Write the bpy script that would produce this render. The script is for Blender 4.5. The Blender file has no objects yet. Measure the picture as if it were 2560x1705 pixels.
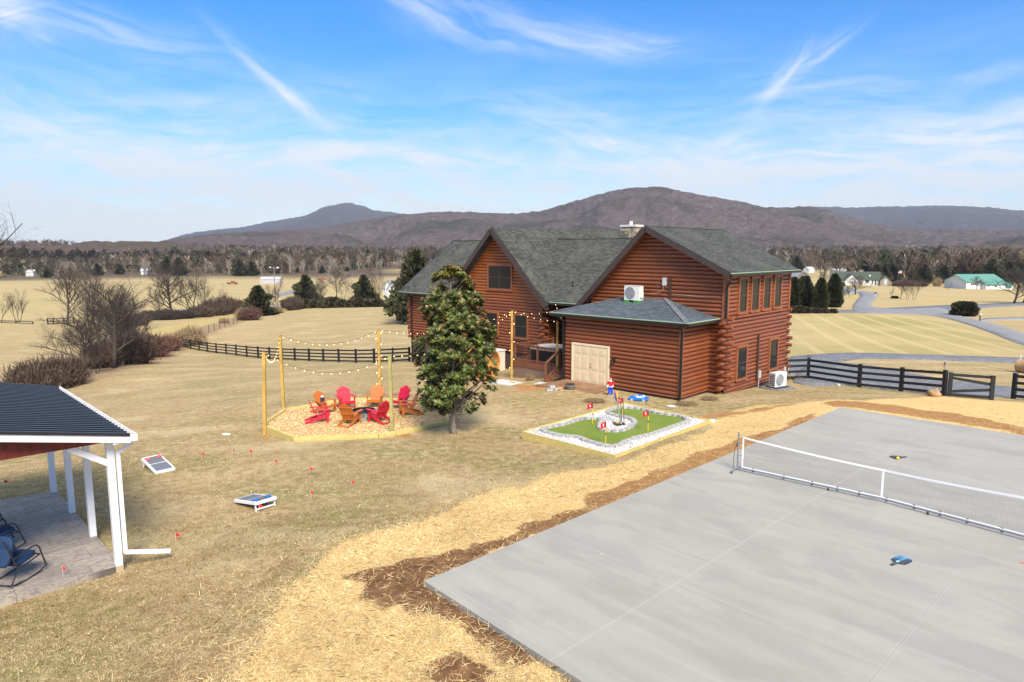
import bpy, bmesh, math, random
import numpy as np
from mathutils import Vector, Matrix
R = math.radians
rng = random.Random(7)
nrs = np.random.RandomState(11)
scene = bpy.context.scene
COL = scene.collection

# ------------------------------------------------------------------ camera, world, sun, exposure
CAMH = 7.0
FPX = 1700.0
TILT = math.atan((852.5 - 625.0) / FPX)
cam_d = bpy.data.cameras.new('camera')
cam_d.sensor_width = 36
cam_d.lens = FPX / 2560 * 36
cam_d.clip_start = 0.1
cam_d.clip_end = 30000
cam = bpy.data.objects.new('camera', cam_d)
COL.objects.link(cam)
cam.location = (0, 0, CAMH)
cam.rotation_euler = (math.pi / 2 - TILT, 0, 0)
scene.camera = cam
scene.view_settings.view_transform = 'Standard'
scene.view_settings.look = 'None'
scene.view_settings.exposure = 0.80
scene.view_settings.gamma = 1
scene.cycles.max_bounces = 6
scene.cycles.diffuse_bounces = 3
scene.cycles.volume_bounces = 0
scene.cycles.transparent_max_bounces = 8

SUN_AZ = R(163)      # clockwise from +Y (view direction)
SUN_EL = R(44)
world = bpy.data.worlds.new('World')
scene.world = world
world.use_nodes = True

class NT:
    """small helper to write node trees tersely"""
    def __init__(s, tree):
        s.t = tree; s.n = tree.nodes; s.l = tree.links
    def node(s, typ, ins=None, **kw):
        nd = s.n.new(typ)
        for k, v in kw.items(): setattr(nd, k, v)
        if ins:
            for k, v in ins.items():
                sock = nd.inputs[k]
                if isinstance(v, bpy.types.NodeSocket): s.l.new(v, sock)
                else: sock.default_value = v
        return nd
    def m(s, op, a, b=None, c=None, clamp=False):
        nd = s.n.new('ShaderNodeMath'); nd.operation = op; nd.use_clamp = clamp
        for i, v in enumerate((a, b, c)):
            if v is None: continue
            if isinstance(v, bpy.types.NodeSocket): s.l.new(v, nd.inputs[i])
            else: nd.inputs[i].default_value = v
        return nd.outputs[0]
    def vm(s, op, a, b=None):
        nd = s.n.new('ShaderNodeVectorMath'); nd.operation = op
        for i, v in enumerate((a, b)):
            if v is None: continue
            if isinstance(v, bpy.types.NodeSocket): s.l.new(v, nd.inputs[i])
            else: nd.inputs[i].default_value = v
        return nd.outputs[1] if op in ('DOT_PRODUCT', 'LENGTH') else nd.outputs[0]
    def mix(s, f, a, b, typ='MIX'):
        nd = s.n.new('ShaderNodeMix'); nd.data_type = 'RGBA'; nd.blend_type = typ
        for i, v in ((0, f), (6, a), (7, b)):
            if isinstance(v, bpy.types.NodeSocket): s.l.new(v, nd.inputs[i])
            else: nd.inputs[i].default_value = (v if i == 0 or len(v) == 4 else (*v, 1))
        return nd.outputs[2]
    def noise(s, vec, scale, detail=3, rough=.55, dist=0, out=0):
        nd = s.n.new('ShaderNodeTexNoise')
        if vec is not None: s.l.new(vec, nd.inputs['Vector'])
        nd.inputs['Scale'].default_value = scale; nd.inputs['Detail'].default_value = detail
        nd.inputs['Roughness'].default_value = rough; nd.inputs['Distortion'].default_value = dist
        return nd.outputs[out]
    def mapv(s, vec, scale=(1, 1, 1), rot=(0, 0, 0), loc=(0, 0, 0)):
        nd = s.n.new('ShaderNodeMapping'); s.l.new(vec, nd.inputs[0])
        nd.inputs['Scale'].default_value = scale; nd.inputs['Rotation'].default_value = rot
        nd.inputs['Location'].default_value = loc
        return nd.outputs[0]
    def ss(s, x, lo, hi):
        nd = s.n.new('ShaderNodeMapRange'); nd.interpolation_type = 'SMOOTHSTEP'
        if isinstance(x, bpy.types.NodeSocket): s.l.new(x, nd.inputs[0])
        nd.inputs[1].default_value = lo; nd.inputs[2].default_value = hi
        return nd.outputs[0]
    def ramp(s, x, stops):
        nd = s.n.new('ShaderNodeValToRGB'); s.l.new(x, nd.inputs[0])
        cr = nd.color_ramp
        while len(cr.elements) < len(stops): cr.elements.new(0.5)
        for e, (p, c) in zip(cr.elements, stops):
            e.position = p; e.color = (*c, 1)
        return nd.outputs[0]

def ray(px, py):
    x = (px - 1280) / FPX; y = -(py - 852.5) / FPX
    cT, sT = math.cos(TILT), math.sin(TILT)
    return (x, cT + y * sT, -sT + y * cT)

def build_world():
    nt = NT(world.node_tree)
    nt.n.clear()
    sky = nt.node('ShaderNodeTexSky', sky_type='NISHITA', sun_disc=False)
    sky.sun_elevation = SUN_EL; sky.sun_rotation = SUN_AZ
    sky.air_density = 1.15; sky.dust_density = 0.35; sky.ozone_density = 3.5; sky.altitude = 200
    tc = nt.node('ShaderNodeTexCoord').outputs['Generated']
    d = nt.vm('NORMALIZE', tc)
    sp = nt.node('ShaderNodeSeparateXYZ', {0: d})
    az = nt.m('ARCTAN2', sp.outputs[0], sp.outputs[1])
    el = nt.m('ARCSINE', sp.outputs[2])
    pv = nt.node('ShaderNodeCombineXYZ', {0: az, 1: el, 2: 0.0}).outputs[0]
    # wispy noise, warped, streaked mostly sideways
    warp = nt.noise(nt.mapv(pv, (2.2, 4, 1)), 1.6, 3, .5, 0, 1)
    pw = nt.vm('ADD', pv, nt.vm('SCALE', nt.vm('SUBTRACT', warp, (.5, .5, .5)), None))
    nt.n[-1] if False else None
    for nd in nt.n:
        if nd.type == 'VECT_MATH' and nd.operation == 'SCALE': nd.inputs[3].default_value = .10
    n1 = nt.noise(nt.mapv(pw, (2.0, 14, 1), (0, 0, R(-5))), 2.2, 7, .62, .4)
    n2 = nt.noise(nt.mapv(pw, (5, 26, 1), (0, 0, R(-14))), 2.6, 6, .6, .5)
    veil_h = nt.ss(el, .31, .0)                  # more veil near the horizon
    veil = nt.m('MULTIPLY', nt.ss(n1, .38, .68), veil_h)
    fine = nt.m('MULTIPLY', nt.ss(n2, .42, .75), nt.ss(el, .27, .03))
    acc = nt.m('ADD', nt.m('MULTIPLY', veil, .72), nt.m('MULTIPLY', fine, .55))
    acc = nt.m('ADD', acc, nt.m('MULTIPLY', nt.ss(el, .20, -.02), .62))
    # individual wisps: centre px, half length px, half width px, slope angle, strength
    wisps = [((1180, 55), 330, 46, 14, .55, -.00025), ((1560, 118), 190, 26, 7, .45, 0), ((640, 165), 130, 13, 42, .40, 0), ((760, 265), 120, 16, 36, .5, 0),
             ((2060, 130), 70, 15, -34, .6, 0), ((1965, 185), 75, 19, -52, .65, 0), ((1985, 226), 120, 9, -4, .5, 0), ((220, 70), 330, 42, 7, .38, 0),
             ((15, 20), 55, 38, -30, .7, 0), ((60, 240), 130, 30, 22, .35, 0), ((480, 255), 220, 14, -4, .4, 0), ((105, 102), 26, 12, 20, .35, 0),
             ((600, 393), 330, 24, -4, .6, 0), ((330, 440), 170, 16, 30, .5, 0), ((560, 450), 190, 22, 7, .5, 0), ((880, 455), 110, 16, 22, .5, 0),
             ((1480, 360), 200, 60, 24, .45, 0), ((1820, 400), 170, 42, 4, .65, 0), ((2330, 385), 280, 60, 2, .6, 0), ((2450, 340), 200, 30, -10, .4, 0),
             ((1150, 400), 260, 30, 3, .4, 0), ((180, 330), 400, 40, 2, .4, 0), ((200, 560), 600, 40, -2, .4, 0)]
    wn = nt.m('SUBTRACT', nt.noise(pw, 9, 5, .6), .5)
    for (c, hl, hw, ang, st, curv) in wisps:
        rr = Vector(ray(*c)).normalized()
        a0 = math.atan2(rr.x, rr.y); e0 = math.asin(rr.z)
        sc = 1 / FPX
        ca, sa = math.cos(R(ang)), math.sin(R(ang))
        da = nt.m('SUBTRACT', az, a0); de = nt.m('SUBTRACT', el, e0)
        # along (right/down) and across
        al = nt.m('SUBTRACT', nt.m('MULTIPLY', da, ca), nt.m('MULTIPLY', de, sa))
        ac = nt.m('ADD', nt.m('MULTIPLY', da, sa), nt.m('MULTIPLY', de, ca))
        ac = nt.m('ADD', ac, nt.m('MULTIPLY', wn, 1.6 * hw * sc))
        if curv: ac = nt.m('ADD', ac, nt.m('MULTIPLY', nt.m('MULTIPLY', al, al), curv * FPX * 1.2))
        q = nt.m('ADD', nt.m('POWER', nt.m('ABSOLUTE', nt.m('DIVIDE', al, hl * sc)), 2), nt.m('POWER', nt.m('ABSOLUTE', nt.m('DIVIDE', ac, hw * sc)), 2))
        g = nt.m('POWER', 2.718, nt.m('MULTIPLY', q, -1))
        rot = nt.mapv(pw, (1, 1, 1), (0, 0, R(ang)))
        tex = nt.ss(nt.noise(nt.mapv(rot, (7, 70, 1)), 1.0, 5, .65, .3), .30, .70)
        g = nt.m('MULTIPLY', nt.m('MULTIPLY', g, nt.m('MULTIPLY_ADD', tex, .95, .08)), st)
        acc = nt.m('ADD', acc, g)
    acc = nt.m('ADD', acc, nt.m('MULTIPLY', nt.ss(el, .50, .80), .75))   # white veil added overhead, out of frame, to neutralise the blue ambient light
    acc = nt.m('MINIMUM', acc, .93)
    hs = nt.node('ShaderNodeHueSaturation', {'Hue': .497, 'Saturation': 1.45, 'Value': 1.0, 'Color': sky.outputs[0]}).outputs[0]
    cloudc = (5.7, 5.9, 6.1, 1)
    col = nt.mix(acc, nt.mix(1.0, hs, (.80, .92, 1.16), 'MULTIPLY'), cloudc)
    bg = nt.node('ShaderNodeBackground', {'Color': col, 'Strength': .10})
    out = nt.node('ShaderNodeOutputWorld', {0: bg.outputs[0]})
build_world()
world.cycles.sampling_method = 'MANUAL'
world.cycles.sample_map_resolution = 256
sun_d = bpy.data.lights.new('sun', 'SUN')
sun_d.energy = 4.0; sun_d.angle = R(24); sun_d.color = (1, .90, .74)
sun = bpy.data.objects.new('sun', sun_d); COL.objects.link(sun)
sv = Vector((math.sin(SUN_AZ) * math.cos(SUN_EL), math.cos(SUN_AZ) * math.cos(SUN_EL), math.sin(SUN_EL)))
sun.rotation_euler = sv.to_track_quat('Z', 'Y').to_euler()
sun.location = (10, -30, 60)

# ------------------------------------------------------------------ pixel <-> place
def at(px, py, z=0.0):
    r = ray(px, py); t = (z - CAMH) / r[2]; return Vector((r[0] * t, r[1] * t, z))
def atY(px, py, Y):
    r = ray(px, py); t = Y / r[1]; return Vector((r[0] * t, Y, CAMH + r[2] * t))
HA = R(43.6)
UU = Vector((math.sin(HA), math.cos(HA), 0)); VV = Vector((-math.cos(HA), math.sin(HA), 0))
HO = at(1805, 980, .1); HO.z = 0
def W(u, v, z=0.0): return HO + UU * u + VV * v + Vector((0, 0, z))

SLZ = 0.8
ctrl = []
def cz(px, py, z): ctrl.append(at(px, py, z))
def cY(px, py, Y): ctrl.append(atY(px, py, Y))
def cw(p): ctrl.append(Vector(p))
for p in [(1060, 1452), (2102, 1018), (1457, 1705), (2560, 1085), (1900, 1400), (1580, 1240), (2000, 1650), (2400, 1300), (1900, 1105)]: cz(*p, SLZ - .06)
for p, z in [((1307, 1092), -.05), ((1564, 1010), 0), ((1775, 1060), .12), ((1537, 1140), .15), ((1400, 1060), 0.), ((1660, 1060), 0.)]: cz(*p, z)
for p, z in [((650, 1080), -.22), ((735, 1092), -.08), ((1118, 1050), -.02), ((880, 1000), -.12), ((900, 1045), -.05), ((1000, 1080), -.02), ((1133, 1083), 0)]: cz(*p, z)
for u, v, z in [(-2.75, 1, 0), (-2.75, 4, 0), (-2.75, 7.5, 0), (-4, 3, .03), (0, 0, 0), (7.5, 0, -.45), (7.5, -2, -.38), (3, -1.5, -.12), (-3.3, 8.3, -.08),
                (-2, 12.3, -.5), (1.5, 14, -.75), (1.5, 18, -1.05), (1.5, 22, -1.35), (1.68, 26.6, -1.66), (9, 5, -.8), (12, 12, -1.5), (15, 25, -3)]: cw(W(u, v, z))
for p in [(306, 1412), (134, 1226), (0, 1520), (0, 1250), (150, 1470), (320, 1425), (60, 1500)]: cz(*p, -.03)
for p, z in [((395, 1165), -.05), ((640, 1250), .1), ((0, 1700), .12), ((300, 1700), .28), ((200, 1560), .05), ((600, 1600), .5), ((900, 1500), .66), ((600, 1350), .25), ((900, 1230), .22),
             ((1200, 1280), .52), ((1350, 1180), .3), ((1800, 1110), .62), ((1850, 1060), .3), ((2000, 1000), .35), ((2300, 1035), .45), ((900, 1130), .05), ((1200, 1130), .08)]: cz(*p, z)
for p in [(1965, 950, 39), (2020, 948, 40), (2147, 967, 37.6), (2252, 978, 36), (2358, 989, 33.5), (2478, 999.5, 33), (2560, 1003, 32.5)]: cY(*p)
for p in [(457, 867, 93), (520, 881, 85), (592, 888, 78), (675, 898, 70), (773, 903, 67), (892, 906, 62), (985, 906, 58), (1026, 904, 54.5)]: cY(*p)
for p in [(208, 939, 52), (286, 917, 58), (73, 985, 45), (0, 1000, 44), (100, 800, 160), (500, 800, 130), (640, 790, 160), (1000, 765, 165), (800, 772, 165), (300, 720, 300),
          (0, 730, 260), (200, 690, 480), (600, 688, 500), (680, 700, 457), (900, 690, 520), (0, 693, 470),
          (2150, 895, 58), (2560, 905, 55), (2000, 890, 60), (2000, 782, 130), (2560, 855, 75), (2130, 713, 300), (2470, 722, 290), (2300, 705, 380), (2200, 745, 190), (2500, 770, 150),
          (2200, 672, 600), (1900, 662, 700), (2560, 690, 420), (1500, 665, 700), (1200, 668, 650),
          (100, 637, 900), (0, 633, 950), (220, 640, 900), (100, 624, 1100), (250, 632, 1100), (500, 640, 1000), (900, 640, 1100), (1300, 640, 1100), (1800, 640, 1100), (2400, 640, 1100)]: cY(*p)
for a in (-60, -35, -15, 5, 25, 45, 60):
    cw((1700 * math.sin(R(a)), 1700 * math.cos(R(a)), 2 if a > -20 else 4)); cw((4 * math.sin(R(a)), 4 * math.cos(R(a)), .7 if a > -20 else .3))
def warp(x, y):
    d = np.sqrt(x * x + y * y)
    th = np.clip(np.arctan2(x, y), -R(75), R(75))
    return np.log(np.maximum(d, 3.0)) * 1.0, th * 1.4
CP = np.array([(p.x, p.y, p.z) for p in ctrl])
ca_, cb_ = warp(CP[:, 0], CP[:, 1])
def kern(a, b, c, d): return np.sqrt((a - c) ** 2 + (b - d) ** 2 + .06 ** 2)
K = kern(ca_[:, None], cb_[:, None], ca_[None], cb_[None])
wts = np.linalg.solve(K + np.eye(len(CP)) * -.004, CP[:, 2])
def Tn(x, y):
    x = np.asarray(x, float); y = np.asarray(y, float)
    a, b = warp(x.ravel(), y.ravel())
    z = np.zeros_like(a)
    for i in range(len(CP)): z += wts[i] * kern(a, b, ca_[i], cb_[i])
    bh = np.clip((-y.ravel()) / 10, 0, 1)
    return (z * (1 - bh) + .5 * bh).reshape(x.shape)
def T(x, y): return float(Tn(np.array([x]), np.array([y]))[0])
def G(px, py, lift=0.0):
    """where the line of sight through a pixel meets the ground"""
    r = ray(px, py)
    Y = np.exp(np.linspace(math.log(6), math.log(1600), 500))
    x = r[0] / r[1] * Y; z = CAMH + r[2] / r[1] * Y
    f = z - Tn(x, Y)
    k = np.argmax(f < 0)
    if k == 0: k = 499
    t = f[k - 1] / (f[k - 1] - f[k] + 1e-9)
    Yh = Y[k - 1] + (Y[k] - Y[k - 1]) * t
    xh = r[0] / r[1] * Yh
    return Vector((xh, Yh, T(xh, Yh) + lift))

# ------------------------------------------------------------------ materials
MATS = {}
def mat(name, base=(.5, .5, .5), rough=.7, metal=0., var=.0, vscale=3., bump=0., bscale=20., emit=None, estr=0., spec=.5, stretch=(1, 1, 1), coord='Object'):
    if name in MATS: return MATS[name]
    m = bpy.data.materials.new(name); m.use_nodes = True
    nt = NT(m.node_tree); nt.n.clear()
    tc = nt.node('ShaderNodeTexCoord').outputs[coord]
    v = nt.mapv(tc, stretch)
    ins = {'Roughness': rough, 'Metallic': metal, 'Specular IOR Level': spec}
    if var:
        f = nt.noise(v, vscale, 4, .6)
        c = nt.mix(nt.ss(f, .25, .75), tuple(x * (1 - var) for x in base), tuple(min(1, x * (1 + var)) for x in base))
        ins['Base Color'] = c
    else: ins['Base Color'] = (*base, 1)
    if emit: ins['Emission Color'] = (*emit, 1); ins['Emission Strength'] = estr
    if bump:
        b = nt.node('ShaderNodeBump', {'Height': nt.noise(v, bscale, 3, .6), 'Strength': bump, 'Distance': .02}).outputs[0]
        ins['Normal'] = b
    p = nt.node('ShaderNodeBsdfPrincipled', ins)
    nt.node('ShaderNodeOutputMaterial', {0: p.outputs[0]})
    MATS[name] = m
    return m
def newmat(name):
    m = bpy.data.materials.new(name); m.use_nodes = True
    nt = NT(m.node_tree); nt.n.clear(); MATS[name] = m
    return m, nt
def finish(nt, col, rough=.8, normal=None, spec=.3, **kw):
    ins = {'Base Color': col if isinstance(col, bpy.types.NodeSocket) else (*col, 1), 'Roughness': rough, 'Specular IOR Level': spec}
    if normal is not None: ins['Normal'] = normal
    ins.update(kw)
    p = nt.node('ShaderNodeBsdfPrincipled', ins)
    nt.node('ShaderNodeOutputMaterial', {0: p.outputs[0]})

# ------------------------------------------------------------------ mesh builder
class MB:
    def __init__(s): s.v = []; s.f = []; s.mi = []; s.cur = 0; s.col = []; s.c = None
    def add(s, vs, fs):
        b = len(s.v); s.v.extend([tuple(p) for p in vs])
        for f in fs: s.f.append(tuple(b + i for i in f)); s.mi.append(s.cur)
        if s.c is not None: s.col.extend([s.c] * len(vs))
        return s
    def box(s, c, size, rz=0., M=None):
        x, y, z = [k / 2 for k in size]
        vs = [Vector((a * x, b * y, d * z)) for d in (-1, 1) for a, b in ((-1, -1), (1, -1), (1, 1), (-1, 1))]
        if M is None: M = Matrix.Rotation(rz, 3, 'Z')
        vs = [M @ v + Vector(c) for v in vs]
        return s.add(vs, [(3, 2, 1, 0), (4, 5, 6, 7), (0, 1, 5, 4), (1, 2, 6, 5), (2, 3, 7, 6), (3, 0, 4, 7)])
    def b2(s, x0, x1, y0, y1, z0, z1): return s.box(((x0 + x1) / 2, (y0 + y1) / 2, (z0 + z1) / 2), (abs(x1 - x0), abs(y1 - y0), abs(z1 - z0)))
    def bar(s, p, q, w, h, up=(0, 0, 1)):
        p = Vector(p); q = Vector(q); d = q - p; L = d.length
        d.normalize(); u = Vector(up)
        if abs(d.dot(u)) > .98: u = Vector((0, 1, 0))
        sx = d.cross(u).normalized(); uz = sx.cross(d).normalized()
        M = Matrix((sx, d, uz)).transposed()
        return s.box((p + q) / 2, (w, L, h), M=M)
    def tube(s, pts, rad, n=8, cap=True):
        pts = [Vector(p) for p in pts]
        if not hasattr(rad, '__len__'): rad = [rad] * len(pts)
        vs = []; prev = None
        for i, p in enumerate(pts):
            d = (pts[min(i + 1, len(pts) - 1)] - pts[max(i - 1, 0)])
            if d.length < 1e-9: d = Vector((0, 0, 1))
            d.normalize()
            if prev is None:
                a = Vector((0, 0, 1)) if abs(d.z) < .9 else Vector((1, 0, 0))
                sx = d.cross(a).normalized()
            else: sx = (prev - d * prev.dot(d)).normalized()
            prev = sx; sy = d.cross(sx)
            for k in range(n):
                t = 2 * math.pi * k / n
                vs.append(p + (sx * math.cos(t) + sy * math.sin(t)) * rad[i])
        fs = []
        for i in range(len(pts) - 1):
            for k in range(n):
                fs.append((i * n + k, i * n + (k + 1) % n, (i + 1) * n + (k + 1) % n, (i + 1) * n + k))
        if cap: fs += [tuple(range(n))[::-1], tuple((len(pts) - 1) * n + k for k in range(n))]
        return s.add(vs, fs)
    def cyl(s, c, r, h, n=16, r2=None): return s.tube([c, (c[0], c[1], c[2] + h)], [r, r if r2 is None else r2], n)
    def ell(s, c, r, n=10, m=8):
        if not hasattr(r, '__len__'): r = (r, r, r)
        vs = []; fs = []
        for i in range(m + 1):
            ph = math.pi * i / m
            for k in range(n):
                t = 2 * math.pi * k / n
                vs.append((c[0] + r[0] * math.sin(ph) * math.cos(t), c[1] + r[1] * math.sin(ph) * math.sin(t), c[2] + r[2] * math.cos(ph)))
        for i in range(m):
            for k in range(n): fs.append((i * n + k, (i + 1) * n + k, (i + 1) * n + (k + 1) % n, i * n + (k + 1) % n))
        return s.add(vs, fs)
    def prism(s, poly, z0, z1):
        n = len(poly)
        vs = [(p[0], p[1], z0 if not hasattr(z0, '__len__') else z0[i]) for i, p in enumerate(poly)] + [(p[0], p[1], z1 if not hasattr(z1, '__len__') else z1[i]) for i, p in enumerate(poly)]
        return s.add(vs, [tuple(range(n))[::-1], tuple(range(n, 2 * n))] + [(i, (i + 1) % n, n + (i + 1) % n, n + i) for i in range(n)])
    def slab(s, pts, th):
        """a thick sheet: polygon pts pushed back along -normal by th"""
        pts = [Vector(p) for p in pts]; n = len(pts)
        nr = (pts[1] - pts[0]).cross(pts[2] - pts[0]).normalized()
        vs = pts + [p - nr * th for p in pts]
        return s.add(vs, [tuple(range(n)), tuple(range(n, 2 * n))[::-1]] + [(i, n + i, n + (i + 1) % n, (i + 1) % n) for i in range(n)])
    def build(s, name, mats, parent=None, smooth=False, loc=None, uv=True):
        me = bpy.data.meshes.new(name)
        me.from_pydata(s.v, [], s.f)
        if not isinstance(mats, (list, tuple)): mats = [mats]
        for m in mats: me.materials.append(m)
        if len(mats) > 1: me.polygons.foreach_set('material_index', s.mi)
        if s.col and len(s.col) == len(s.v):
            a = me.color_attributes.new('tone', 'FLOAT_COLOR', 'POINT')
            a.data.foreach_set('color', np.array([(c, c, c, 1) if not hasattr(c, '__len__') else (*c, 1) for c in s.col], dtype=np.float32).ravel())
        if uv and len(s.f) < 60000:
            ul = me.uv_layers.new(name='UVMap')
            co = s.v; data = []
            for p in me.polygons:
                n = p.normal
                if abs(n.z) > .999: a = Vector((1, 0, 0)); b = Vector((0, 1, 0))
                else: a = Vector((-n.y, n.x, 0)).normalized(); b = n.cross(a)
                for vi in p.vertices:
                    q = Vector(co[vi]); data.extend((q.dot(a), q.dot(b)))
            ul.data.foreach_set('uv', data)
        if smooth: me.polygons.foreach_set('use_smooth', [True] * len(me.polygons))
        me.update()
        o = bpy.data.objects.new(name, me); COL.objects.link(o)
        if parent: o.parent = parent
        if loc is not None: o.location = loc
        return o
def npmesh(name, V, F, mats, cols=None, smooth=False, parent=None):
    """V (n,3), F (m,3 or 4) numpy"""
    me = bpy.data.meshes.new(name)
    V = np.asarray(V, np.float32); F = np.asarray(F, np.int32); k = F.shape[1]
    me.vertices.add(len(V)); me.vertices.foreach_set('co', V.ravel())
    me.loops.add(F.size); me.loops.foreach_set('vertex_index', F.ravel())
    me.polygons.add(len(F)); me.polygons.foreach_set('loop_start', np.arange(0, F.size, k, dtype=np.int32))
    me.polygons.foreach_set('loop_total', np.full(len(F), k, np.int32))
    for m in (mats if isinstance(mats, (list, tuple)) else [mats]): me.materials.append(m)
    me.update(calc_edges=True); me.validate()
    for nm, c in (cols or {}).items():
        a = me.color_attributes.new(nm, 'FLOAT_COLOR', 'POINT')
        c = np.asarray(c, np.float32)
        if c.shape[1] == 3: c = np.hstack([c, np.ones((len(c), 1), np.float32)])
        a.data.foreach_set('color', c.ravel())
    if smooth: me.polygons.foreach_set('use_smooth', [True] * len(me.polygons))
    o = bpy.data.objects.new(name, me); COL.objects.link(o)
    if parent: o.parent = parent
    return o
def tag(o, label=None, cat=None, group=None, kind=None):
    if label: o['label'] = label
    if cat: o['category'] = cat
    if group: o['group'] = group
    if kind: o['kind'] = kind
    return o
def thing(name, label, cat, loc=(0, 0, 0), rz=0., group=None):
    o = bpy.data.objects.new(name, None); COL.objects.link(o)
    o.empty_display_size = .2
    o.location = loc; o.rotation_euler = (0, 0, rz)
    return tag(o, label, cat, group)
def dup(root, loc=None, rz=None, label=None, scale=None, group=None, mats=None):
    r = root.copy(); COL.objects.link(r)
    if loc is not None: r.location = loc
    if rz is not None: r.rotation_euler = (root.rotation_euler[0], root.rotation_euler[1], rz)
    if scale is not None: r.scale = (scale,) * 3 if not hasattr(scale, '__len__') else scale
    if label: r['label'] = label
    if group: r['group'] = group
    def rec(a, b):
        for ch in list(a.children):
            c = ch.copy(); COL.objects.link(c); c.parent = b
            rec(ch, c)
    rec(root, r)
    return r
# ------------------------------------------------------------------ ground
def P2(pts): return np.array([[p.x, p.y] for p in pts])
def G2(pts, k=1.0875): return P2([G(a * k, b * k) for a, b in pts])
def sdist(x, y, poly):
    """signed distance (inside positive) to a polygon"""
    inside = np.zeros(x.shape, bool); dmin = np.full(x.shape, 1e9)
    n = len(poly)
    for i in range(n):
        x0, y0 = poly[i]; x1, y1 = poly[(i + 1) % n]
        dx, dy = x1 - x0, y1 - y0
        t = np.clip(((x - x0) * dx + (y - y0) * dy) / (dx * dx + dy * dy + 1e-12), 0, 1)
        dmin = np.minimum(dmin, np.hypot(x - x0 - t * dx, y - y0 - t * dy))
        c = ((y0 > y) != (y1 > y)) & (x < (x1 - x0) * (y - y0) / (y1 - y0 + 1e-12) + x0)
        inside ^= c
    return np.where(inside, dmin, -dmin)
def ldist(x, y, line):
    dmin = np.full(x.shape, 1e9)
    for i in range(len(line) - 1):
        x0, y0 = line[i]; x1, y1 = line[i + 1]
        dx, dy = x1 - x0, y1 - y0
        t = np.clip(((x - x0) * dx + (y - y0) * dy) / (dx * dx + dy * dy + 1e-12), 0, 1)
        dmin = np.minimum(dmin, np.hypot(x - x0 - t * dx, y - y0 - t * dy))
    return dmin

SLAB = [at(1060, 1452, SLZ), at(2102, 1018, SLZ)]
dfar = (at(2560, 1089, SLZ) - SLAB[1]).normalized(); dfront = (at(1457, 1705, SLZ) - SLAB[0]).normalized()
SLAB = [SLAB[0], SLAB[0] + dfront * 17, SLAB[1] + dfar * 17, SLAB[1]]
slab2 = P2(SLAB)

straw_poly = np.vstack([G2([(500, 1640), (520, 1568), (560, 1500), (620, 1400), (690, 1310), (790, 1250), (900, 1212), (1000, 1170), (1150, 1120), (1300, 1080), (1450, 1056), (1530, 1030), (1600, 985),
                 (1650, 955), (1720, 938), (1800, 930), (1900, 922), (2000, 915), (2150, 912), (2354, 925), (2500, 935), (2500, 1010), (2354, 1005)]), slab2[3:4], slab2[0:1] + .6, slab2[0:1] + np.array([[2.2, -2.6]]),  np.array([[4.5, 3.5], [-2, 5.0]])])
soils = [G2([(775, 1325), (860, 1305), (960, 1285), (1100, 1245), (1250, 1190), (1500, 1085), (1700, 1010), (1850, 950), (1935, 936), (1700, 1050), (1400, 1170), (1200, 1255), (1010, 1335), (1060, 1330), (1250, 1430), (1420, 1540),
                 (1345, 1610), (1290, 1580), (1240, 1545), (1215, 1548), (1165, 1530), (1150, 1545), (1120, 1530), (1112, 1490), (1085, 1468), (1050, 1440), (985, 1430), (930, 1408), (880, 1388), (820, 1370)]),
         G2([(1000, 1520), (1090, 1500), (1160, 1535), (1080, 1600), (980, 1575)]),
         G2([(1880, 930), (1935, 936), (2150, 962), (2354, 1003), (2500, 1025), (2500, 990), (2354, 980), (2200, 952), (2000, 926), (1900, 922)]),
         G2([(1500, 975), (1640, 965), (1760, 945), (1880, 925), (1750, 935), (1600, 950)]),
         G2([(1180, 885), (1260, 880), (1280, 895), (1200, 905)]),
         G2([(1430, 975), (1500, 950), (1560, 950), (1500, 975)]),
         G2([(560, 1015), (620, 1000), (640, 1008), (600, 1020)]), G2([(870, 1002), (930, 998), (940, 1004), (900, 1010)])]
tree_litter = G2([(360, 790), (380, 770), (420, 760), (520, 740), (560, 715), (600, 712), (560, 740), (480, 770), (430, 800)])
wood_polys = [G2([(0, 640), (400, 635), (700, 630), (1200, 628), (2000, 626), (2354, 622), (2354, 600), (0, 600)])]
hedge_line = G2([(-60, 925), (60, 900), (130, 885), (200, 868), (260, 850), (330, 830), (400, 800), (440, 780)])
yel = G2([(330, 760), (420, 745), (560, 700), (520, 735), (430, 765), (370, 790)])
rlawn = G2([(1800, 725), (2050, 722), (2200, 735), (2354, 790), (2354, 820), (1815, 815)])

NTH, NRD = 900, 640
th = np.linspace(R(-43), R(43), NTH)
th = np.concatenate([np.linspace(R(-180), R(-46), 40), th, np.linspace(R(46), R(180), 40)])
rd = np.concatenate([np.linspace(.5, 6, 8)[:-1], np.exp(np.linspace(math.log(6), math.log(60), 430)), np.exp(np.linspace(math.log(60), math.log(1500), 170))[1:], np.exp(np.linspace(math.log(1500), math.log(9000), 20))[1:]])
TH, RD = np.meshgrid(th, rd)
X = RD * np.sin(TH); Y = RD * np.cos(TH)
Z = Tn(X, Y)
Zf = np.where(RD > 1700, Z * 0 - 6, Z); Z = Zf
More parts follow.
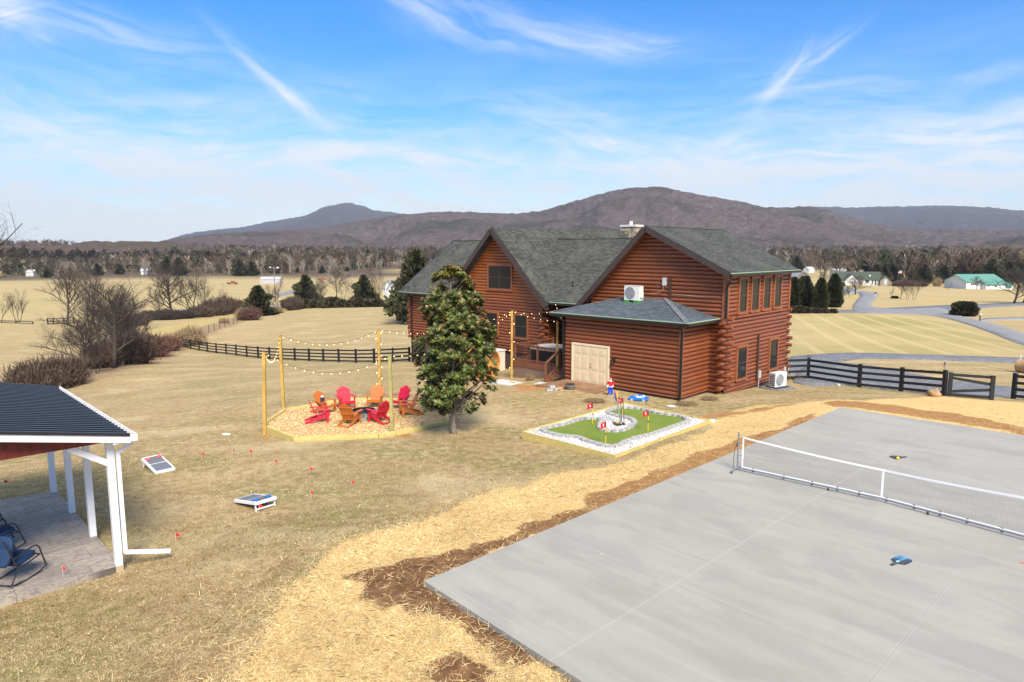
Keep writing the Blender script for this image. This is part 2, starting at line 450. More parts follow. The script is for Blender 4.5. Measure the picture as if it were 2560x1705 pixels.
# lawn unevenness
def vnoise(x, y, s, seed):
    r = np.random.RandomState(seed); A = r.rand(64, 64)
    u = x / s; v = y / s
    i = np.floor(u).astype(int); j = np.floor(v).astype(int); fu = u - i; fv = v - j
    fu = fu * fu * (3 - 2 * fu); fv = fv * fv * (3 - 2 * fv)
    g = lambda a, b: A[a % 64, b % 64]
    return (g(i, j) * (1 - fu) + g(i + 1, j) * fu) * (1 - fv) + (g(i, j + 1) * (1 - fu) + g(i + 1, j + 1) * fu) * fv
def fbm(x, y, s, seed, o=4):
    t = 0; a = .5; tot = 0
    for k in range(o): t = t + a * vnoise(x + 31 * k, y - 17 * k, s, seed + k); tot += a; a *= .55; s *= .5
    return t / tot
near = np.clip(1 - RD / 70, 0, 1)
sd_slab = sdist(X, Y, slab2)
sd_straw = sdist(X, Y, straw_poly)
nz = (fbm(X, Y, .5, 3) - .5)
Z = Z + nz * .05 * near * (sd_slab < -.15)
Z = np.where(sd_slab > -.05, SLZ - .12, Z)
BEDZ = .06; GT = .27
lz = lambda x, y: (620 + x / 4.361, 800 + y / 4.361)
gq = lambda x, y: (1280 + x / 4.361, 960 + y / 4.361)
outer = [(205, 1095), (400, 968), (960, 868), (1150, 852), (1560, 852), (1830, 872), (1990, 905), (2150, 945), (2180, 1095), (1600, 1212), (1420, 1240), (510, 1270), (185, 1145)]
OP = [at(*lz(*p), BEDZ + .08) for p in outer]
gc = [at(*gq(*p), GT) for p in [(118, 515), (1240, 205), (2160, 390), (1125, 775)]]
Z = np.where(sdist(X, Y, P2(OP)) > -.12, np.minimum(Z, BEDZ - .10), Z); Z = np.where(sdist(X, Y, P2(gc)) > -.02, np.minimum(Z, GT - .15), Z)
m_straw = np.clip(.5 + (sd_straw + (fbm(X, Y, 2.4, 5) - .5) * 2.2) / 1.2, 0, 1)
m_soil = np.zeros_like(X)
for k, sp_ in enumerate(soils):
    wdt = (.8, .8, .9, 1.0, 1.2, .8, .6, .6)[k]
    m_soil = np.maximum(m_soil, np.clip(.5 + (sdist(X, Y, sp_) + (fbm(X, Y, 1.6, 9) - .5) * 1.5 + (fbm(X, Y, .45, 19) - .5) * .5) / wdt, 0, 1) * (1, 1, 1, .62, .75, .5, .7, .7)[k])
green = np.clip((fbm(X, Y, 9, 21, 5) - .42) * 3.2, 0, 1)
gl = fbm(X, Y, 2.2, 44, 4)
green = green * np.clip((gl - .3) * 2.5, 0, 1)
sd_r = sdist(X, Y, rlawn)
wood = np.clip((RD - 480) / 60, 0, 1) * np.clip((fbm(X, Y, 130, 61, 3) - .30) * 8, 0, 1)
wood = np.maximum(wood, np.clip((RD - 1150) / 100, 0, 1))
# pale hay strip on the far left slope and bits of open field
lf = (TH < R(-21)) & (RD > 760 + (TH + R(38)) * 500) & (RD < 1000 - (TH + R(38)) * 350)
wood = np.where(lf, 0, wood)
hd = ldist(X, Y, hedge_line)
litter = np.clip(1.2 - hd / 2.2, 0, 1)
litter = np.maximum(litter, np.clip(.5 + sdist(X, Y, tree_litter) / 1.5, 0, 1))
ylw = np.clip(.5 + sdist(X, Y, yel) / 4, 0, 1)
far_field = np.clip((RD - 90) / 120, 0, 1)
V = np.stack([X.ravel(), Y.ravel(), Z.ravel()], 1)
nr_, nt_ = X.shape
idx = np.arange(nr_ * nt_).reshape(nr_, nt_)
Fq = np.stack([idx[:-1, :-1].ravel(), idx[:-1, 1:].ravel(), idx[1:, 1:].ravel(), idx[1:, :-1].ravel()], 1)[:, ::-1]
c1 = np.stack([m_straw.ravel(), m_soil.ravel(), green.ravel()], 1)
c2 = np.stack([wood.ravel(), litter.ravel(), far_field.ravel()], 1)
c3 = np.stack([np.clip(.5 + sd_r / 8, 0, 1).ravel(), ylw.ravel(), ylw.ravel() * 0], 1)

def ground_material():
    m, nt = newmat('ground')
    geo = nt.node('ShaderNodeNewGeometry')
    P = geo.outputs['Position']
    a1 = nt.node('ShaderNodeSeparateColor', {0: nt.node('ShaderNodeAttribute', attribute_name='m1').outputs['Color']})
    a2 = nt.node('ShaderNodeSeparateColor', {0: nt.node('ShaderNodeAttribute', attribute_name='m2').outputs['Color']})
    a3 = nt.node('ShaderNodeSeparateColor', {0: nt.node('ShaderNodeAttribute', attribute_name='m3').outputs['Color']})
    Pf = nt.mapv(P, (1, 1, 0))
    n_fine = nt.noise(Pf, 22, 5, .7)
    n_mid = nt.noise(Pf, 3.2, 5, .65)
    n_big = nt.noise(Pf, .35, 4, .6)
    n_huge = nt.noise(nt.mapv(P, (1, .5, 0)), .06, 4, .6)
    tan1 = nt.mix(nt.ss(n_big, .3, .7), (.375, .285, .145), (.450, .360, .200))
    tan = nt.mix(nt.ss(n_mid, .3, .72), tan1, (.270, .175, .085))
    tan = nt.mix(nt.m('MULTIPLY', nt.ss(n_fine, .45, .8), .55), tan, (.50, .385, .225))
    tan = nt.mix(nt.m('MULTIPLY', nt.ss(n_fine, .5, .25), .75), tan, (.110, .078, .040))
    gg = nt.m('MULTIPLY', a1.outputs[2], nt.ss(nt.m('ADD', n_fine, nt.m('MULTIPLY', n_mid, .5)), .5, 1.0))
    tan = nt.mix(nt.m('MULTIPLY', gg, .85), tan, (.165, .170, .055))
    n_b2 = nt.noise(nt.mapv(P, (1, .7, 0)), .9, 5, .65); n_b3 = nt.noise(nt.mapv(P, (.6, 1, 0)), .30, 5, .62)
    tan = nt.mix(nt.m('MULTIPLY', nt.ss(n_b2, .52, .68), .45), tan, (.235, .150, .078))
    tan = nt.mix(nt.m('MULTIPLY', nt.ss(n_b3, .48, .33), .55), tan, (.50, .41, .245))
    tan = nt.mix(nt.m('MULTIPLY', nt.m('MULTIPLY', nt.ss(n_b3, .48, .62), nt.ss(n_mid, .35, .6)), .58), tan, (.165, .165, .055))
    # far fields: paler, smoother hay colour
    hay = nt.mix(nt.ss(n_huge, .35, .65), (.425, .318, .163), (.370, .300, .138))
    hay = nt.mix(nt.m('MULTIPLY', nt.ss(n_big, .5, .75), .5), hay, (.30, .245, .10))
    hay = nt.mix(nt.m('MULTIPLY', nt.ss(nt.noise(nt.mapv(P, (.25, 1, 0)), .045, 4, .6), .5, .62), .55), hay, (.30, .26, .11))
    c = nt.mix(nt.m('MULTIPLY', a2.outputs[2], .85), tan, hay)
    # mowing stripes
    wv = nt.node('ShaderNodeTexWave', {'Vector': nt.mapv(P, (1, 1, 0), (0, 0, R(64))), 'Scale': .52, 'Distortion': 1.6, 'Detail': 2, 'Detail Scale': .3}, wave_profile='SIN').outputs['Fac']
    wv2 = nt.node('ShaderNodeTexWave', {'Vector': nt.mapv(P, (1, 1, 0), (0, 0, R(17))), 'Scale': .085, 'Distortion': 1.2, 'Detail': 2, 'Detail Scale': .2}, wave_profile='SIN').outputs['Fac']
    lawn = nt.mix(nt.ss(n_huge, .40, .62), (.42, .335, .155), (.265, .245, .080))
    lawn = nt.mix(nt.m('MULTIPLY', nt.ss(wv2, .78, .98), .55), lawn, (.56, .43, .235))
    lawn = nt.mix(nt.m('MULTIPLY', nt.ss(n_mid, .35, .75), .3), lawn, (.22, .19, .07))
    c = nt.mix(nt.m('MULTIPLY', a3.outputs[0], .92), c, lawn)
    yl = nt.mix(nt.ss(nt.node('ShaderNodeTexWave', {'Vector': nt.mapv(P, (1, 1, 0), (0, 0, R(20))), 'Scale': .12, 'Distortion': 1.5}).outputs['Fac'], .3, .8), (.34, .26, .085), (.43, .33, .13))
    c = nt.mix(nt.m('MULTIPLY', a3.outputs[1], .9), c, yl)
    stripes = nt.m('MULTIPLY', nt.m('MULTIPLY', nt.ss(wv, .45, .95), .40), nt.ss(nt.vm('LENGTH', P), 22, 50))
    c = nt.mix(stripes, c, (.56, .43, .235))
    # woodland floor, leaf litter
    c = nt.mix(nt.m('MULTIPLY', a2.outputs[0], .95), c, nt.mix(nt.ss(n_huge, .4, .6), (.085, .060, .045), (.125, .095, .065)))
    lt = nt.m('MULTIPLY', a2.outputs[1], nt.ss(n_mid, .25, .6))
    c = nt.mix(nt.m('MULTIPLY', lt, .85), c, nt.mix(nt.ss(n_fine, .3, .7), (.15, .085, .05), (.29, .19, .12)))
    # straw
    sw = nt.m('ADD', a1.outputs[0], nt.m('MULTIPLY', nt.m('SUBTRACT', nt.m('ADD', n_mid, nt.m('MULTIPLY', n_fine, .6)), .8), .9))
    sfac = nt.ss(sw, .42, .60)
    rot = nt.noise(nt.mapv(Pf, (1, 1, 1)), 1.1, 2, .5, out=1)
    vo = nt.noise(nt.vm('ADD', nt.mapv(P, (60, 9, 0), (0, 0, .6)), nt.vm('MULTIPLY', rot, (14, 14, 0))), 1.0, 4, .65)
    vo2 = nt.noise(nt.vm('ADD', nt.mapv(P, (9, 60, 0), (0, 0, .3)), nt.vm('MULTIPLY', rot, (14, 14, 0))), 1.0, 4, .65)
    sn = nt.m('MAXIMUM', vo, vo2)
    straw = nt.ramp(sn, [(.36, (.26, .15, .055)), (.50, (.56, .38, .155)), (.60, (.74, .545, .25)), (.74, (.86, .70, .40))])
    straw = nt.mix(nt.m('MULTIPLY', nt.ss(n_big, .5, .3), .25), straw, (.34, .21, .08))
    c = nt.mix(sfac, c, straw)
    # bare soil
    so = nt.m('ADD', a1.outputs[1], nt.m('MULTIPLY', nt.m('SUBTRACT', nt.m('ADD', n_mid, nt.m('MULTIPLY', n_fine, .5)), .75), .8))
    sofac = nt.ss(so, .42, .58)
    soil = nt.mix(nt.ss(n_mid, .35, .65), (.115, .058, .028), (.22, .115, .055))
    soil = nt.mix(nt.m('MULTIPLY', nt.ss(n_fine, .55, .8), .6), soil, (.33, .20, .11))
    # redder clay further along the slab
    soil = nt.mix(nt.ss(nt.node('ShaderNodeSeparateXYZ', {0: P}).outputs[1], 13, 19), soil, nt.mix(nt.ss(n_mid, .3, .7), (.30, .15, .055), (.42, .24, .10)))
    c = nt.mix(sofac, c, soil)
    h = nt.m('ADD', nt.m('MULTIPLY', n_fine, 1.0), nt.m('MULTIPLY', nt.m('MULTIPLY', sn, sfac), 1.4))
    b = nt.node('ShaderNodeBump', {'Height': h, 'Strength': .55, 'Distance': .05}).outputs[0]
    finish(nt, c, .95, b, .12)
    return m
ground = npmesh('ground', V, Fq, ground_material(), {'m1': c1, 'm2': c2, 'm3': c3}, smooth=True)
tag(ground, kind='structure')

# sheets that lie on the ground: ribbons between two edge lines given in photo pixels
def ribbon(name, A, B, m, lift=.03, nseg=10, nc=7, kind='structure', rough_edge=.0):
    A = [G(*p) for p in A]; B = [G(*p) for p in B]
    def res(L, n):
        L = [Vector((p.x, p.y)) for p in L]; out = []
        ds = [0]
        for i in range(len(L) - 1): ds.append(ds[-1] + (L[i + 1] - L[i]).length)
        for k in range(n + 1):
            t = ds[-1] * k / n; i = 0
            while i < len(L) - 2 and ds[i + 1] < t: i += 1
            f = (t - ds[i]) / (ds[i + 1] - ds[i] + 1e-9)
            # smooth with catmull-rom
            p0 = L[max(i - 1, 0)]; p1 = L[i]; p2 = L[i + 1]; p3 = L[min(i + 2, len(L) - 1)]
            out.append(.5 * ((2 * p1) + (p2 - p0) * f + (2 * p0 - 5 * p1 + 4 * p2 - p3) * f * f + (3 * p1 - p0 - 3 * p2 + p3) * f ** 3))
        return out
    n = nseg * max(len(A), len(B))
    A = res(A, n); B = res(B, n)
    vs = []
    for k in range(n + 1):
        ja = rng.uniform(-1, 1) * rough_edge; jb = rng.uniform(-1, 1) * rough_edge
        for j in range(nc):
            f = j / (nc - 1)
            if j == 1: f = .03
            if j == nc - 2: f = .97
            ff = f + (ja if j == 0 else jb if j == nc - 1 else 0)
            p = A[k] * (1 - ff) + B[k] * ff
            d = p.length
            L_ = lift * .6 + d * .0007
            vs.append((p.x, p.y, 0, -.06 if j in (0, nc - 1) else L_))
    arr = np.array(vs); z = Tn(arr[:, 0], arr[:, 1]) + arr[:, 3]
    V = np.stack([arr[:, 0], arr[:, 1], z], 1)
    F = [(k * nc + j, k * nc + j + 1, (k + 1) * nc + j + 1, (k + 1) * nc + j) for k in range(n) for j in range(nc - 1)]
    o = npmesh(name, V, F, m, smooth=True)
    tag(o, kind=kind)
    return o
def gravel_mat(name, a, b, sc=14):
    m, nt = newmat(name)
    P = nt.node('ShaderNodeNewGeometry').outputs['Position']
    v = nt.node('ShaderNodeTexVoronoi', {'Vector': P, 'Scale': sc})
    n = nt.noise(P, .6, 4, .6)
    c = nt.mix(nt.node('ShaderNodeSeparateColor', {0: v.outputs['Color']}).outputs[0], a, b)
    c = nt.mix(nt.m('MULTIPLY', nt.ss(n, .4, .7), .35), c, tuple(x * .62 for x in a))
    bmp = nt.node('ShaderNodeBump', {'Height': v.outputs['Distance'], 'Strength': .6, 'Distance': .02}).outputs[0]
    finish(nt, c, .9, bmp, .2)
    return m
dark_gravel = gravel_mat('dark_gravel', (.115, .118, .130), (.235, .240, .262), 9)
road_m = gravel_mat('pale_asphalt', (.20, .20, .205), (.27, .27, .28), 8)
road2_m = gravel_mat('grey_asphalt', (.14, .142, .148), (.20, .202, .21), 8)
# gravel drive behind the near fence
ribbon('gravel_drive', [(1975, 893), (2000, 889), (2100, 883), (2200, 884), (2350, 889), (2470, 893), (2600, 897)], [(1975, 940), (2020, 930), (2090, 908), (2160, 898), (2300, 900), (2450, 905), (2600, 910)], dark_gravel, .035, 10, 7, rough_edge=.03)
ribbon('gravel_apron', [(1985, 945), (2010, 918), (2090, 907), (2180, 915), (2300, 938), (2400, 955), (2480, 964), (2600, 975)], [(1985, 958), (2040, 966), (2140, 966), (2250, 978), (2360, 989), (2480, 992), (2530, 996), (2600, 1000)], dark_gravel, .05, 10, 9, rough_edge=.02)
# roads on the right
ribbon('side_road', [(2080, 777), (2140, 775), (2250, 769), (2400, 762), (2480, 760), (2620, 752)], [(2080, 782), (2140, 783), (2260, 784), (2400, 786), (2440, 772), (2620, 762)], road2_m, .03, 8, 5)
ribbon('road', [(2160, 729), (2195, 734), (2192, 745), (2178, 763), (2200, 771), (2280, 774), (2350, 770), (2392, 788), (2440, 800), (2500, 815), (2620, 852)], [(2142, 729), (2150, 740), (2140, 752), (2130, 770), (2150, 782), (2240, 785), (2330, 790), (2400, 806), (2470, 830), (2540, 858), (2620, 880)], road_m, .06, 10, 7)
ribbon('driveway_far', [(2090, 717), (2120, 720), (2160, 729)], [(2095, 724), (2110, 734), (2142, 733)], road_m, .08, 6, 4)
ribbon('driveway_right', [(2450, 800), (2480, 797), (2620, 793)], [(2450, 807), (2480, 802), (2620, 797)], road_m, .09, 6, 4)
ribbon('lane_left', [(690, 736), (720, 729), (760, 719)], [(700, 742), (735, 733), (766, 723)], road_m, .1, 6, 4)
ribbon('lane_near', [(440, 778), (520, 770), (600, 760), (720, 762)], [(440, 782), (520, 774), (600, 764), (720, 765)], road_m, .1, 6, 4)

# ------------------------------------------------------------------ concrete court slab
def concrete_mat():
    m, nt = newmat('court_concrete')
    tc = nt.node('ShaderNodeTexCoord').outputs['Object']
    A = SLAB[0]; s_dir = (SLAB[3] - SLAB[0]).normalized(); ang = math.atan2(s_dir.y, s_dir.x)
    L = nt.mapv(tc, (1, 1, 1), (0, 0, -ang))        # x: along left edge, y: across
    sp = nt.node('ShaderNodeSeparateXYZ', {0: L})
    big = nt.noise(L, .35, 5, .6)
    str_ = nt.noise(nt.mapv(L, (2.2, .16, 1)), 1.0, 6, .62, .4)
    fine = nt.noise(L, 60, 3, .7)
    blot = nt.noise(nt.mapv(L, (1.1, .55, 1)), .8, 4, .5, .8)
    c = nt.mix(nt.ss(str_, .28, .72), (.255, .247, .217), (.305, .296, .262))
    c = nt.mix(nt.m('MULTIPLY', nt.ss(big, .35, .65), .35), c, (.375, .348, .322))
    c = nt.mix(nt.m('MULTIPLY', nt.ss(blot, .49, .64), .50), c, (.240, .226, .208))
    c = nt.mix(nt.m('MULTIPLY', nt.ss(fine, .35, .7), .12), c, (.55, .54, .52))
    sg = nt.noise(nt.mapv(L, (7, .22, 1)), 1.0, 3, .55)
    c = nt.mix(nt.m('MULTIPLY', nt.ss(sg, .58, .72), .12), c, (.50, .49, .46))
    # pale clay spatter
    vo = nt.node('ShaderNodeTexVoronoi', {'Vector': L, 'Scale': 1.3, 'Randomness': 1.0}).outputs['Distance']
    spt = nt.m('MULTIPLY', nt.ss(nt.m('ADD', vo, nt.m('MULTIPLY', nt.m('SUBTRACT', fine, .5), .06)), .055, .03), nt.ss(big, .48, .6))
    c = nt.mix(nt.m('MULTIPLY', spt, .75), c, (.55, .42, .29))
    vo2 = nt.node('ShaderNodeTexVoronoi', {'Vector': nt.mapv(L, (1, 1, 1), loc=(3.3, 1.7, 0)), 'Scale': .35}).outputs['Distance']
    c = nt.mix(nt.ss(vo2, .02, .014), c, (.45, .17, .04))
    w = nt.m('MULTIPLY', nt.m('SUBTRACT', nt.noise(L, 6, 2, .5), .5), .012)
    for axis, pos, wd, col, st in JOINTS:
        q = nt.m('ABSOLUTE', nt.m('SUBTRACT', nt.m('ADD', sp.outputs[axis], w), pos))
        c = nt.mix(nt.m('MULTIPLY', nt.ss(q, wd * 6, wd * 2), st * .25), c, (.45, .435, .41))
        c = nt.mix(nt.m('MULTIPLY', nt.ss(q, wd, wd * .5), st), c, col)
    rg = nt.m('MULTIPLY_ADD', nt.ss(blot, .4, .7), -.12, .72)
    b = nt.node('ShaderNodeBump', {'Height': fine, 'Strength': .12, 'Distance': .01}).outputs[0]
    finish(nt, c, .7, b, .35)
    return m
sdir = (SLAB[3] - SLAB[0]).normalized(); sang = math.atan2(sdir.y, sdir.x)
def slabc(px, py):
    p = at(px, py, SLZ) - SLAB[0]; q = Matrix.Rotation(-sang, 3, 'Z') @ p
    return q.x, q.y
j1 = [slabc(1392, 1655), slabc(1700, 1456), slabc(2208, 1130)]
j2 = [slabc(2190, 1690), slabc(2478, 1325)]
j3 = [slabc(1373, 1324), slabc(1696, 1459), slabc(2180, 1680)]
print('joints', j1, j2, j3)
JOINTS = [(1, sum(p[1] for p in j1) / 3, .009, (.42, .405, .38), .40), (1, sum(p[1] for p in j2) / 2, .008, (.20, .19, .18), .6), (0, j3[1][0], .008, (.42, .41, .385), .35),
          (0, j3[1][0] + 5.5, .006, (.26, .25, .24), .35)]
mb = MB(); mb.prism([(p.x - SLAB[0].x, p.y - SLAB[0].y) for p in SLAB], -.16, 0)
sl = mb.build('court_slab', concrete_mat()); sl.location = SLAB[0]; tag(sl, kind='structure')
# ------------------------------------------------------------------ log house
def wood_log_mat(name, a, b, c2, h=.2, rough=.30):
    m, nt = newmat(name)
    tc = nt.node('ShaderNodeTexCoord').outputs['Object']
    sp = nt.node('ShaderNodeSeparateXYZ', {0: tc})
    course = nt.m('FLOOR', nt.m('DIVIDE', nt.m('ADD', sp.outputs[2], .0001), h))
    wn = nt.node('ShaderNodeTexWhiteNoise', noise_dimensions='1D'); nt.l.new(course, wn.inputs['W'])
    n = nt.noise(nt.mapv(tc, (.7, .7, 9)), 2.0, 5, .65)
    n2 = nt.noise(nt.mapv(tc, (1.2, 1.2, 5)), .45, 3, .6)
    col = nt.mix(nt.ss(n, .3, .7), a, b)
    col = nt.mix(nt.m('MULTIPLY', wn.outputs[0], .65), col, c2)
    col = nt.mix(nt.m('MULTIPLY', nt.ss(n2, .45, .7), .45), col, c2)
    kn = nt.node('ShaderNodeTexVoronoi', {'Vector': nt.mapv(tc, (1, 1, 2.2)), 'Scale': 1.9}).outputs['Distance']
    col = nt.mix(nt.m('MULTIPLY', nt.ss(kn, .07, .035), .6), col, tuple(x * .35 for x in a))
    b_ = nt.node('ShaderNodeBump', {'Height': n, 'Strength': .25, 'Distance': .01}).outputs[0]
    finish(nt, col, rough, b_, .5)
    return m
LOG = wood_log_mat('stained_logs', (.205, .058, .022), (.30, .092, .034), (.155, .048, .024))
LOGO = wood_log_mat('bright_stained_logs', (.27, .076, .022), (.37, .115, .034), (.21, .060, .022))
TRIM = mat('trim_wood', (.27, .085, .032), .5, var=.2, vscale=4)
DARKTRIM = mat('dark_rake_board', (.050, .034, .032), .5, var=.15)
GUT = mat('black_gutter', (.014, .012, .013), .35)
DRIP = mat('green_drip_edge', (.30, .42, .27), .5)
FOUND = mat('brown_foundation', (.075, .050, .043), .85, var=.15, bump=.3)
GLASS = mat('dark_window_glass', (.016, .017, .020), .16, spec=.28)
SASH = mat('brown_window_sash', (.055, .030, .022), .45)
SOFF = mat('soffit_wood', (.20, .07, .03), .6, var=.2)
def shingle_mat(name, a, b, tint):
    m, nt = newmat(name)
    uv = nt.node('ShaderNodeUVMap').outputs[0]
    br = nt.node('ShaderNodeTexBrick', {'Vector': uv, 'Color1': (*a, 1), 'Color2': (*b, 1), 'Mortar': (*[x * .35 for x in a], 1), 'Scale': 1.0, 'Mortar Size': .008, 'Mortar Smooth': .3, 'Bias': .0, 'Brick Width': .28, 'Row Height': .145})
    br.offset = .5
    n = nt.noise(uv, .5, 4, .6); nf = nt.noise(uv, 11, 3, .7)
    n3 = nt.noise(nt.mapv(uv, (3.2, 6.9, 1)), 1.0, 1, .5)
    c = nt.mix(nt.m('MULTIPLY', nt.ss(n3, .45, .62), .38), br.outputs['Color'], tuple(x * .52 for x in a))
    c = nt.mix(nt.m('MULTIPLY', nt.ss(nf, .5, .8), .4), c, tint)
    c = nt.mix(nt.m('MULTIPLY', nt.ss(n, .4, .7), .25), c, tint)
    rows = nt.m('FRACT', nt.m('DIVIDE', nt.node('ShaderNodeSeparateXYZ', {0: uv}).outputs[1], .145))
    b_ = nt.node('ShaderNodeBump', {'Height': nt.m('ADD', nt.m('MULTIPLY', rows, -1), nt.m('MULTIPLY', nf, .4)), 'Strength': .8, 'Distance': .02}).outputs[0]
    finish(nt, c, .9, b_, .2)
    return m
SH = shingle_mat('green_grey_shingle', (.040, .042, .040), (.095, .098, .088), (.150, .150, .135))
SHB = shingle_mat('blue_grey_shingle', (.058, .074, .092), (.110, .130, .155), (.145, .165, .19))

HR = math.atan2(-VV.y, -VV.x)
house = thing('log_house', 'large reddish brown log house with green grey roofs and two front gables', 'house', HO, HR)
LH = .2
def logwall(mb, p0, d, n, s0, s1, z0, z1, clip=None, r=.090, seg=8):
    d = Vector(d); n = Vector(n); p0 = Vector(p0)
    k0 = int(math.floor(z0 / LH + .001)); k1 = int(math.ceil(z1 / LH - .001))
    for k in range(k0, k1):
        rows = []
        for j in range(seg + 1):
            t = -1 + 2 * j / seg
            z = (k + .5 + t / 2) * LH
            z = min(max(z, z0), z1)
            off = r * math.sqrt(max(0, 1 - t * t * .995)) * 1.0
            a, b = (s0, s1) if clip is None else clip(z)
            if b < a: a = b = (a + b) / 2
            rows.append((a, b, z, off))
        for (a0, b0, za, oa), (a1, b1, zb, ob) in zip(rows, rows[1:]):
            if zb - za < 1e-4 or (b0 - a0 < .01 and b1 - a1 < .01): continue
            pa = p0 + d * a0 + n * oa; pb = p0 + d * b0 + n * oa; pc = p0 + d * b1 + n * ob; pd = p0 + d * a1 + n * ob
            for p, z in ((pa, za), (pb, za), (pc, zb), (pd, zb)): p.z = z
            mb.add([pa, pb, pc, pd], [(0, 1, 2, 3)])
FX = Vector((1, 0, 0)); FY = Vector((0, -1, 0))    # front wall: along +x, faces -y
RX = Vector((0, 1, 0)); RN = Vector((1, 0, 0))     # right wall: along +y, faces +x

# --- right wing (x -8..0, y 0..7.5): saltbox gable, ridge at x=-4.25
RA, RZ = -4.25, 8.05
def zr_right(x): return RZ - .482 * (x - RA) if x > RA else RZ + .98 * (x - RA)
mb = MB()
def clipR(z):
    a = RA - (RZ - z) / .98; b = RA + (RZ - z) / .482
    return (max(-8.0, a), min(0, b))
logwall(mb, (0, 0, 0), FX, FY, -8, 0, .05, 8.0, clipR)
logwall(mb, (0, 0, 0), RX, RN, 0, 7.5, -.05, 5.98)
logwall(mb, (-8, 0, 0), RX, -RN, 0, 7.5, .1, 4.2)
def clipRb(z): a, b = clipR(z); return (-b, -a)
logwall(mb, (0, 7.5, 0), -FX, -FY, 0, 8, -.2, 8.0, clipRb)
mb.build('right_wing_wall', LOG, house, smooth=True)
mb = MB(); mb.b2(-8, -.02, .02, 7.48, -1.2, .08); mb.build('foundation', FOUND, house)
def roofslab(name, pts, m, parent=house, th=.16, drip=None):
    mb = MB(); mb.slab(pts, th); return mb.build(name, m, parent)
y0, y1 = -.62, 8.15
xe = .45; xl = -8.5
ov = .12   # roof surface above wall line
def P(x, y, z): return (x, y, z)
zR = lambda x: (RZ + .15) - .482 * (x - RA); zL = lambda x: (RZ + .15) + .98 * (x - RA)
mb = MB()
mb.slab([P(RA, y0, zR(RA)), P(xe, y0, zR(xe)), P(xe, y1 - .3, zR(xe)), P(RA, y1, zR(RA))][::1], .14)
mb.slab([P(xl, y0, zL(xl)), P(RA, y0, zL(RA)), P(RA, y1, zL(RA)), P(xl, y1 - .3, zL(xl))], .14)
mb.tube([(RA, y0 + .01, zR(RA) + .01), (RA, y1, zR(RA) + .01)], .05, 6)
rw_roof = mb.build('right_wing_roof', SH, house)
mb = MB()
def rake(mb, a, b, w=.05, h=.30):
    mb.bar(a, b, w, h)
rake(mb, (RA + .01, y0 - .03, zR(RA) - .10), (xe + .01, y0 - .03, zR(xe) - .10))
rake(mb, (xl, y0 - .03, zL(xl) - .12), (RA, y0 - .03, zL(RA) - .12), h=.30)
mb.build('rake_board', DARKTRIM, house)
mb = MB(); # soffit
mb.slab([P(RA, y0, zR(RA) - .15), P(xe - .1, y0, zR(xe - .1) - .15), P(xe - .1, 0, zR(xe - .1) - .15), P(RA, 0, zR(RA) - .15)], .02)
mb.slab([P(xl, y0, zL(xl) - .17), P(RA, y0, zL(RA) - .17), P(RA, 0, zL(RA) - .17), P(xl, 0, zL(xl) - .17)], .02)
mb.slab([P(0, 0, 5.86), P(xe, 0, 5.86), P(xe, 7.9, 5.86), P(0, 7.9, 5.86)], .02)
mb.build('soffit', SOFF, house)
def gutter(a, b, parent=house, dirn=(1, 0, 0), name='gutter'):
    a = Vector(a); b = Vector(b); d = Vector(dirn)
    mb = MB(); off = d * .06
    mb.cur = 0; mb.bar(a + off - Vector((0, 0, .06)), b + off - Vector((0, 0, .06)), .12, .12)
    mb.cur = 1; mb.bar(a + d * .02 + Vector((0, 0, .022)), b + d * .02 + Vector((0, 0, .022)), .10, .035)
    return mb.build(name, [GUT, DRIP], parent)
gutter((xe, y0, zR(xe) - .05), (xe, 7.85, zR(xe) - .05))

# --- left main block front wall y=1.68, x -26.6..-13.0, cross gable apex x=-17
YM = 1.68; GA, GZ = -17.05, 8.22
zG = lambda x: GZ - 1.0 * abs(x - GA)
EZ = 3.72
def clipG(z):
    if z < EZ: return (-26.6, -13.0)
    h = GZ - z
    return (max(-26.6, GA - h), min(-13.0, GA + h))
mb = MB()
logwall(mb, (0, YM, 0), FX, FY, -26.6, -13, .3, 3.8)
mb.build('front_wall', LOG, house, smooth=True)
mb = MB()
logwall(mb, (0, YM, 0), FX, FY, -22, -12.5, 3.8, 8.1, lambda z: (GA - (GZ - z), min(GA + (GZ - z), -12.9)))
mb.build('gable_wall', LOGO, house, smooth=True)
mb = MB()
logwall(mb, (-13.0, YM, 0), RX, RN, 0, 2.6, .45, 3.85); mb.build('recess_side_wall', LOG, house, smooth=True); mb = MB()
logwall(mb, (0, 4.3, 0), FX, FY, -13, -8, .45, 3.9); mb.build('recess_wall', LOG, house, smooth=True); mb = MB()
logwall(mb, (-26.6, YM, 0), RX, -RN, 0, 10.4, .3, 3.8)
mb.build('end_wall', LOG, house, smooth=True)
mb = MB(); mb.b2(-26.57, -8.0, YM + .02, 12, -3.4, .3); mb.build('foundation', FOUND, house)
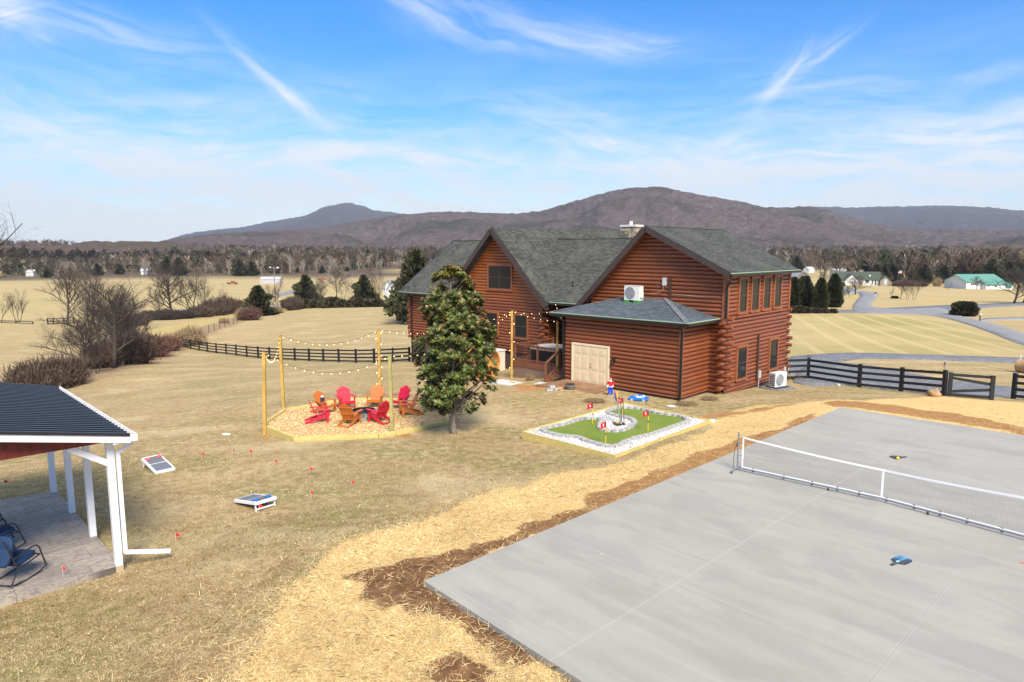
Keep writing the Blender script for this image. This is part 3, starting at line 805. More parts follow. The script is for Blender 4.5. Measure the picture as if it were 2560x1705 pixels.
# left end gable wall (side facing left)
# main roof: ridge y=6.7 z=7.72, eave y=1.08 z=3.84
RY, RZM, EY, EZM = 6.7, 7.74, 1.08, 3.84
pit = (RZM - EZM) / (RY - EY)
mb = MB()
mb.slab([P(-27.25, EY, EZM), P(-21.55, EY, EZM), P(-17.6, RY, RZM), P(-27.25, RY, RZM)], .16)
mb.slab([P(-12.5, EY, EZM), P(-7.3, EY, EZM), P(-7.3, RY, RZM), P(-16.5, RY, RZM)], .16)
mb.slab([P(-27.25, RY, RZM), P(-7.3, RY, RZM), P(-7.3, 12.3, EZM), P(-27.25, 12.3, EZM)], .16)
mb.tube([(-27.25, RY, RZM + .01), (-7.6, RY, RZM + .01)], .05, 6)
mb.build('main_roof', SH, house)
mb = MB()
mb.add([P(-26.6, YM, 3.7), P(-26.6, 11.7, 3.7), P(-26.6, RY, 7.3)], [(0, 2, 1)])
mb.bar((-27.27, EY, EZM - .12), (-27.27, RY, RZM - .12), .05, .26); mb.bar((-27.27, RY, RZM - .12), (-27.27, 12.3, EZM - .12), .05, .26)
mb.build('left_rake_board', DARKTRIM, house)
# cross gable roof
ya = .95; GR = 8.42
zc = lambda x: GR - 1.0 * abs(x - GA)
gx0, gx1 = -21.95, -12.15
def crossroof():
    mb = MB()
    yb_e = EY + (zc(gx1) - EZM) / pit       # where the low edge meets the main slope
    # right slope, cut along the valley with the main front slope, then beyond the ridge out to y=16.8
    mb.slab([P(GA, ya, GR), P(gx1, ya, zc(gx1)), P(gx1, yb_e + .15, zc(gx1)), P(GA + (GR - RZM) - .0, RY + .2, RZM - .0), P(GA + (GR - RZM), 16.8, RZM), P(GA, 16.8, GR)], .15)
    mb.slab([P(gx0, ya, zc(gx0)), P(GA, ya, GR), P(GA, 16.8, GR), P(gx0, 16.8, zc(gx0))], .15)
    mb.slab([P(GA + (GR - RZM) , RY+ .25, RZM), P(gx1, 11.5, zc(gx1)), P(gx1, 16.8, zc(gx1)), P(GA + (GR - RZM), 16.8, RZM)], .15)
    mb.tube([(GA, ya + .01, GR + .01), (GA, 16.8, GR + .01)], .05, 6)
    return mb.build('gable_roof', SH, house)
crossroof()
mb = MB()
rake(mb, (GA, ya - .03, GR - .13), (gx1 + .02, ya - .03, zc(gx1) - .13), h=.32)
rake(mb, (gx0, ya - .03, zc(gx0) - .13), (GA, ya - .03, GR - .13), h=.32)
mb.build('rake_board', DARKTRIM, house)
mb = MB()
mb.slab([P(GA, ya, GR - .17), P(gx1, ya, zc(gx1) - .17), P(gx1, YM, zc(gx1) - .17), P(GA, YM, GR - .17)], .02)
mb.slab([P(gx0, ya, zc(gx0) - .17), P(GA, ya, GR - .17), P(GA, YM, GR - .17), P(gx0, YM, zc(gx0) - .17)], .02)
mb.build('soffit', TRIM, house)
gutter((-27.2, EY, EZM - .04), (gx0 + .2, EY, EZM - .04), dirn=(0, -1, 0))
gutter((gx1 + .1, EY, EZM - .04), (-8.3, EY, EZM - .04), dirn=(0, -1, 0))
mb = MB(); mb.cyl((-11.3, 2.4, 4.55), .035, .55, 8); mb.build('vent_pipe', GUT, house)

# --- low shed in front: x -7.6..-.75, y -2.75..0, hip roof
SX0, SX1, SY = -7.6, -.75, -2.75
mb = MB()
logwall(mb, (0, SY, 0), FX, FY, SX0, SX1, .12, 3.5)
logwall(mb, (SX1, SY, 0), RX, RN, 0, 2.75, .12, 3.5)
logwall(mb, (SX0, SY, 0), RX, -RN, 0, 4.5, .12, 3.5)
mb.build('shed_wall', LOG, house, smooth=True)
mb = MB(); mb.b2(SX0 + .02, SX1 - .02, SY + .02, 0, -.6, .14); mb.build('shed_foundation', FOUND, house)
ex0, ex1, ey, ez = SX0 - .85, SX1 + .5, SY - .38, 3.70
hx0, hx1, hz = -5.5, -3.35, 4.55
mb = MB()
mb.slab([P(ex0, ey, ez), P(ex1, ey, ez), P(hx1, .02, hz), P(hx0, .02, hz)], .1)
mb.slab([P(ex1, ey, ez), P(ex1, .02, ez), P(hx1, .02, hz)], .1)
mb.slab([P(ex0, .02, ez), P(ex0, ey, ez), P(hx0, .02, hz)], .1)
mb.build('shed_roof', SHB, house)
HIP = mat('hip_cap_shingle', (.125, .135, .155), .9, var=.3, vscale=6)
mb = MB(); mb.bar((ex1, ey, ez + .012), (hx1, .02, hz + .012), .26, .02); mb.bar((ex0, ey, ez + .012), (hx0, .02, hz + .012), .2, .02); mb.build('hip_cap', HIP, house)
gutter((ex0, ey, ez - .02), (ex1, ey, ez - .02), dirn=(0, -1, 0)); gutter((ex1, ey - .06, ez - .02), (ex1, .0, ez - .02))
mb = MB(); mb.b2(ex0 + .1, ex1 - .1, ey + .05, 0, ez - .2, ez - .13); mb.build('shed_soffit', GUT, house)
# downspouts
def spout(pts, r=.05, name='downspout'):
    mb = MB()
    for a, b in zip(pts, pts[1:]): mb.bar(a, b, .09, .09)
    return mb.build(name, GUT, house)
spout([(SX1 + .08, ey - .02, ez - .1), (SX1 + .08, SY - .1, ez - .38), (SX1 + .08, SY - .12, .05), (SX1 + .1, SY - .4, -.02)])
spout([(SX0 - .5, ey, ez - .12), (SX0 - .1, SY - .1, ez - .42), (SX0 - .06, SY - .12, .25), (SX0 - .5, SY - .4, .02)])
spout([(xe + .02, -.55, 5.85), (xe - .02, -.5, 5.55), (.12, -.14, 5.25), (.12, -.14, 3.75)])
spout([(-26.35, EY - .05, 3.7), (-26.35, YM - .12, 3.4), (-26.35, YM - .12, -1.5)])
# corner trim boards & log ends
mb = MB()
mb.b2(-.12, .13, -.13, -.07, 3.6, 5.85); mb.b2(.07, .13, -.07, .10, 3.6, 5.85); mb.build('corner_trim', TRIM, house)
mb = MB(); mb.b2(.065, .13, 7.38, 7.54, 3.6, 5.9); mb.build('corner_trim', TRIM, house)
mb = MB(); mb.b2(SX1 - .06, SX1 + .11, SY - .11, SY + .02, .15, 3.5)
mb.build('corner_trim', TRIM, house)
def logends(x, y, z0, z1, name='log_ends', fr=.30):
    mb = MB(); k = 0; z = z0
    while z < z1:
        ln = fr + rng.uniform(-.06, .10)
        if k % 2: mb.tube([(x - .1, y, z), (x + ln, y, z)], [.10, .10], 10)
        else: mb.tube([(x, y + .1, z), (x, y - ln, z)], [.10, .10], 10)
        z += LH; k += 1
    return mb.build(name, LOG, house, smooth=False)
logends(0, 0, .3, 3.75, fr=.42); 
def logends_b(x, y, z0, z1, sy=1):
    mb = MB(); k = 0; z = z0
    while z < z1:
        ln = .25 + rng.uniform(-.06, .12)
        if k % 2: mb.tube([(x - .1, y, z), (x + ln, y, z)], .10, 10)
        else: mb.tube([(x, y - .1, z), (x, y + ln * sy, z)], .10, 10)
        z += LH; k += 1
    return mb.build('log_ends', LOG, house)
logends_b(0, 7.5, -.1, 3.75)
logends(-13, YM, .5, 3.6, fr=.34)
mb = MB(); k = 0; z = .4
while z < 3.6:
    ln = .22 + rng.uniform(-.06, .1)
    mb.tube([(-26.5, YM, z), (-26.6 - ln, YM, z)] if k % 2 else [(-26.6, YM + .1, z), (-26.6, YM - ln, z)], .10, 10); z += LH; k += 1
mb.build('log_ends', LOG, house)
# windows: outward box frame with sashes
def window(c, w, h, face='F', double=False, name='window'):
    """c centre on the wall plane; face F (towards -y) or R (towards +x)"""
    M = Matrix.Identity(3) if face == 'F' else Matrix.Rotation(R(90), 3, 'Z')
    c = Vector(c)
    def bx(mb, x0, x1, y0, y1, z0, z1):
        cc = M @ Vector(((x0 + x1) / 2, (y0 + y1) / 2, (z0 + z1) / 2)) + c
        mb.box(cc, (abs(x1 - x0), abs(y1 - y0), abs(z1 - z0)), M=M)
    t = .12
    mb = MB()
    bx(mb, -w / 2 - t, -w / 2, -.145, .02, -h / 2 - t, h / 2 + t); bx(mb, w / 2, w / 2 + t, -.145, .02, -h / 2 - t, h / 2 + t)
    bx(mb, -w / 2, w / 2, -.145, .02, h / 2, h / 2 + t); bx(mb, -w / 2 - t - .03, w / 2 + t + .03, -.19, -.147, -h / 2 - t, -h / 2 - t + .05); bx(mb, -w / 2, w / 2, -.145, .02, -h / 2 - t, -h / 2)
    f = mb.build(name, TRIM, house)
    mb = MB()
    n = 2 if double else 1
    ww = w / n
    for i in range(n):
        x0 = -w / 2 + ww * i; x1 = x0 + ww
        bx(mb, x0, x0 + .045, -.128, 0, -h / 2, h / 2); bx(mb, x1 - .045, x1, -.128, 0, -h / 2, h / 2)
        bx(mb, x0 + .045, x1 - .045, -.128, 0, h / 2 - .05, h / 2); bx(mb, x0 + .045, x1 - .045, -.128, 0, -h / 2, -h / 2 + .05)
        bx(mb, x0 + .045, x1 - .045, -.121, 0, -.03, .03)
    mb.build('sash', SASH, f)
    mb = MB(); bx(mb, -w / 2, w / 2, -.106, -.088, -h / 2, h / 2); mb.build('pane', GLASS, f)
window((-16.85, YM, 5.2), 2.1, 1.52, 'F', True)
window((-14.9, YM, 2.05), 1.05, 1.45, 'F')
window((-17.6, YM, 2.05), 1.05, 1.45, 'F')
for yc in (1.62, 3.02, 4.42, 5.82): window((0, yc, 4.76), .78, 1.62, 'R')
window((0, 1.80, 1.35), .98, 1.58, 'R'); window((0, 5.68, 1.38), .98, 1.58, 'R')
mb = MB(); mb.b2(.10, .16, .95, 6.5, 3.70, 3.78); mb.build('window_ledge', TRIM, house)
# double door of the shed
CRM = mat('cream_door_paint', (.68, .55, .36), .5, var=.04)
mb = MB()
dx0, dx1, dz1 = -7.12, -4.72, 2.18
mb.b2(dx0, dx0 + .09, SY - .14, SY, .02, dz1); mb.b2(dx1 - .09, dx1, SY - .14, SY, .02, dz1); mb.b2(dx0 + .09, dx1 - .09, SY - .14, SY, dz1 - .09, dz1)
mb.b2(dx0 + .09, dx1 - .09, SY - .16, SY, .02, .07)
dfm = mb.build('door_frame', mat('cream_trim_paint', (.76, .64, .45), .5), house)
lw = (dx1 - dx0 - .18) / 2
for i in range(2):
    a = dx0 + .09 + lw * i + .008; b = a + lw - .016
    mb = MB(); mb.b2(a, b, SY - .115, SY, .07, dz1 - .095)
    for (z0, z1) in ((.22, .72), (.86, 1.52), (1.66, 1.95)):
        for (p, q) in ((a + .13, (a + b) / 2 - .06), ((a + b) / 2 + .06, b - .13)):
            mb.b2(p, q, SY - .126, SY - .115, z0, z1); mb.b2(p + .05, q - .05, SY - .132, SY - .126, z0 + .05, z1 - .05)
    dl = mb.build('door', CRM, house)
    if i == 1:
        mb = MB(); mb.ell((a + .07, SY - .16, 1.02), .035); mb.build('door_handle', mat('brass', (.35, .24, .09), .3, 1.), dl); mb = MB(); mb.cyl((a + .07, SY - .15, 1.17), .02, .03, 8); mb.build('lock', MATS['brass'], dl)
mb = MB(); mb.b2(-4.5, -4.36, SY - .2, SY - .05, 1.42, 1.62); mb.ell((-4.43, SY - .22, 1.38), (.06, .06, .09)); mb.build('wall_lamp', GUT, house)
mb = MB(); mb.b2(-15.15, -15.0, YM - .3, YM - .06, 5.75, 5.87); mb.ell((-15.1, YM - .38, 5.78), .06); mb.ell((-15.0, YM - .36, 5.76), .06); mb.build('flood_light', mat('lamp_grey', (.4, .38, .36), .5), house)
# conduit and boxes on the gable wall
mb = MB(); mb.cur = 0; mb.b2(-3.05, -2.93, -.14, -.06, 4.35, 5.62); mb.b2(-3.9, -3.05, -.14, -.07, 4.40, 4.5)
mb.build('line_cover', mat('line_cover_brown', (.06, .03, .022), .5), house)
mb = MB(); mb.b2(-3.42, -3.22, -.17, -.06, 5.2, 5.6); mb.build('disconnect_box', mat('box_grey', (.52, .53, .53), .5), house)
mb = MB(); mb.tube([(-3.33, -.15, 5.2), (-3.38, -.16, 4.95), (-3.7, -.2, 4.8), (-4.1, -.25, 4.75)], .015, 6); mb.tube([(-2.9, -.09, 4.78), (-1.5, -.09, 4.72), (-.3, -.09, 4.78)], .016, 6)
mb.build('cable', mat('cable_tan', (.42, .30, .22), .6), house)
mb = MB(); mb.b2(.09, .17, 3.58, 3.70, .15, 2.62); mb.build('line_cover', MATS['line_cover_brown'], house)
mb = MB(); mb.b2(.09, .20, 3.80, 3.98, .28, .68); mb.cyl((.14, 3.86, -.2), .02, .5, 6); mb.build('disconnect_box', MATS['box_grey'], house)
mb = MB(); mb.b2(.08, .16, 7.28, 7.42, .1, .45); mb.cyl((.12, 7.35, -.4), .025, .55, 6); mb.cyl((.2, 7.3, -.6), .02, .9, 6); mb.build('utility_box', MATS['box_grey'], house)
mb = MB(); mb.b2(-13.42, -13.26, YM - .16, YM - .06, .42, .66); mb.build('outlet_box', MATS['box_grey'], house)
# chimney
m, nt = newmat('fieldstone')
tc = nt.node('ShaderNodeTexCoord').outputs['Object']
v = nt.node('ShaderNodeTexVoronoi', {'Vector': nt.mapv(tc, (1, 1, 1.5)), 'Scale': 4.5})
e = nt.node('ShaderNodeTexVoronoi', {'Vector': nt.mapv(tc, (1, 1, 1.5)), 'Scale': 4.5}, feature='DISTANCE_TO_EDGE').outputs['Distance']
c = nt.mix(nt.node('ShaderNodeSeparateColor', {0: v.outputs['Color']}).outputs[0], (.22, .17, .11), (.58, .50, .38))
c = nt.mix(nt.ss(e, .06, .02), c, (.10, .085, .07))
finish(nt, c, .9, nt.node('ShaderNodeBump', {'Height': nt.ss(e, 0, .15), 'Strength': .8, 'Distance': .04}).outputs[0])
mb = MB(); mb.b2(-17.2, -15.78, 16.0, 17.0, 5, 8.86); ch = mb.build('chimney', m, house)
mb = MB(); mb.b2(-17.26, -15.72, 15.94, 17.06, 8.86, 9.02); mb.cyl((-16.5, 16.4, 9.02), .14, .3, 10); mb.build('chimney_cap', mat('white_concrete', (.62, .61, .58), .8), ch)

# ------------------------------------------------------------------ deck with stairs, rails
def HL(x, y, z=0.): return HO + Matrix.Rotation(HR, 3, 'Z') @ Vector((x, y, z))
DK = mat('deck_boards', (.17, .075, .042), .6, var=.25, vscale=6)
DKR = mat('deck_rail', (.185, .07, .038), .55, var=.15)
BAL = mat('black_baluster', (.02, .017, .016), .4)
deck = thing('wooden_deck', 'raised brown wooden deck with black balusters, lattice skirt and steps between gable and shed', 'deck', HO, HR)
DZ = .55
mb = MB()
yy = -2.0
while yy < 1.6: mb.b2(-12.2, SX0 - .02, yy, yy + .135, DZ - .035, DZ); yy += .145
yy = 1.7
while yy < 4.2: mb.b2(-12.95, -8.05, yy, yy + .135, DZ - .035, DZ); yy += .145
mb.build('floor_boards', DK, deck)
mb = MB(); mb.b2(-12.2, -8.55, -2.05, -2.0, DZ - .32, DZ - .0); mb.b2(-12.25, -12.2, -2.05, 1.6, DZ - .32, DZ); mb.b2(-8.6, -8.55, -2.0, -1.9, DZ - .3, DZ)
mb.build('rim_board', DKR, deck)
m, nt = newmat('lattice')
mb = MB()
k = -12.15
LAT = mat('lattice_slats', (.27, .18, .135), .7)
zb = -.62
for i in range(44):
    x = -12.9 + i * .1
    for sgn, yo in ((1, 0), (-1, .012)):
        x0, z0_, x1, z1_ = (x, zb, x + sgn * .85, zb + .85)
        # clip to panel
        def cl(xa, za, xb, zb_):
            t0, t1 = 0, 1
            for p, q in ((-(xb - xa), xa + 12.15), (xb - xa, -9.25 - xa), (-(zb_ - za), za - zb), (zb_ - za, DZ - .33 - za)):
                if abs(p) < 1e-9: continue
                r = q / p
                if p < 0: t0 = max(t0, r)
                else: t1 = min(t1, r)
            return t0, t1
        t0, t1 = cl(x0, z0_, x1, z1_)
        if t1 - t0 > .02:
            a = (x0 + (x1 - x0) * t0, -2.02 + yo, z0_ + (z1_ - z0_) * t0); b = (x0 + (x1 - x0) * t1, -2.02 + yo, z0_ + (z1_ - z0_) * t1)
            mb.bar(a, b, .012, .032, up=(1, 0, 1) if sgn < 0 else (-1, 0, 1))
mb.build('lattice_panel', LAT, deck)
mb = MB(); mb.b2(-12.1, -9.2, -1.95, -1.93, zb, DZ - .33); mb.build('skirt_backing', mat('dark_void', (.03, .024, .02), .9), deck)  # dark sheet stands in for the shade under the deck
def post(x, y, z0, z1, w=.1):
    mb = MB(); mb.b2(x - w / 2, x + w / 2, y - w / 2, y + w / 2, z0, z1); mb.b2(x - w / 2 - .02, x + w / 2 + .02, y - w / 2 - .02, y + w / 2 + .02, z1, z1 + .03); mb.build('rail_post', DKR, deck)
for x, y in ((-12.12, -1.95), (-10.35, -1.95), (-8.66, -1.95), (-12.12, .2), (-12.12, 1.5)): post(x, y, -.55 if y < -1.9 else DZ, DZ + 1.02)
def rail(a, b, zlo=.12, zhi=.98, nb=None):
    a = Vector(a); b = Vector(b)
    mb = MB(); mb.bar(a + Vector((0, 0, zlo)), b + Vector((0, 0, zlo)), .05, .08); mb.build('bottom_rail', DKR, deck)
    mb = MB(); mb.bar(a + Vector((0, 0, zhi)), b + Vector((0, 0, zhi)), .09, .04)
    mb.bar(a + Vector((0, 0, zhi - .06)), b + Vector((0, 0, zhi - .045)), .04, .06)
    r = mb.build('hand_rail', DKR, deck)
    n = int((b - a).length / .12); mb = MB()
    for i in range(1, n):
        p = a + (b - a) * i / n; mb.bar(p + Vector((0, 0, zlo + .02)), p + Vector((0, 0, zhi - .07)), .02, .02)
    mb.build('balusters', BAL, r)
rail((-12.07, -1.95, DZ), (-10.4, -1.95, DZ)); rail((-10.3, -1.95, DZ), (-8.71, -1.95, DZ)); rail((-12.12, -1.9, DZ), (-12.12, .15, DZ)); rail((-12.12, .25, DZ), (-12.12, 1.45, DZ))
mb = MB()
for i in range(4):
    z = DZ - (i + 1) * .155; yt = -2.0 - i * .29
    mb.b2(-8.62, SX0 - .05, yt - .31, yt, z - .035, z); mb.b2(-8.58, SX0 - .07, yt - .03, yt, z, z + .12)
mb.build('steps', DK, deck)
mb = MB(); mb.slab([(-8.63, -2.0, DZ - .05), (-8.63, -2.0, DZ - .35), (-8.63, -3.2, -.15), (-8.63, -3.2, .02)], .04); mb.build('stringer', DKR, deck)
post(-8.66, -3.2, -.15, .95)
rail((-8.66, -2.0, DZ), (-8.66, -3.15, -.03)); 
post(SX0 - .12, -1.95, DZ, DZ + 1.0)
# ------------------------------------------------------------------ things on the deck
hz_ = DZ
tub = thing('hot_tub', 'dark panelled hot tub under a pale grey cover on the wooden deck', 'hot tub', HL(-10.15, -.65, DZ), HR)
mb = MB(); mb.b2(-1.0, 1.0, -.95, .95, 0, .74)
for i in range(26):
    x = -.98 + i * .0784; mb.b2(x, x + .02, -.975, -.95, .03, .72)
    mb.b2(1.0, 1.02, x * .95, x * .95 + .02, .03, .72)
mb.build('cabinet', mat('tub_black', (.022, .02, .028), .5), tub)
mb = MB(); mb.prism([(-1.04, -1.0), (1.04, -1.0), (1.04, 1.0), (-1.04, 1.0)], .74, .82); mb.slab([(-1.04, -1.0, .86), (1.04, -1.0, .86), (1.04, 0, .93), (-1.04, 0, .93)], .08); mb.slab([(-1.04, 0, .93), (1.04, 0, .93), (1.04, 1.0, .86), (-1.04, 1.0, .86)], .08)
mb.build('cover', mat('tub_cover', (.40, .38, .35), .7, var=.3, vscale=6), tub)
gr = thing('barbecue_grill', 'stainless steel gas grill at the back of the deck beside the log corner', 'grill', HL(-9.7, 1.6, DZ), HR)
STL = mat('stainless', (.55, .54, .52), .35, .8)
mb = MB(); mb.b2(-.55, .55, -.25, .25, .12, .85); mb.build('cart', mat('grill_black', (.03, .03, .03), .4), gr)
mb = MB(); mb.b2(-.85, .85, -.28, .28, .86, .92); mb.build('side_shelf', STL, gr)
mb = MB(); mb.slab([(-.4, -.26, .92), (.4, -.26, .92), (.4, -.2, 1.12), (-.4, -.2, 1.12)], .03); mb.b2(-.4, .4, -.2, .22, .95, 1.18); mb.tube([(-.3, -.3, 1.0), (.3, -.3, 1.0)], .015, 6); mb.build('lid', STL, gr)

# ------------------------------------------------------------------ heat pump units
WHT = mat('white_enamel', (.70, .69, .66), .45, var=.04)
GRL = mat('grille_grey', (.36, .37, .38), .5)
def heatpump(label, loc, rz, group='outdoor heat pump units'):
    t = thing('heat_pump', label, 'air conditioner', loc, rz, group)
    mb = MB(); mb.b2(-.46, .46, -.19, .19, .06, .78); mb.b2(-.47, .47, -.2, .2, .78, .80); mb.build('casing', WHT, t)
    mb = MB(); cx = -.10
    for rr in (.10, .17, .24, .31): mb.tube([(cx + rr * math.cos(a * math.pi / 12), -.205, .42 + rr * math.sin(a * math.pi / 12)) for a in range(25)], .007, 4, cap=False)
    for a in range(8):
        q = a * math.pi / 4; mb.bar((cx, -.205, .42), (cx + .31 * math.cos(q), -.205, .42 + .31 * math.sin(q)), .01, .01)
    mb.build('fan_grille', GRL, t)
    mb = MB(); mb.tube([(cx, -.192, .42), (cx, -.196, .42)], [.31, .31], 24); mb.build('fan_opening', mat('fan_dark', (.23, .24, .26), .5), t)
    mb = MB()
    for i in range(7):
        for j in range(3): mb.b2(-.475, -.455, -.15 + j * .11, -.07 + j * .11, .12 + i * .09, .17 + i * .09)
    mb.build('side_louvres', mat('louvre_dark', (.05, .05, .05), .6), t)
    mb = MB(); mb.b2(.47, .53, -.12, .12, .2, .5); mb.build('valve_cover', WHT, t)
    return t
hp = heatpump('white heat pump unit standing on the low blue shed roof', HL(-4.75, -.75, 4.36), HR)
mb = MB()
for x in (-.3, .3): mb.b2(x - .14, x + .14, -.26, .26, -.10, .06)
mb.build('support_foot', mat('green_black_foot', (.05, .25, .06), .6), hp)
HP2 = HL(1.0, 4.25, 0); HP2.z = T(HP2.x, HP2.y) + .08
hp2 = heatpump('white heat pump unit on the ground against the log side wall', HP2, HR + R(90) - R(14))
mb = MB(); mb.b2(-.5, .5, -.3, .3, 0, .06); mb.build('support_foot', mat('black_plastic', (.02, .02, .02), .5), hp2)
mb = MB(); mb.b2(-.75, .75, -.6, .6, -.12, -.0)
o = mb.build('gravel_pad', dark_gravel); o.location = HP2; o.rotation_euler = (0, 0, HR + R(76)); tag(o, 'small dark gravel pad below the ground heat pump', 'pad')
# ------------------------------------------------------------------ wooded hills
def forest_mat(name, a, b, g, gs=.004, spk=.35):
    m, nt = newmat(name)
    P = nt.node('ShaderNodeNewGeometry').outputs['Position']
    n = nt.noise(P, .07, 5, .8); n2 = nt.noise(P, gs, 4, .6); n3 = nt.noise(P, .03, 4, .7)
    c = nt.mix(nt.ss(n, .3, .7), a, b)
    c = nt.mix(nt.m('MULTIPLY', nt.ss(n2, .50, .66), .72), c, g)
    c = nt.mix(nt.m('MULTIPLY', nt.ss(n3, .58, .70), spk), c, tuple(x * 1.45 for x in b))
    bp = nt.node('ShaderNodeBump', {'Height': n, 'Strength': 1.0, 'Distance': 9.0}).outputs[0]
    finish(nt, c, 1.0, bp, .0)
    return m
def hill(name, prof, D0, D1, m, zb=0, seed=1, power=1.15, fold=.16, nth=760, nd=90, canopy=5., clr=None):
    prof = sorted(prof)
    xs = np.array([p[0] for p in prof], float); ys = np.array([p[1] for p in prof], float)
    px = np.linspace(-420, 2980, nth)
    py = np.interp(px, xs, ys)
    # smooth the profile a little
    k = np.ones(5) / 5; py = np.convolve(np.pad(py, 2, 'edge'), k, 'valid')
    cT, sT = math.cos(TILT), math.sin(TILT)
    rx = (px - 1280) / FPX; ry = cT + -(py - 852.5) / FPX * sT; rz = -sT + -(py - 852.5) / FPX * cT
    hyp = np.hypot(rx, ry); az = np.arctan2(rx, ry); slope = rz / hyp
    s = np.concatenate([np.linspace(0, 1, nd), 1 + np.linspace(.03, .35, 8)])
    S, I = np.meshgrid(s, np.arange(nth), indexing='ij')
    AZ = az[I]; D = D0 + (D1 - D0) * S
    zr = CAMH + slope[I] * D1
    X = D * np.sin(AZ); Yy = D * np.cos(AZ)
    up = np.where(S <= 1, np.clip(S, 0, 1) ** power, 1 - ((S - 1) / .35) ** 1.4 * .6)
    f = 1 - 2.6 * np.abs(fbm(X + Yy * .5, Yy * .6, 520, seed, 4) - .5) * 2
    f2 = (fbm(X, Yy, 900, seed + 7, 3) - .5) * 2
    env = np.clip(4 * S * (1 - S), 0, 1) * (S < 1)
    Z = zb + (zr - zb) * up + (zr - zb) * env * (f * fold + f2 * fold * 1.2)
    # never stick out above the ridge line as seen from the valley
    lim = CAMH + slope[I] * D * .985 - 2
    Z = np.where(S < .97, np.minimum(Z, lim), Z)
    Z = Z + (vnoise(X, Yy, 16, seed + 3) - .5) * canopy * 1.3 + (vnoise(X, Yy, 47, seed + 5) - .5) * canopy
    V = np.stack([X.ravel(), Yy.ravel(), Z.ravel()], 1)
    idx = np.arange(X.size).reshape(X.shape)
    F = np.stack([idx[:-1, :-1].ravel(), idx[1:, :-1].ravel(), idx[1:, 1:].ravel(), idx[:-1, 1:].ravel()], 1)[:, ::-1]
    o = npmesh(name, V, F, m, smooth=False)
    tag(o, kind='structure'); return o
sc_ = lambda L: [(x * 1.0875, y * 1.0875) for x, y in L]
FM1 = forest_mat('winter_forest', (.074, .058, .060), (.160, .128, .122), (.046, .048, .040))
FM2 = forest_mat('far_blue_forest', (.070, .068, .085), (.115, .110, .130), (.08, .08, .075), spk=.1)  # blue of the distant haze is put into this forest colour
FM0 = forest_mat('near_forest', (.080, .057, .048), (.150, .112, .090), (.09, .085, .055), gs=.008)
hill('mountain', sc_([(-300, 575), (340, 565), (420, 540), (490, 529), (560, 522), (640, 506), (700, 497), (740, 478), (770, 470), (800, 467), (820, 469), (860, 484), (900, 488), (935, 492), (1000, 510), (1400, 560), (2700, 575)]), 2900, 5200, FM2, 30, 31, 1.0, .10, 620, 50, 8)
hill('mountain', sc_([(-300, 575), (1300, 560), (1600, 510), (1780, 481), (1860, 475), (1950, 477), (2100, 473.5), (2200, 473), (2280, 477), (2354, 485), (2600, 500), (2800, 520)]), 2900, 5200, FM2, 30, 37, 1.0, .10, 620, 50, 8)
hill('hills', sc_([(-300, 572), (200, 566), (340, 560), (400, 552), (500, 540), (600, 533), (740, 525), (800, 514), (880, 500), (940, 493), (980, 490), (1060, 489), (1180, 491), (1240, 487), (1300, 470), (1330, 460), (1400, 440), (1440, 433), (1480, 431), (1500, 429), (1530, 430), (1560, 439), (1600, 447), (1700, 464), (1760, 477), (1800, 479), (1860, 476), (1900, 482), (1940, 497), (2000, 514), (2050, 523), (2100, 527), (2200, 529), (2354, 532), (2600, 535)]), 1250, 2750, FM1, 2, 41, 1.0, .36, 900, 150, 7)
hill('hills', sc_([(-300, 558), (0, 562), (55, 560), (110, 566), (165, 562), (230, 556), (300, 555), (370, 557), (440, 563), (500, 568), (600, 572), (800, 578), (1200, 580), (1900, 572), (2100, 570), (2354, 566), (2600, 560)]), 1030, 1200, FM0, -1, 53, .8, .05, 700, 26, 5)

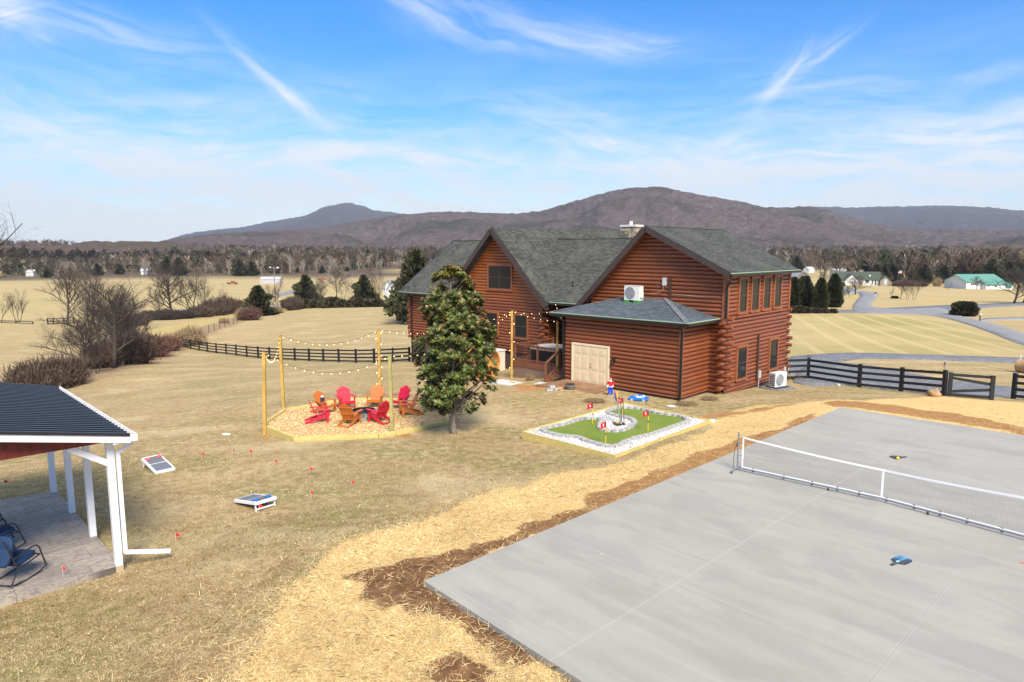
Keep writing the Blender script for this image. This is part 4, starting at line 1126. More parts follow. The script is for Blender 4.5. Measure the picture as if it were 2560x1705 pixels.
# ------------------------------------------------------------------ distant woods (uncountable): needles and clumps, one mesh each
BARK = None
def tone_mat(name, rough=.9, spec=.1, mul=(1, 1, 1), back=None, trans=0.):
    m, nt = newmat(name)
    c = nt.node('ShaderNodeAttribute', attribute_name='tone').outputs['Color']
    c = nt.mix(1.0, c, mul, 'MULTIPLY')
    finish(nt, c, rough, None, spec)
    return m
TONE = tone_mat('twig_tone')
def px_of(X, Y, Z):
    cT, sT = math.cos(TILT), math.sin(TILT)
    z = Z - CAMH; d = Y * cT - z * sT; u = Y * sT + z * cT
    return 1280 + FPX * X / d, 852.5 - FPX * u / d
def woods(name, pts, hs, cols, K=36, spread=.30, width=.22, seed=1, ever=None, up=.9, ev=1.):
    r = np.random.RandomState(seed); n = len(pts)
    base = np.column_stack([pts, Tn(pts[:, 0], pts[:, 1])])
    V = []; C = []
    def tri(a, b, c, col): V.append(np.stack([a, b, c], 1).reshape(-1, 3)); C.append(np.repeat(col, 3, axis=0))
    bare = np.ones(n, bool) if ever is None else ~ever
    # trunks
    ang = r.rand(n) * 6.28; w = hs * .018
    side = np.stack([np.cos(ang) * 0 + 1, 0 * ang, 0 * ang], 1)
    tp = base + np.stack([r.randn(n) * .4, r.randn(n) * .4, hs * .8], 1)
    tri(base - side * w[:, None], base + side * w[:, None], tp, cols * .8)
    for k in range(K):
        t0 = .18 + .6 * r.rand(n); a = r.rand(n) * 6.28; L = hs * (spread * (.35 + r.rand(n) * .9)) * (1.15 - t0 * .5)
        upk = up * (.4 + r.rand(n) * 1.1)
        s = base + np.stack([0 * a, 0 * a, hs * t0], 1)
        d = np.stack([np.cos(a) * L, np.sin(a) * L, L * upk + hs * .05], 1)
        e = s + d
        e[:, 2] = np.minimum(e[:, 2], base[:, 2] + hs)
        ww = width * (.5 + r.rand(n)) * hs / 14
        nn = np.stack([-np.sin(a), np.cos(a), 0 * a], 1) * .5 + np.stack([r.rand(n) - .5, r.rand(n) - .5, r.rand(n) - .5], 1)
        nn /= np.linalg.norm(nn, axis=1)[:, None]
        s2 = s + d * .3 * (k % 2)
        q = cols * (.75 + .5 * r.rand(n))[:, None]
        tri((s2 - nn * ww[:, None])[bare], (s2 + nn * ww[:, None])[bare], e[bare], q[bare])
        # twig fan at the tip
        e2 = e + np.stack([r.randn(n), r.randn(n), np.abs(r.randn(n)) * .8], 1) * (hs * .06)[:, None]
        mid = s2 + (e - s2) * .6
        tri((mid - nn * ww[:, None] * .7)[bare], (mid + nn * ww[:, None] * .7)[bare], e2[bare], q[bare])
        if (~bare).any():
            ee = ~bare; m_ = ee.sum()
            hh = hs[ee]; t = r.rand(m_) ** .8; a = r.rand(m_) * 6.28
            rad = hh * .24 * ev * np.sin(np.clip(1 - t, 0, 1) ** .8 * 1.5 + .08)
            c0 = base[ee] + np.stack([np.cos(a) * rad, np.sin(a) * rad, hh * (.06 + t * .92)], 1)
            o1 = r.randn(m_, 3) * (hh * .07)[:, None]; o2 = r.randn(m_, 3) * (hh * .07)[:, None]; o2[:, 2] -= hh * .05
            tri(c0, c0 + o1, c0 + o2, cols[ee] * (.6 + .8 * r.rand(m_))[:, None])
            a += 2; c0 = base[ee] + np.stack([np.cos(a) * rad * .6, np.sin(a) * rad * .6, hh * (.05 + t * .93)], 1)
            tri(c0, c0 + o2 * 1.5, c0 + o1 * 1.5, cols[ee] * (.5 + .7 * r.rand(m_))[:, None])
    V = np.concatenate(V); C = np.concatenate(C)
    F = np.arange(len(V)).reshape(-1, 3)
    return npmesh(name, V, F, TONE, {'tone': C})
def scatter(n, ylo, yhi, seed, keep=None, xlo=-150, xhi=2700, pw=1.):
    r = np.random.RandomState(seed)
    px = r.uniform(xlo, xhi, n * 3); Yv = ylo + (yhi - ylo) * r.rand(n * 3) ** pw
    X = (px - 1280) / FPX * Yv
    P = np.stack([X, Yv], 1)
    if keep is not None: P = P[keep(px, Yv, X)]
    return P[:n]
r_ = np.random.RandomState(5)
def pal(n, seed, ever_p=.16, pale_p=.10):
    r = np.random.RandomState(seed)
    base = np.array([[.150, .108, .078], [.185, .135, .098], [.125, .092, .072], [.22, .17, .125], [.14, .115, .072]])[r.randint(0, 5, n)]
    base = base * (.50 + .42 * r.rand(n))[:, None]
    pale = r.rand(n) < pale_p
    base[pale] = np.array([.36, .30, .235]) * (.8 + .4 * r.rand(pale.sum()))[:, None]
    ever = (r.rand(n) < ever_p) & ~pale
    g = np.array([[.030, .040, .022], [.042, .055, .028], [.055, .045, .028]])[r.randint(0, 3, n)]
    base[ever] = g[ever] * (.8 + .5 * r.rand(ever.sum()))[:, None]
    return base, ever
# left and centre valley wood: front edge follows the photo
lb = [(-150, 470), (150, 470), (330, 500), (520, 500), (640, 490), (760, 545), (960, 620), (1100, 660)]
rbp = [(1900, 620), (2010, 560), (2090, 400), (2250, 370), (2420, 350), (2700, 350)]
allb = np.array(lb + [(1500, 700)] + rbp)
edge = lambda px: np.interp(px, allb[:, 0], allb[:, 1])
def keep_front(px, Y, X): return (Y > edge(px)) & (Y < edge(px) + 70)
def clearing(X, Y): return fbm(X, Y, 150, 77, 3) < .40
def keep_mid(px, Y, X): return (Y > edge(px) + 30) & ~clearing(X, Y) & ~((px < 640) & (Y > 745 + (px) * .1) & (Y < 1000 - px * .1)) & ~((px > 2000) & (px < 2700) & (Y > 560) & (Y < 640))
P_ = scatter(1000, 340, 780, 3, keep_front); b_, e_ = pal(len(P_), 4, .16, .08)
low_ = lambda P: np.where(1280 + FPX * P[:, 0] / P[:, 1] < 640, .78, 1.) * np.where(1280 + FPX * P[:, 0] / P[:, 1] < 270, .72, 1.)
woods('distant_wood', P_, (11.5 + 8 * r_.rand(len(P_))) * low_(P_), b_, 44, .30, .26, 6, e_)
tag(bpy.data.objects['distant_wood'], 'front edge of the bare winter wood across the valley', 'wood', kind='stuff')
P_ = scatter(4200, 400, 1080, 8, keep_mid, pw=1.3); b_, e_ = pal(len(P_), 9, .18, .07)
o = woods('distant_wood', P_, (9 + 7 * r_.rand(len(P_))) * np.where(P_[:, 1] < 740, low_(P_), 1.), b_, 26, .34, .5, 10, e_)
tag(o, 'deep mixed wood of bare trees and dark evergreens below the hills', 'wood', kind='stuff')
P_ = scatter(900, 1050, 1210, 18, lambda px, Y, X: (px < 2700)); b_, e_ = pal(len(P_), 19, .08, .03)
o = woods('distant_wood', P_, 12 + 6 * r_.rand(len(P_)), b_ * .85, 22, .36, .8, 20, e_)
# sit them on the wooded rise
tag(o, 'farthest band of bare woodland at the foot of the hills', 'wood', kind='stuff')
# ragged tree line on top of the big ridge
# cedar row dark band on the left slope
def keep_c(px, Y, X): return (px < 620)
P_ = scatter(150, 640, 730, 28, keep_c, -60, 620); n_ = len(P_)
o = woods('cedar_thicket', P_, 8 + 6 * r_.rand(n_), np.array([[.045, .036, .026]]) * (.7 + .7 * r_.rand(n_))[:, None], 60, .3, .4, 30, np.ones(n_, bool), ev=1.3)
tag(o, 'dark band of cedars in front of the pale hay slope at left', 'wood', kind='stuff')

# ------------------------------------------------------------------ single bare trees
BARKM, nt = newmat('bare_bark')
P = nt.node('ShaderNodeTexCoord').outputs['Object']
n = nt.noise(nt.mapv(P, (6, 6, 1.5)), 3, 4, .6)
finish(nt, nt.mix(nt.ss(n, .3, .7), (.032, .025, .022), (.080, .064, .054)), .9)
PALEM, nt = newmat('pale_bark')
P = nt.node('ShaderNodeTexCoord').outputs['Object']
n = nt.noise(nt.mapv(P, (2, 2, 1)), 2, 4, .6)
finish(nt, nt.mix(nt.ss(n, .35, .65), (.22, .18, .14), (.40, .34, .275)), .9)
TWIGM = mat('twig_brown', (.055, .042, .036), .9)
TWIGR = mat('twig_red', (.125, .062, .046), .9, var=.3, vscale=1.2)
def bare_tree(seed, H=8., levels=5, trunks=1, up=.75, spread=.55, nb=(5, 5, 5, 4, 3), thin=1., r0=.13, ratio=.58, low=.22):
    r = random.Random(seed)
    trunk = MB(); crown = MB()
    def grow(p, d, L, rad, lv):
        d = d.normalized(); seg = 4 if lv < 2 else 3 if lv < 3 else 2
        pts = [p]; q = p; dd = d
        for i in range(seg):
            dd = (dd + Vector((r.gauss(0, .13), r.gauss(0, .13), r.gauss(.05, .08)))).normalized()
            q = q + dd * (L / seg); pts.append(q)
        rads = [rad * (1 - .55 * i / seg) for i in range(seg + 1)]
        if lv == 0: trunk.tube(pts, rads, 7)
        elif lv < 3: crown.tube(pts, rads, 4 if lv == 1 else 3, cap=False)
        else:
            s = dd.cross(Vector((r.gauss(0, 1), r.gauss(0, 1), r.gauss(0, 1)))).normalized() * rad
            crown.add([pts[0] - s, pts[0] + s, pts[1] + s * .6, pts[-1], pts[1] - s * .6], [(0, 1, 2, 3, 4)])
        if lv >= levels: return
        n = nb[min(lv, len(nb) - 1)]
        for i in range(n):
            t = (low if lv == 0 else .2) + (1 - low if lv == 0 else .75) * (i + r.random() * .8) / n
            t = min(t, .98)
            k = min(int(t * seg), seg - 1); f = t * seg - k
            pp = pts[k].lerp(pts[k + 1], f)
            a = r.random() * 6.283
            side = Vector((math.cos(a), math.sin(a), 0)); side = (side - dd * side.dot(dd))
            if side.length < .1: side = Vector((1, 0, 0))
            side.normalize()
            nd = dd * (1 - spread * (.7 + .5 * r.random())) + side * spread * (1 + .5 * r.random()) + Vector((0, 0, up * (.4 if lv < 2 else .3)))
            grow(pp, nd, L * ratio * (.75 + .5 * r.random()) * (1.2 - t * .55), rads[k] * .60 * (1 if lv < 2 else .92), lv + 1)
    for k in range(trunks):
        a = k * 2.4; off = Vector((math.cos(a), math.sin(a), 0)) * (.18 if trunks > 1 else 0)
        lean = Vector((math.cos(a), math.sin(a), 0)) * (.22 if trunks > 1 else .04)
        grow(off + Vector((0, 0, -.2)), Vector((0, 0, 1)) + lean, H * .72 * (1 - .1 * (k % 2)), r0 * (1 if trunks == 1 else .75), 0)
    zs = sorted(v[2] for v in crown.v)[int(len(crown.v) * .985)]
    f = H / zs
    for mb_ in (trunk, crown): mb_.v = [(v[0] * f, v[1] * f, v[2] * f) for v in mb_.v]
    return trunk, crown
def tree_proto(name, label, seed, bm=BARKM, tm=TWIGM, **kw):
    t = thing(name, label, 'tree')
    a, b = bare_tree(seed, **kw)
    a.build('trunk', bm, t, smooth=True, uv=False); b.build('branches', tm, t, uv=False)
    return t
BIG = tree_proto('bare_tree', '-', 1, H=8, levels=5, nb=(12, 8, 6, 4, 3), r0=.15)
BIG2 = tree_proto('bare_tree', '-', 5, H=8, levels=5, trunks=2, nb=(8, 7, 5, 4, 3), r0=.12)
MED = tree_proto('bare_tree', '-', 9, H=8, levels=4, nb=(11, 8, 6, 5), r0=.10, spread=.5)
VASE = tree_proto('bare_tree', '-', 14, H=8, levels=4, trunks=3, nb=(6, 6, 6, 5), r0=.08, spread=.36, up=1.1)
SML = tree_proto('bare_tree', '-', 21, H=8, levels=4, trunks=2, nb=(7, 6, 5, 4), r0=.07, spread=.6)
SYC = tree_proto('pale_sycamore', '-', 33, PALEM, PALEM, H=8, levels=3, trunks=1, nb=(10, 7, 6), r0=.22, spread=.5)
SYC2 = tree_proto('pale_sycamore', '-', 37, PALEM, PALEM, H=8, levels=3, trunks=2, nb=(8, 6, 6), r0=.17, spread=.42)
used_protos = set()
def put(proto, px, py, ytop, label, group=None, wide=1., rz=None, Y=None, H0=8., sink=0.):
    g = G(px, py) if Y is None else Vector((*atY(px, py, Y)[:2], 0))
    if Y is not None: g.z = T(g.x, g.y)
    tp = atY(px, ytop, g.y)
    h = max(.3, tp.z - g.z)
    s = h / H0
    rz = rng.uniform(0, 6.28) if rz is None else rz
    loc = g - Vector((0, 0, sink))
    if proto.name not in used_protos:
        used_protos.add(proto.name); o = proto
        o.location = loc; o.rotation_euler = (0, 0, rz); o.scale = (s * wide, s * wide, s); o['label'] = label
        if group: o['group'] = group
    else: o = dup(proto, loc, rz, label, (s * wide, s * wide, s), group)
    return o
gl = 'bare trees of the hedgerow behind the pavilion'
put(BIG, 284, 921, 690, 'tallest bare tree of the hedgerow, thick dark trunk behind the pavilion', gl, 1.25, 1.0)
put(BIG2, 306, 905, 695, 'twin stemmed bare tree just right of the tallest hedgerow tree', gl, 1.0)
put(BIG, 208, 940, 790, 'low spreading bare tree with short stout trunk left in the hedgerow', gl, 1.3)
put(VASE, 243, 934, 838, 'slim pale bare sapling between the two stout hedgerow trunks', gl, 1.0)
put(SML, 155, 905, 800, 'thin leaning bare tree rising from the brown thicket', gl, 1.0)
put(BIG2, 265, 908, 712, 'slender bare tree close behind the tallest hedgerow tree', gl, 1.0)
put(SML, 325, 895, 790, 'low wide bare tree at the right end of the hedgerow trees', gl, 1.4)
put(BIG2, 296, 898, 728, 'bare tree filling the gap right behind the tallest hedgerow tree', gl, 1.1)
put(VASE, 318, 900, 745, 'many stemmed bare tree above the reddish thicket', gl, 1.3)
put(BIG, 232, 915, 760, 'bare tree half way between the two stout hedgerow trunks', gl, 1.1)
g2 = 'bare trees along the field lane'
put(VASE, 0, 806, 722, 'bare many stemmed tree cut by the left edge of the photo', g2, 1.3)
put(VASE, 46, 806, 722, 'leaning bare tree by the low rail fence at far left', g2, 1.2)
put(BIG, 167, 810, 652, 'tall bare tree behind the short black rail fence', g2, .9)
put(BIG2, 226, 812, 655, 'tall bare tree right of the short rail fence', g2, .9)
put(BIG, 434, 794, 652, 'largest bare tree along the lane with vase shaped crown', g2, 1.2)
put(MED, 402, 797, 736, 'small bare tree left of the vase shaped lane tree', g2, 1.1)
put(BIG2, 482, 789, 664, 'bare tree right of the vase shaped lane tree', g2, .95)
put(MED, 514, 786, 688, 'ivy wrapped bare tree over the lane thicket', g2, .8)
put(VASE, 545, 783, 725, 'low scrubby bare tree at the right end of the lane thicket', g2, 1.2)
put(BIG2, 692, 775, 702, 'bare tree close behind the dark cedar', g2, 1.0)
put(MED, 841, 745, 668, 'round crowned bare tree in the middle field', g2, 1.3)
put(SML, 858, 748, 690, 'small bare tree beside the round crowned field tree', g2, 1.2)
put(BIG, 803, 765, 690, 'bare tree between the two field evergreens', g2, .8)
put(MED, 785, 768, 705, 'bare scrub tree right of the first field evergreen', g2, 1.1)
put(SML, 890, 764, 705, 'bare scrub tree left of the second field evergreen', g2, 1.1)
put(BIG2, 935, 762, 660, 'tall thin bare tree beside the white cottage', g2, .7)
g3 = 'bare trees beyond the driveway on the right'
for (a, b, c_, wd, lb_) in [(2104, 753, 722, 1.0, 'small bare tree right of the arborvitae row'), (2123, 745, 715, 1.0, 'small bare shrub tree beside the road bend'),
        (2138, 736, 688, 1.8, 'wide bare tree in front of the green roofed ranch house'), (2228, 748, 716, .5, 'thin bare sapling left of the field thicket'),
        (2252, 748, 690, 1.0, 'bare field tree, leftmost of the field thicket'), (2268, 748, 688, 1.0, 'bare field tree in the middle of the field thicket'),
        (2284, 750, 684, .9, 'bare field tree, rightmost of the field thicket'), (2297, 731, 700, 1.2, 'small round bare tree behind the field thicket'),
        (2371, 726, 700, 1.2, 'small lollipop shaped bare tree in the far lawn'), (2440, 724, 690, 1.2, 'bare tree in front of the teal roofed building'),
        (2534, 760, 672, 1.7, 'large spreading bare tree near the right edge'), (2556, 758, 668, 1.3, 'bare tree cut by the right edge'), (2060, 715, 672, .9, 'bare tree behind the arborvitae row')]:
    put(rng.choice([MED, BIG, SML]) if wd > .6 else VASE, a, b, c_, lb_, g3, wd)
# twig ends poking in at the left edge: a tree standing just outside the frame
tt = dup(BIG, atY(-190, 1000, 30), 2.2, 'tall bare tree mostly outside the left edge, twigs against the sky', 1.45)
tt.location.z = T(tt.location.x, tt.location.y)
sy = 'pale sycamores in the valley wood'
k = 0
for (a, b, c_) in [(180, 694, 642), (198, 694, 640), (90, 694, 650), (150, 694, 655), (232, 692, 652), (268, 692, 655), (356, 690, 640), (370, 690, 645), (514, 690, 646), (536, 690, 652), (566, 690, 648), (690, 690, 640), (722, 688, 634), (745, 688, 645), (760, 687, 642),
                  (775, 686, 643), (790, 686, 640), (806, 686, 640), (822, 685, 637), (840, 685, 640), (868, 684, 634), (900, 683, 628), (915, 683, 630), (930, 683, 628), (955, 683, 640), (995, 680, 640), (1010, 680, 638), (1025, 680, 640),
                  (1045, 679, 645), (1950, 690, 650), (2140, 676, 640), (2200, 674, 642), (2330, 672, 640), (2480, 670, 640)]:
    Yb = float(edge(np.array(a))) - 8 + (k % 3) * 8
    put(SYC if k % 2 else SYC2, a + rng.uniform(-6, 6), b, c_ + rng.uniform(-5, 14), 'pale barked bare sycamore at the edge of the valley wood', sy, rng.uniform(.7, 1.4), Y=Yb + rng.uniform(-6, 25)); k += 1

# ------------------------------------------------------------------ evergreens and shrubs: clumps of small faces
def leafy(seed, n, shape, size, cols, name, m, parent=None, jit=.35, flat=.5):
    """shape(t,a,u) -> (radius, z) ; returns mesh of n little two-triangle sprays"""
    r = np.random.RandomState(seed)
    t = r.rand(n); a = r.rand(n) * 2 * np.pi; u = r.rand(n) ** .35
    rad, z = shape(t, a, u, r)
    c = np.stack([np.cos(a) * rad, np.sin(a) * rad, z], 1)
    out = np.stack([np.cos(a), np.sin(a), .55 + 0 * a], 1) + r.randn(n, 3) * jit
    out /= np.linalg.norm(out, axis=1)[:, None]
    side = np.cross(out, r.randn(n, 3)); side /= np.linalg.norm(side, axis=1)[:, None] + 1e-9
    s = size * (.6 + .8 * r.rand(n))[:, None]
    p0 = c - side * s * .32; p1 = c + side * s * .32; p2 = c + out * s + side * s * .15; p3 = c + out * s * .9 - side * s * .15
    V = np.stack([p0, p1, p2, p3], 1).reshape(-1, 3)
    F = np.arange(4 * n).reshape(-1, 4)
    cc = np.array(cols)[r.randint(0, len(cols), n)]
    clump = fbm(c[:, 0] * 3 + 20, c[:, 2] * 3 + c[:, 1] * 2 + 20, 1.6, seed + 2, 3)
    cc = cc * (.65 + .8 * clump + .2 * (r.rand(n) - .5))[:, None]
    return npmesh(name, V, F, m, {'tone': np.repeat(cc, 4, axis=0)}, parent=parent)
LEAFT = tone_mat('leaf_tone', .8, .2)
def conifer(label, seed, H, Rr, cols, n=7000, lump=.25, top=.9, name='evergreen_tree', size=.35, cat='tree', base=.03, inner=None):
    t = thing(name, label, cat)
    nzs = np.random.RandomState(seed)
    def sh(tt, a, u, r):
        z = base + (1 - base) * tt ** 1.15
        prof = np.sin(np.clip((1 - z) ** top * 1.62 + .03, 0, 1.571)) * (.75 + .25 * np.minimum(1, z * 8))
        lum = 1 + lump * np.sin(a * 3 + z * 11 + seed) * .6 + lump * (vnoise(a * 3 + 9, z * 14 + 9, 1., seed) - .5) * 1.6
        return Rr * prof * lum * u, z * H
    leafy(seed, n, sh, size, cols, 'foliage', LEAFT, t)
    mb = MB(); mb.tube([(0, 0, -.2), (0, 0, H * .7)], [Rr * .08 + .05, .03], 7); mb.build('trunk', BARKM, t)
    return t
DG = [(.042, .050, .022), (.060, .062, .028), (.082, .068, .036), (.034, .038, .020)]
BG = [(.050, .046, .022), (.075, .058, .028), (.040, .040, .020)]
CED = conifer('-', 61, 8, 3.1, DG + [(.07, .075, .035)], 8000, .75, .85, size=.60)
ARB = conifer('-', 63, 8, 1.95, [(.030, .042, .016), (.044, .052, .018), (.060, .056, .022)], 9000, .20, .62, size=.36, name='arborvitae', base=0)
put(CED, 648, 791, 717, 'big dark cedar at the end of the diagonal wire fence', None, 1.0)
put(CED, 765, 768, 690, 'dark evergreen, left one of two in the hedge by the far field', None, .85)
put(CED, 910, 763, 690, 'dark evergreen, right one of two in the hedge by the far field', None, .85)
put(CED, 1042, 760, 632, 'brownish evergreen rising behind the left roof of the log house', None, .75, Y=118)
put(CED, 2005, 735, 692, 'rounded evergreen behind the arborvitae row', None, 1.0)
ga = 'tall arborvitae behind the right lawn'
for (a, b, c_, lb_) in [(1983, 768, 694, 'leftmost dark cone shaped arborvitae, next to the house corner'), (2013, 768, 692, 'second cone shaped arborvitae from the house corner'),
                        (2050, 771, 696, 'third cone shaped arborvitae from the house, standing slightly forward'), (2083, 768, 686, 'rightmost and tallest cone shaped arborvitae')]:
    put(ARB, a, b, c_, lb_, ga, 1.0)
k = 0
for (a, b, c_) in [(118, 696, 668), (245, 694, 660), (300, 692, 660), (420, 692, 642), (448, 692, 645), (600, 690, 650), (630, 690, 655), (745, 686, 668), (805, 686, 665), (868, 684, 666), (2000, 688, 655), (2170, 684, 655), (2190, 684, 662), (2210, 684, 664), (2230, 684, 660), (2290, 684, 660), (2310, 684, 662), (2360, 684, 665), (2400, 684, 660),
                  (2430, 684, 655), (2480, 684, 650), (2520, 684, 655), (2550, 684, 660), (1990, 684, 640)]:
    Yb = float(edge(np.array(a))) - 10 + (k % 4) * 9
    put(CED, a, b, c_, 'dark evergreen standing among the bare trees of the valley wood', 'dark evergreens in the valley wood', .9, Y=Yb); k += 1

def shrub_mesh(seed, n=900, R0=1., H=1., wd=.012):
    """bare twiggy bush: arching twigs"""
    r = np.random.RandomState(seed)
    V = []; 
    a = r.rand(n) * 6.28; rr = r.rand(n) ** .5 * R0 * .7
    p = np.stack([np.cos(a) * rr, np.sin(a) * rr, 0 * a - .03], 1)
    d = np.stack([np.cos(a) * .4 + r.randn(n) * .35, np.sin(a) * .4 + r.randn(n) * .35, 1.1 + r.rand(n) * .5], 1)
    d /= np.linalg.norm(d, axis=1)[:, None]
    L = H * (.5 + .6 * r.rand(n)) * (1.05 - .45 * (rr / R0) ** 2)
    side = np.cross(d, r.randn(n, 3)); side /= np.linalg.norm(side, axis=1)[:, None]
    w = wd * (.6 + .8 * r.rand(n))[:, None]
    segs = 4; pts = [p]
    q = p.copy(); dd = d.copy()
    for s in range(segs):
        dd = dd + r.randn(n, 3) * .22 + np.array([0, 0, -.10 * s]); dd /= np.linalg.norm(dd, axis=1)[:, None]
        q = q + dd * (L / segs)[:, None]; pts.append(q.copy())
    Vs = []; Fs = []; off = 0
    for s in range(segs):
        w0 = w * (1 - s / segs * .8); w1 = w * (1 - (s + 1) / segs * .8)
        quad = np.stack([pts[s] - side * w0, pts[s] + side * w0, pts[s + 1] + side * w1, pts[s + 1] - side * w1], 1).reshape(-1, 3)
        Vs.append(quad); Fs.append(np.arange(4 * n).reshape(-1, 4) + off); off += 4 * n
    for s in (1, 2, 3):
        for kk in range(3):
            st = pts[s] + (pts[s + 1] - pts[s]) * r.rand(n)[:, None]
            e = st + (r.randn(n, 3) * .5 + np.array([0, 0, .5])) * (L * .22)[:, None]
            md = (st + e) / 2 + r.randn(n, 3) * .02 * H
            w0 = w * .5
            quad = np.stack([st - side * w0, st + side * w0, md + side * w0 * .7, e], 1).reshape(-1, 3)
            Vs.append(quad); Fs.append(np.arange(4 * n).reshape(-1, 4) + off); off += 4 * n
    return np.concatenate(Vs), np.concatenate(Fs)
def shrub_proto(seed, m, n, wd, name='bare_shrub'):
    V, F = shrub_mesh(seed, n, 1., 1., wd)
    o = npmesh(name, V, F, m); tag(o, '-', 'shrub'); return o
THK = mat('thicket_twig', (.095, .064, .046), .95, var=.25, vscale=2)
TAN = mat('tan_stem', (.30, .21, .12), .95, var=.25, vscale=2)
S1 = shrub_proto(71, THK, 1500, .013); S2 = shrub_proto(72, TWIGR, 1300, .012); S3 = shrub_proto(73, TAN, 700, .014); S4 = shrub_proto(74, TWIGM, 1300, .014)
def sput(proto, px, py, w_px, h_px, label, group=None):
    g = G(px, py); sc = g.y / 1715.0
    s = (w_px * sc / 2, w_px * sc / 2 * .8, h_px * sc / 1.0)
    if proto.name not in used_protos:
        used_protos.add(proto.name); o = proto
    else: o = proto.copy(); COL.objects.link(o)
    o.location = g; o.rotation_euler = (0, 0, rng.uniform(0, 6.28)); o.scale = s; o['label'] = label; o['category'] = 'shrub'
    if group: o['group'] = group
    return o
gs = 'thicket along the hedgerow'
sput(S1, 108, 978, 135, 88, 'big rounded brown thicket bush right behind the pavilion roof', gs)
sput(S1, 160, 965, 110, 80, 'brown thicket bush against the stout hedgerow tree', gs)
sput(S4, 60, 985, 90, 60, 'low scrubby bush at the left end of the hedgerow', gs)
sput(S3, 40, 990, 70, 45, 'pale dry brush at the far left of the hedgerow', gs)
sput(S1, 330, 910, 120, 80, 'dense dark bush at the foot of the tallest hedgerow tree', gs)
sput(S2, 375, 893, 100, 58, 'reddish thicket bush right of the hedgerow trees', gs)
sput(S2, 410, 878, 75, 38, 'reddish thicket bush ending near the black fence', gs)
sput(S1, 345, 880, 90, 50, 'brown thicket bush behind the reddish ones', gs)
sput(S3, 440, 868, 70, 40, 'tan dry brush by the end of the black fence', gs)
sput(S3, 478, 862, 80, 48, 'tan tall dry weeds behind the black fence end', gs)
sput(S1, 250, 920, 90, 60, 'thin brown undergrowth between hedgerow trunks', gs)
sput(S4, 290, 905, 110, 60, 'dark undergrowth around the tallest hedgerow tree', gs)
gs2 = 'scrub along the field lane'
for (a, b, w, h, pr, lb_) in [(380, 800, 60, 26, S4, 'low dark scrub left of the lane trees'), (420, 800, 60, 30, S4, 'dark scrub under the vase shaped lane tree'), (460, 797, 60, 24, S4, 'dark scrub between the lane trees'), (500, 793, 60, 30, S1, 'brown scrub right of the lane trees'),
                              (535, 789, 60, 44, S1, 'tall brown scrub bush over the lane'), (565, 785, 50, 46, S1, 'tall brown scrub bush nearer the cedar'), (592, 783, 44, 36, S1, 'brown scrub bush beside the cedar'),
                              (625, 800, 60, 34, S2, 'reddish low bush at the foot of the cedar'), (605, 800, 34, 30, S3, 'tan weeds left of the cedar foot'), (560, 808, 24, 14, S3, 'dry weeds half way along the wire fence'), (735, 775, 50, 36, S1, 'brown scrub left in the far field hedge'),
                              (690, 784, 40, 20, S3, 'tan weeds right of the cedar'), (350, 806, 60, 22, S1, 'low brown scrub behind the hedgerow tree'), (340, 815, 50, 25, S1, 'low brown scrub in the dip behind the hedgerow')]:
    sput(pr, a, b, w, h, lb_, gs2)
HEDG = conifer('-', 81, 2.2, 1.6, [(.045, .046, .024), (.075, .062, .036), (.10, .075, .045)], 2600, .4, .35, name='hedge_bush', size=.3, cat='hedge', base=0)
ORD = ['leftmost', 'second from the left', 'third from the left', 'fourth from the left', 'fifth from the left', 'sixth from the left', 'seventh from the left', 'seventh from the right', 'sixth from the right', 'fifth from the right', 'fourth from the right', 'third from the right', 'second from the right', 'rightmost']
for i, x in enumerate(range(722, 1010, 22)):
    put(HEDG, x, 771 - (x - 722) * .018, 748 + rng.uniform(-5, 4), 'dense bush of the long hedge below the cottage, ' + ORD[i], 'bushes of the long field hedge', 1.1, H0=2.2)
for i, x in enumerate((1975, 1995, 2015, 2040, 2060, 2082)):
    put(HEDG, x, 783, 768 + (0, -3, 0, 2, 3, 4)[i], 'low rounded grey green bush under the arborvitae, ' + ('leftmost', 'second from the left', 'third from the left', 'third from the right', 'second from the right', 'rightmost')[i], 'low bushes under the arborvitae', 1.2, H0=2.2)
RB = conifer('-', 83, 2.2, 1.5, [(.030, .038, .020), (.050, .048, .024), (.075, .050, .030)], 5200, .15, .30, name='round_bush', size=.22, cat='shrub', base=0)
put(RB, 2411, 790, 755, 'large round dark green bush beside the road fork', None, 1.15, H0=2.2)
put(RB, 2104, 716, 706, 'small round bush by the ranch house', None, 1.1, H0=2.2); put(RB, 2207, 713, 703, 'small clipped bush before the stone gable', None, 1.1, H0=2.2)
put(RB, 2237, 746, 740, 'low flat bush beside the field thicket', None, 2.0, H0=2.2)
rdx = sput(S3, 2343, 716, 22, 22, 'clump of tall pale reed grass between the houses', None)
for i, (a, b, w, h) in enumerate([(2245, 716, 30, 14), (2270, 716, 40, 16), (2300, 716, 40, 14), (2390, 716, 30, 12)]): sput(S2, a, b, w, h, 'russet brown bush behind the far lawn, ' + ('leftmost', 'second from the left', 'third from the left', 'the one next to the teal roofed building')[i], 'russet bushes behind the far lawn')

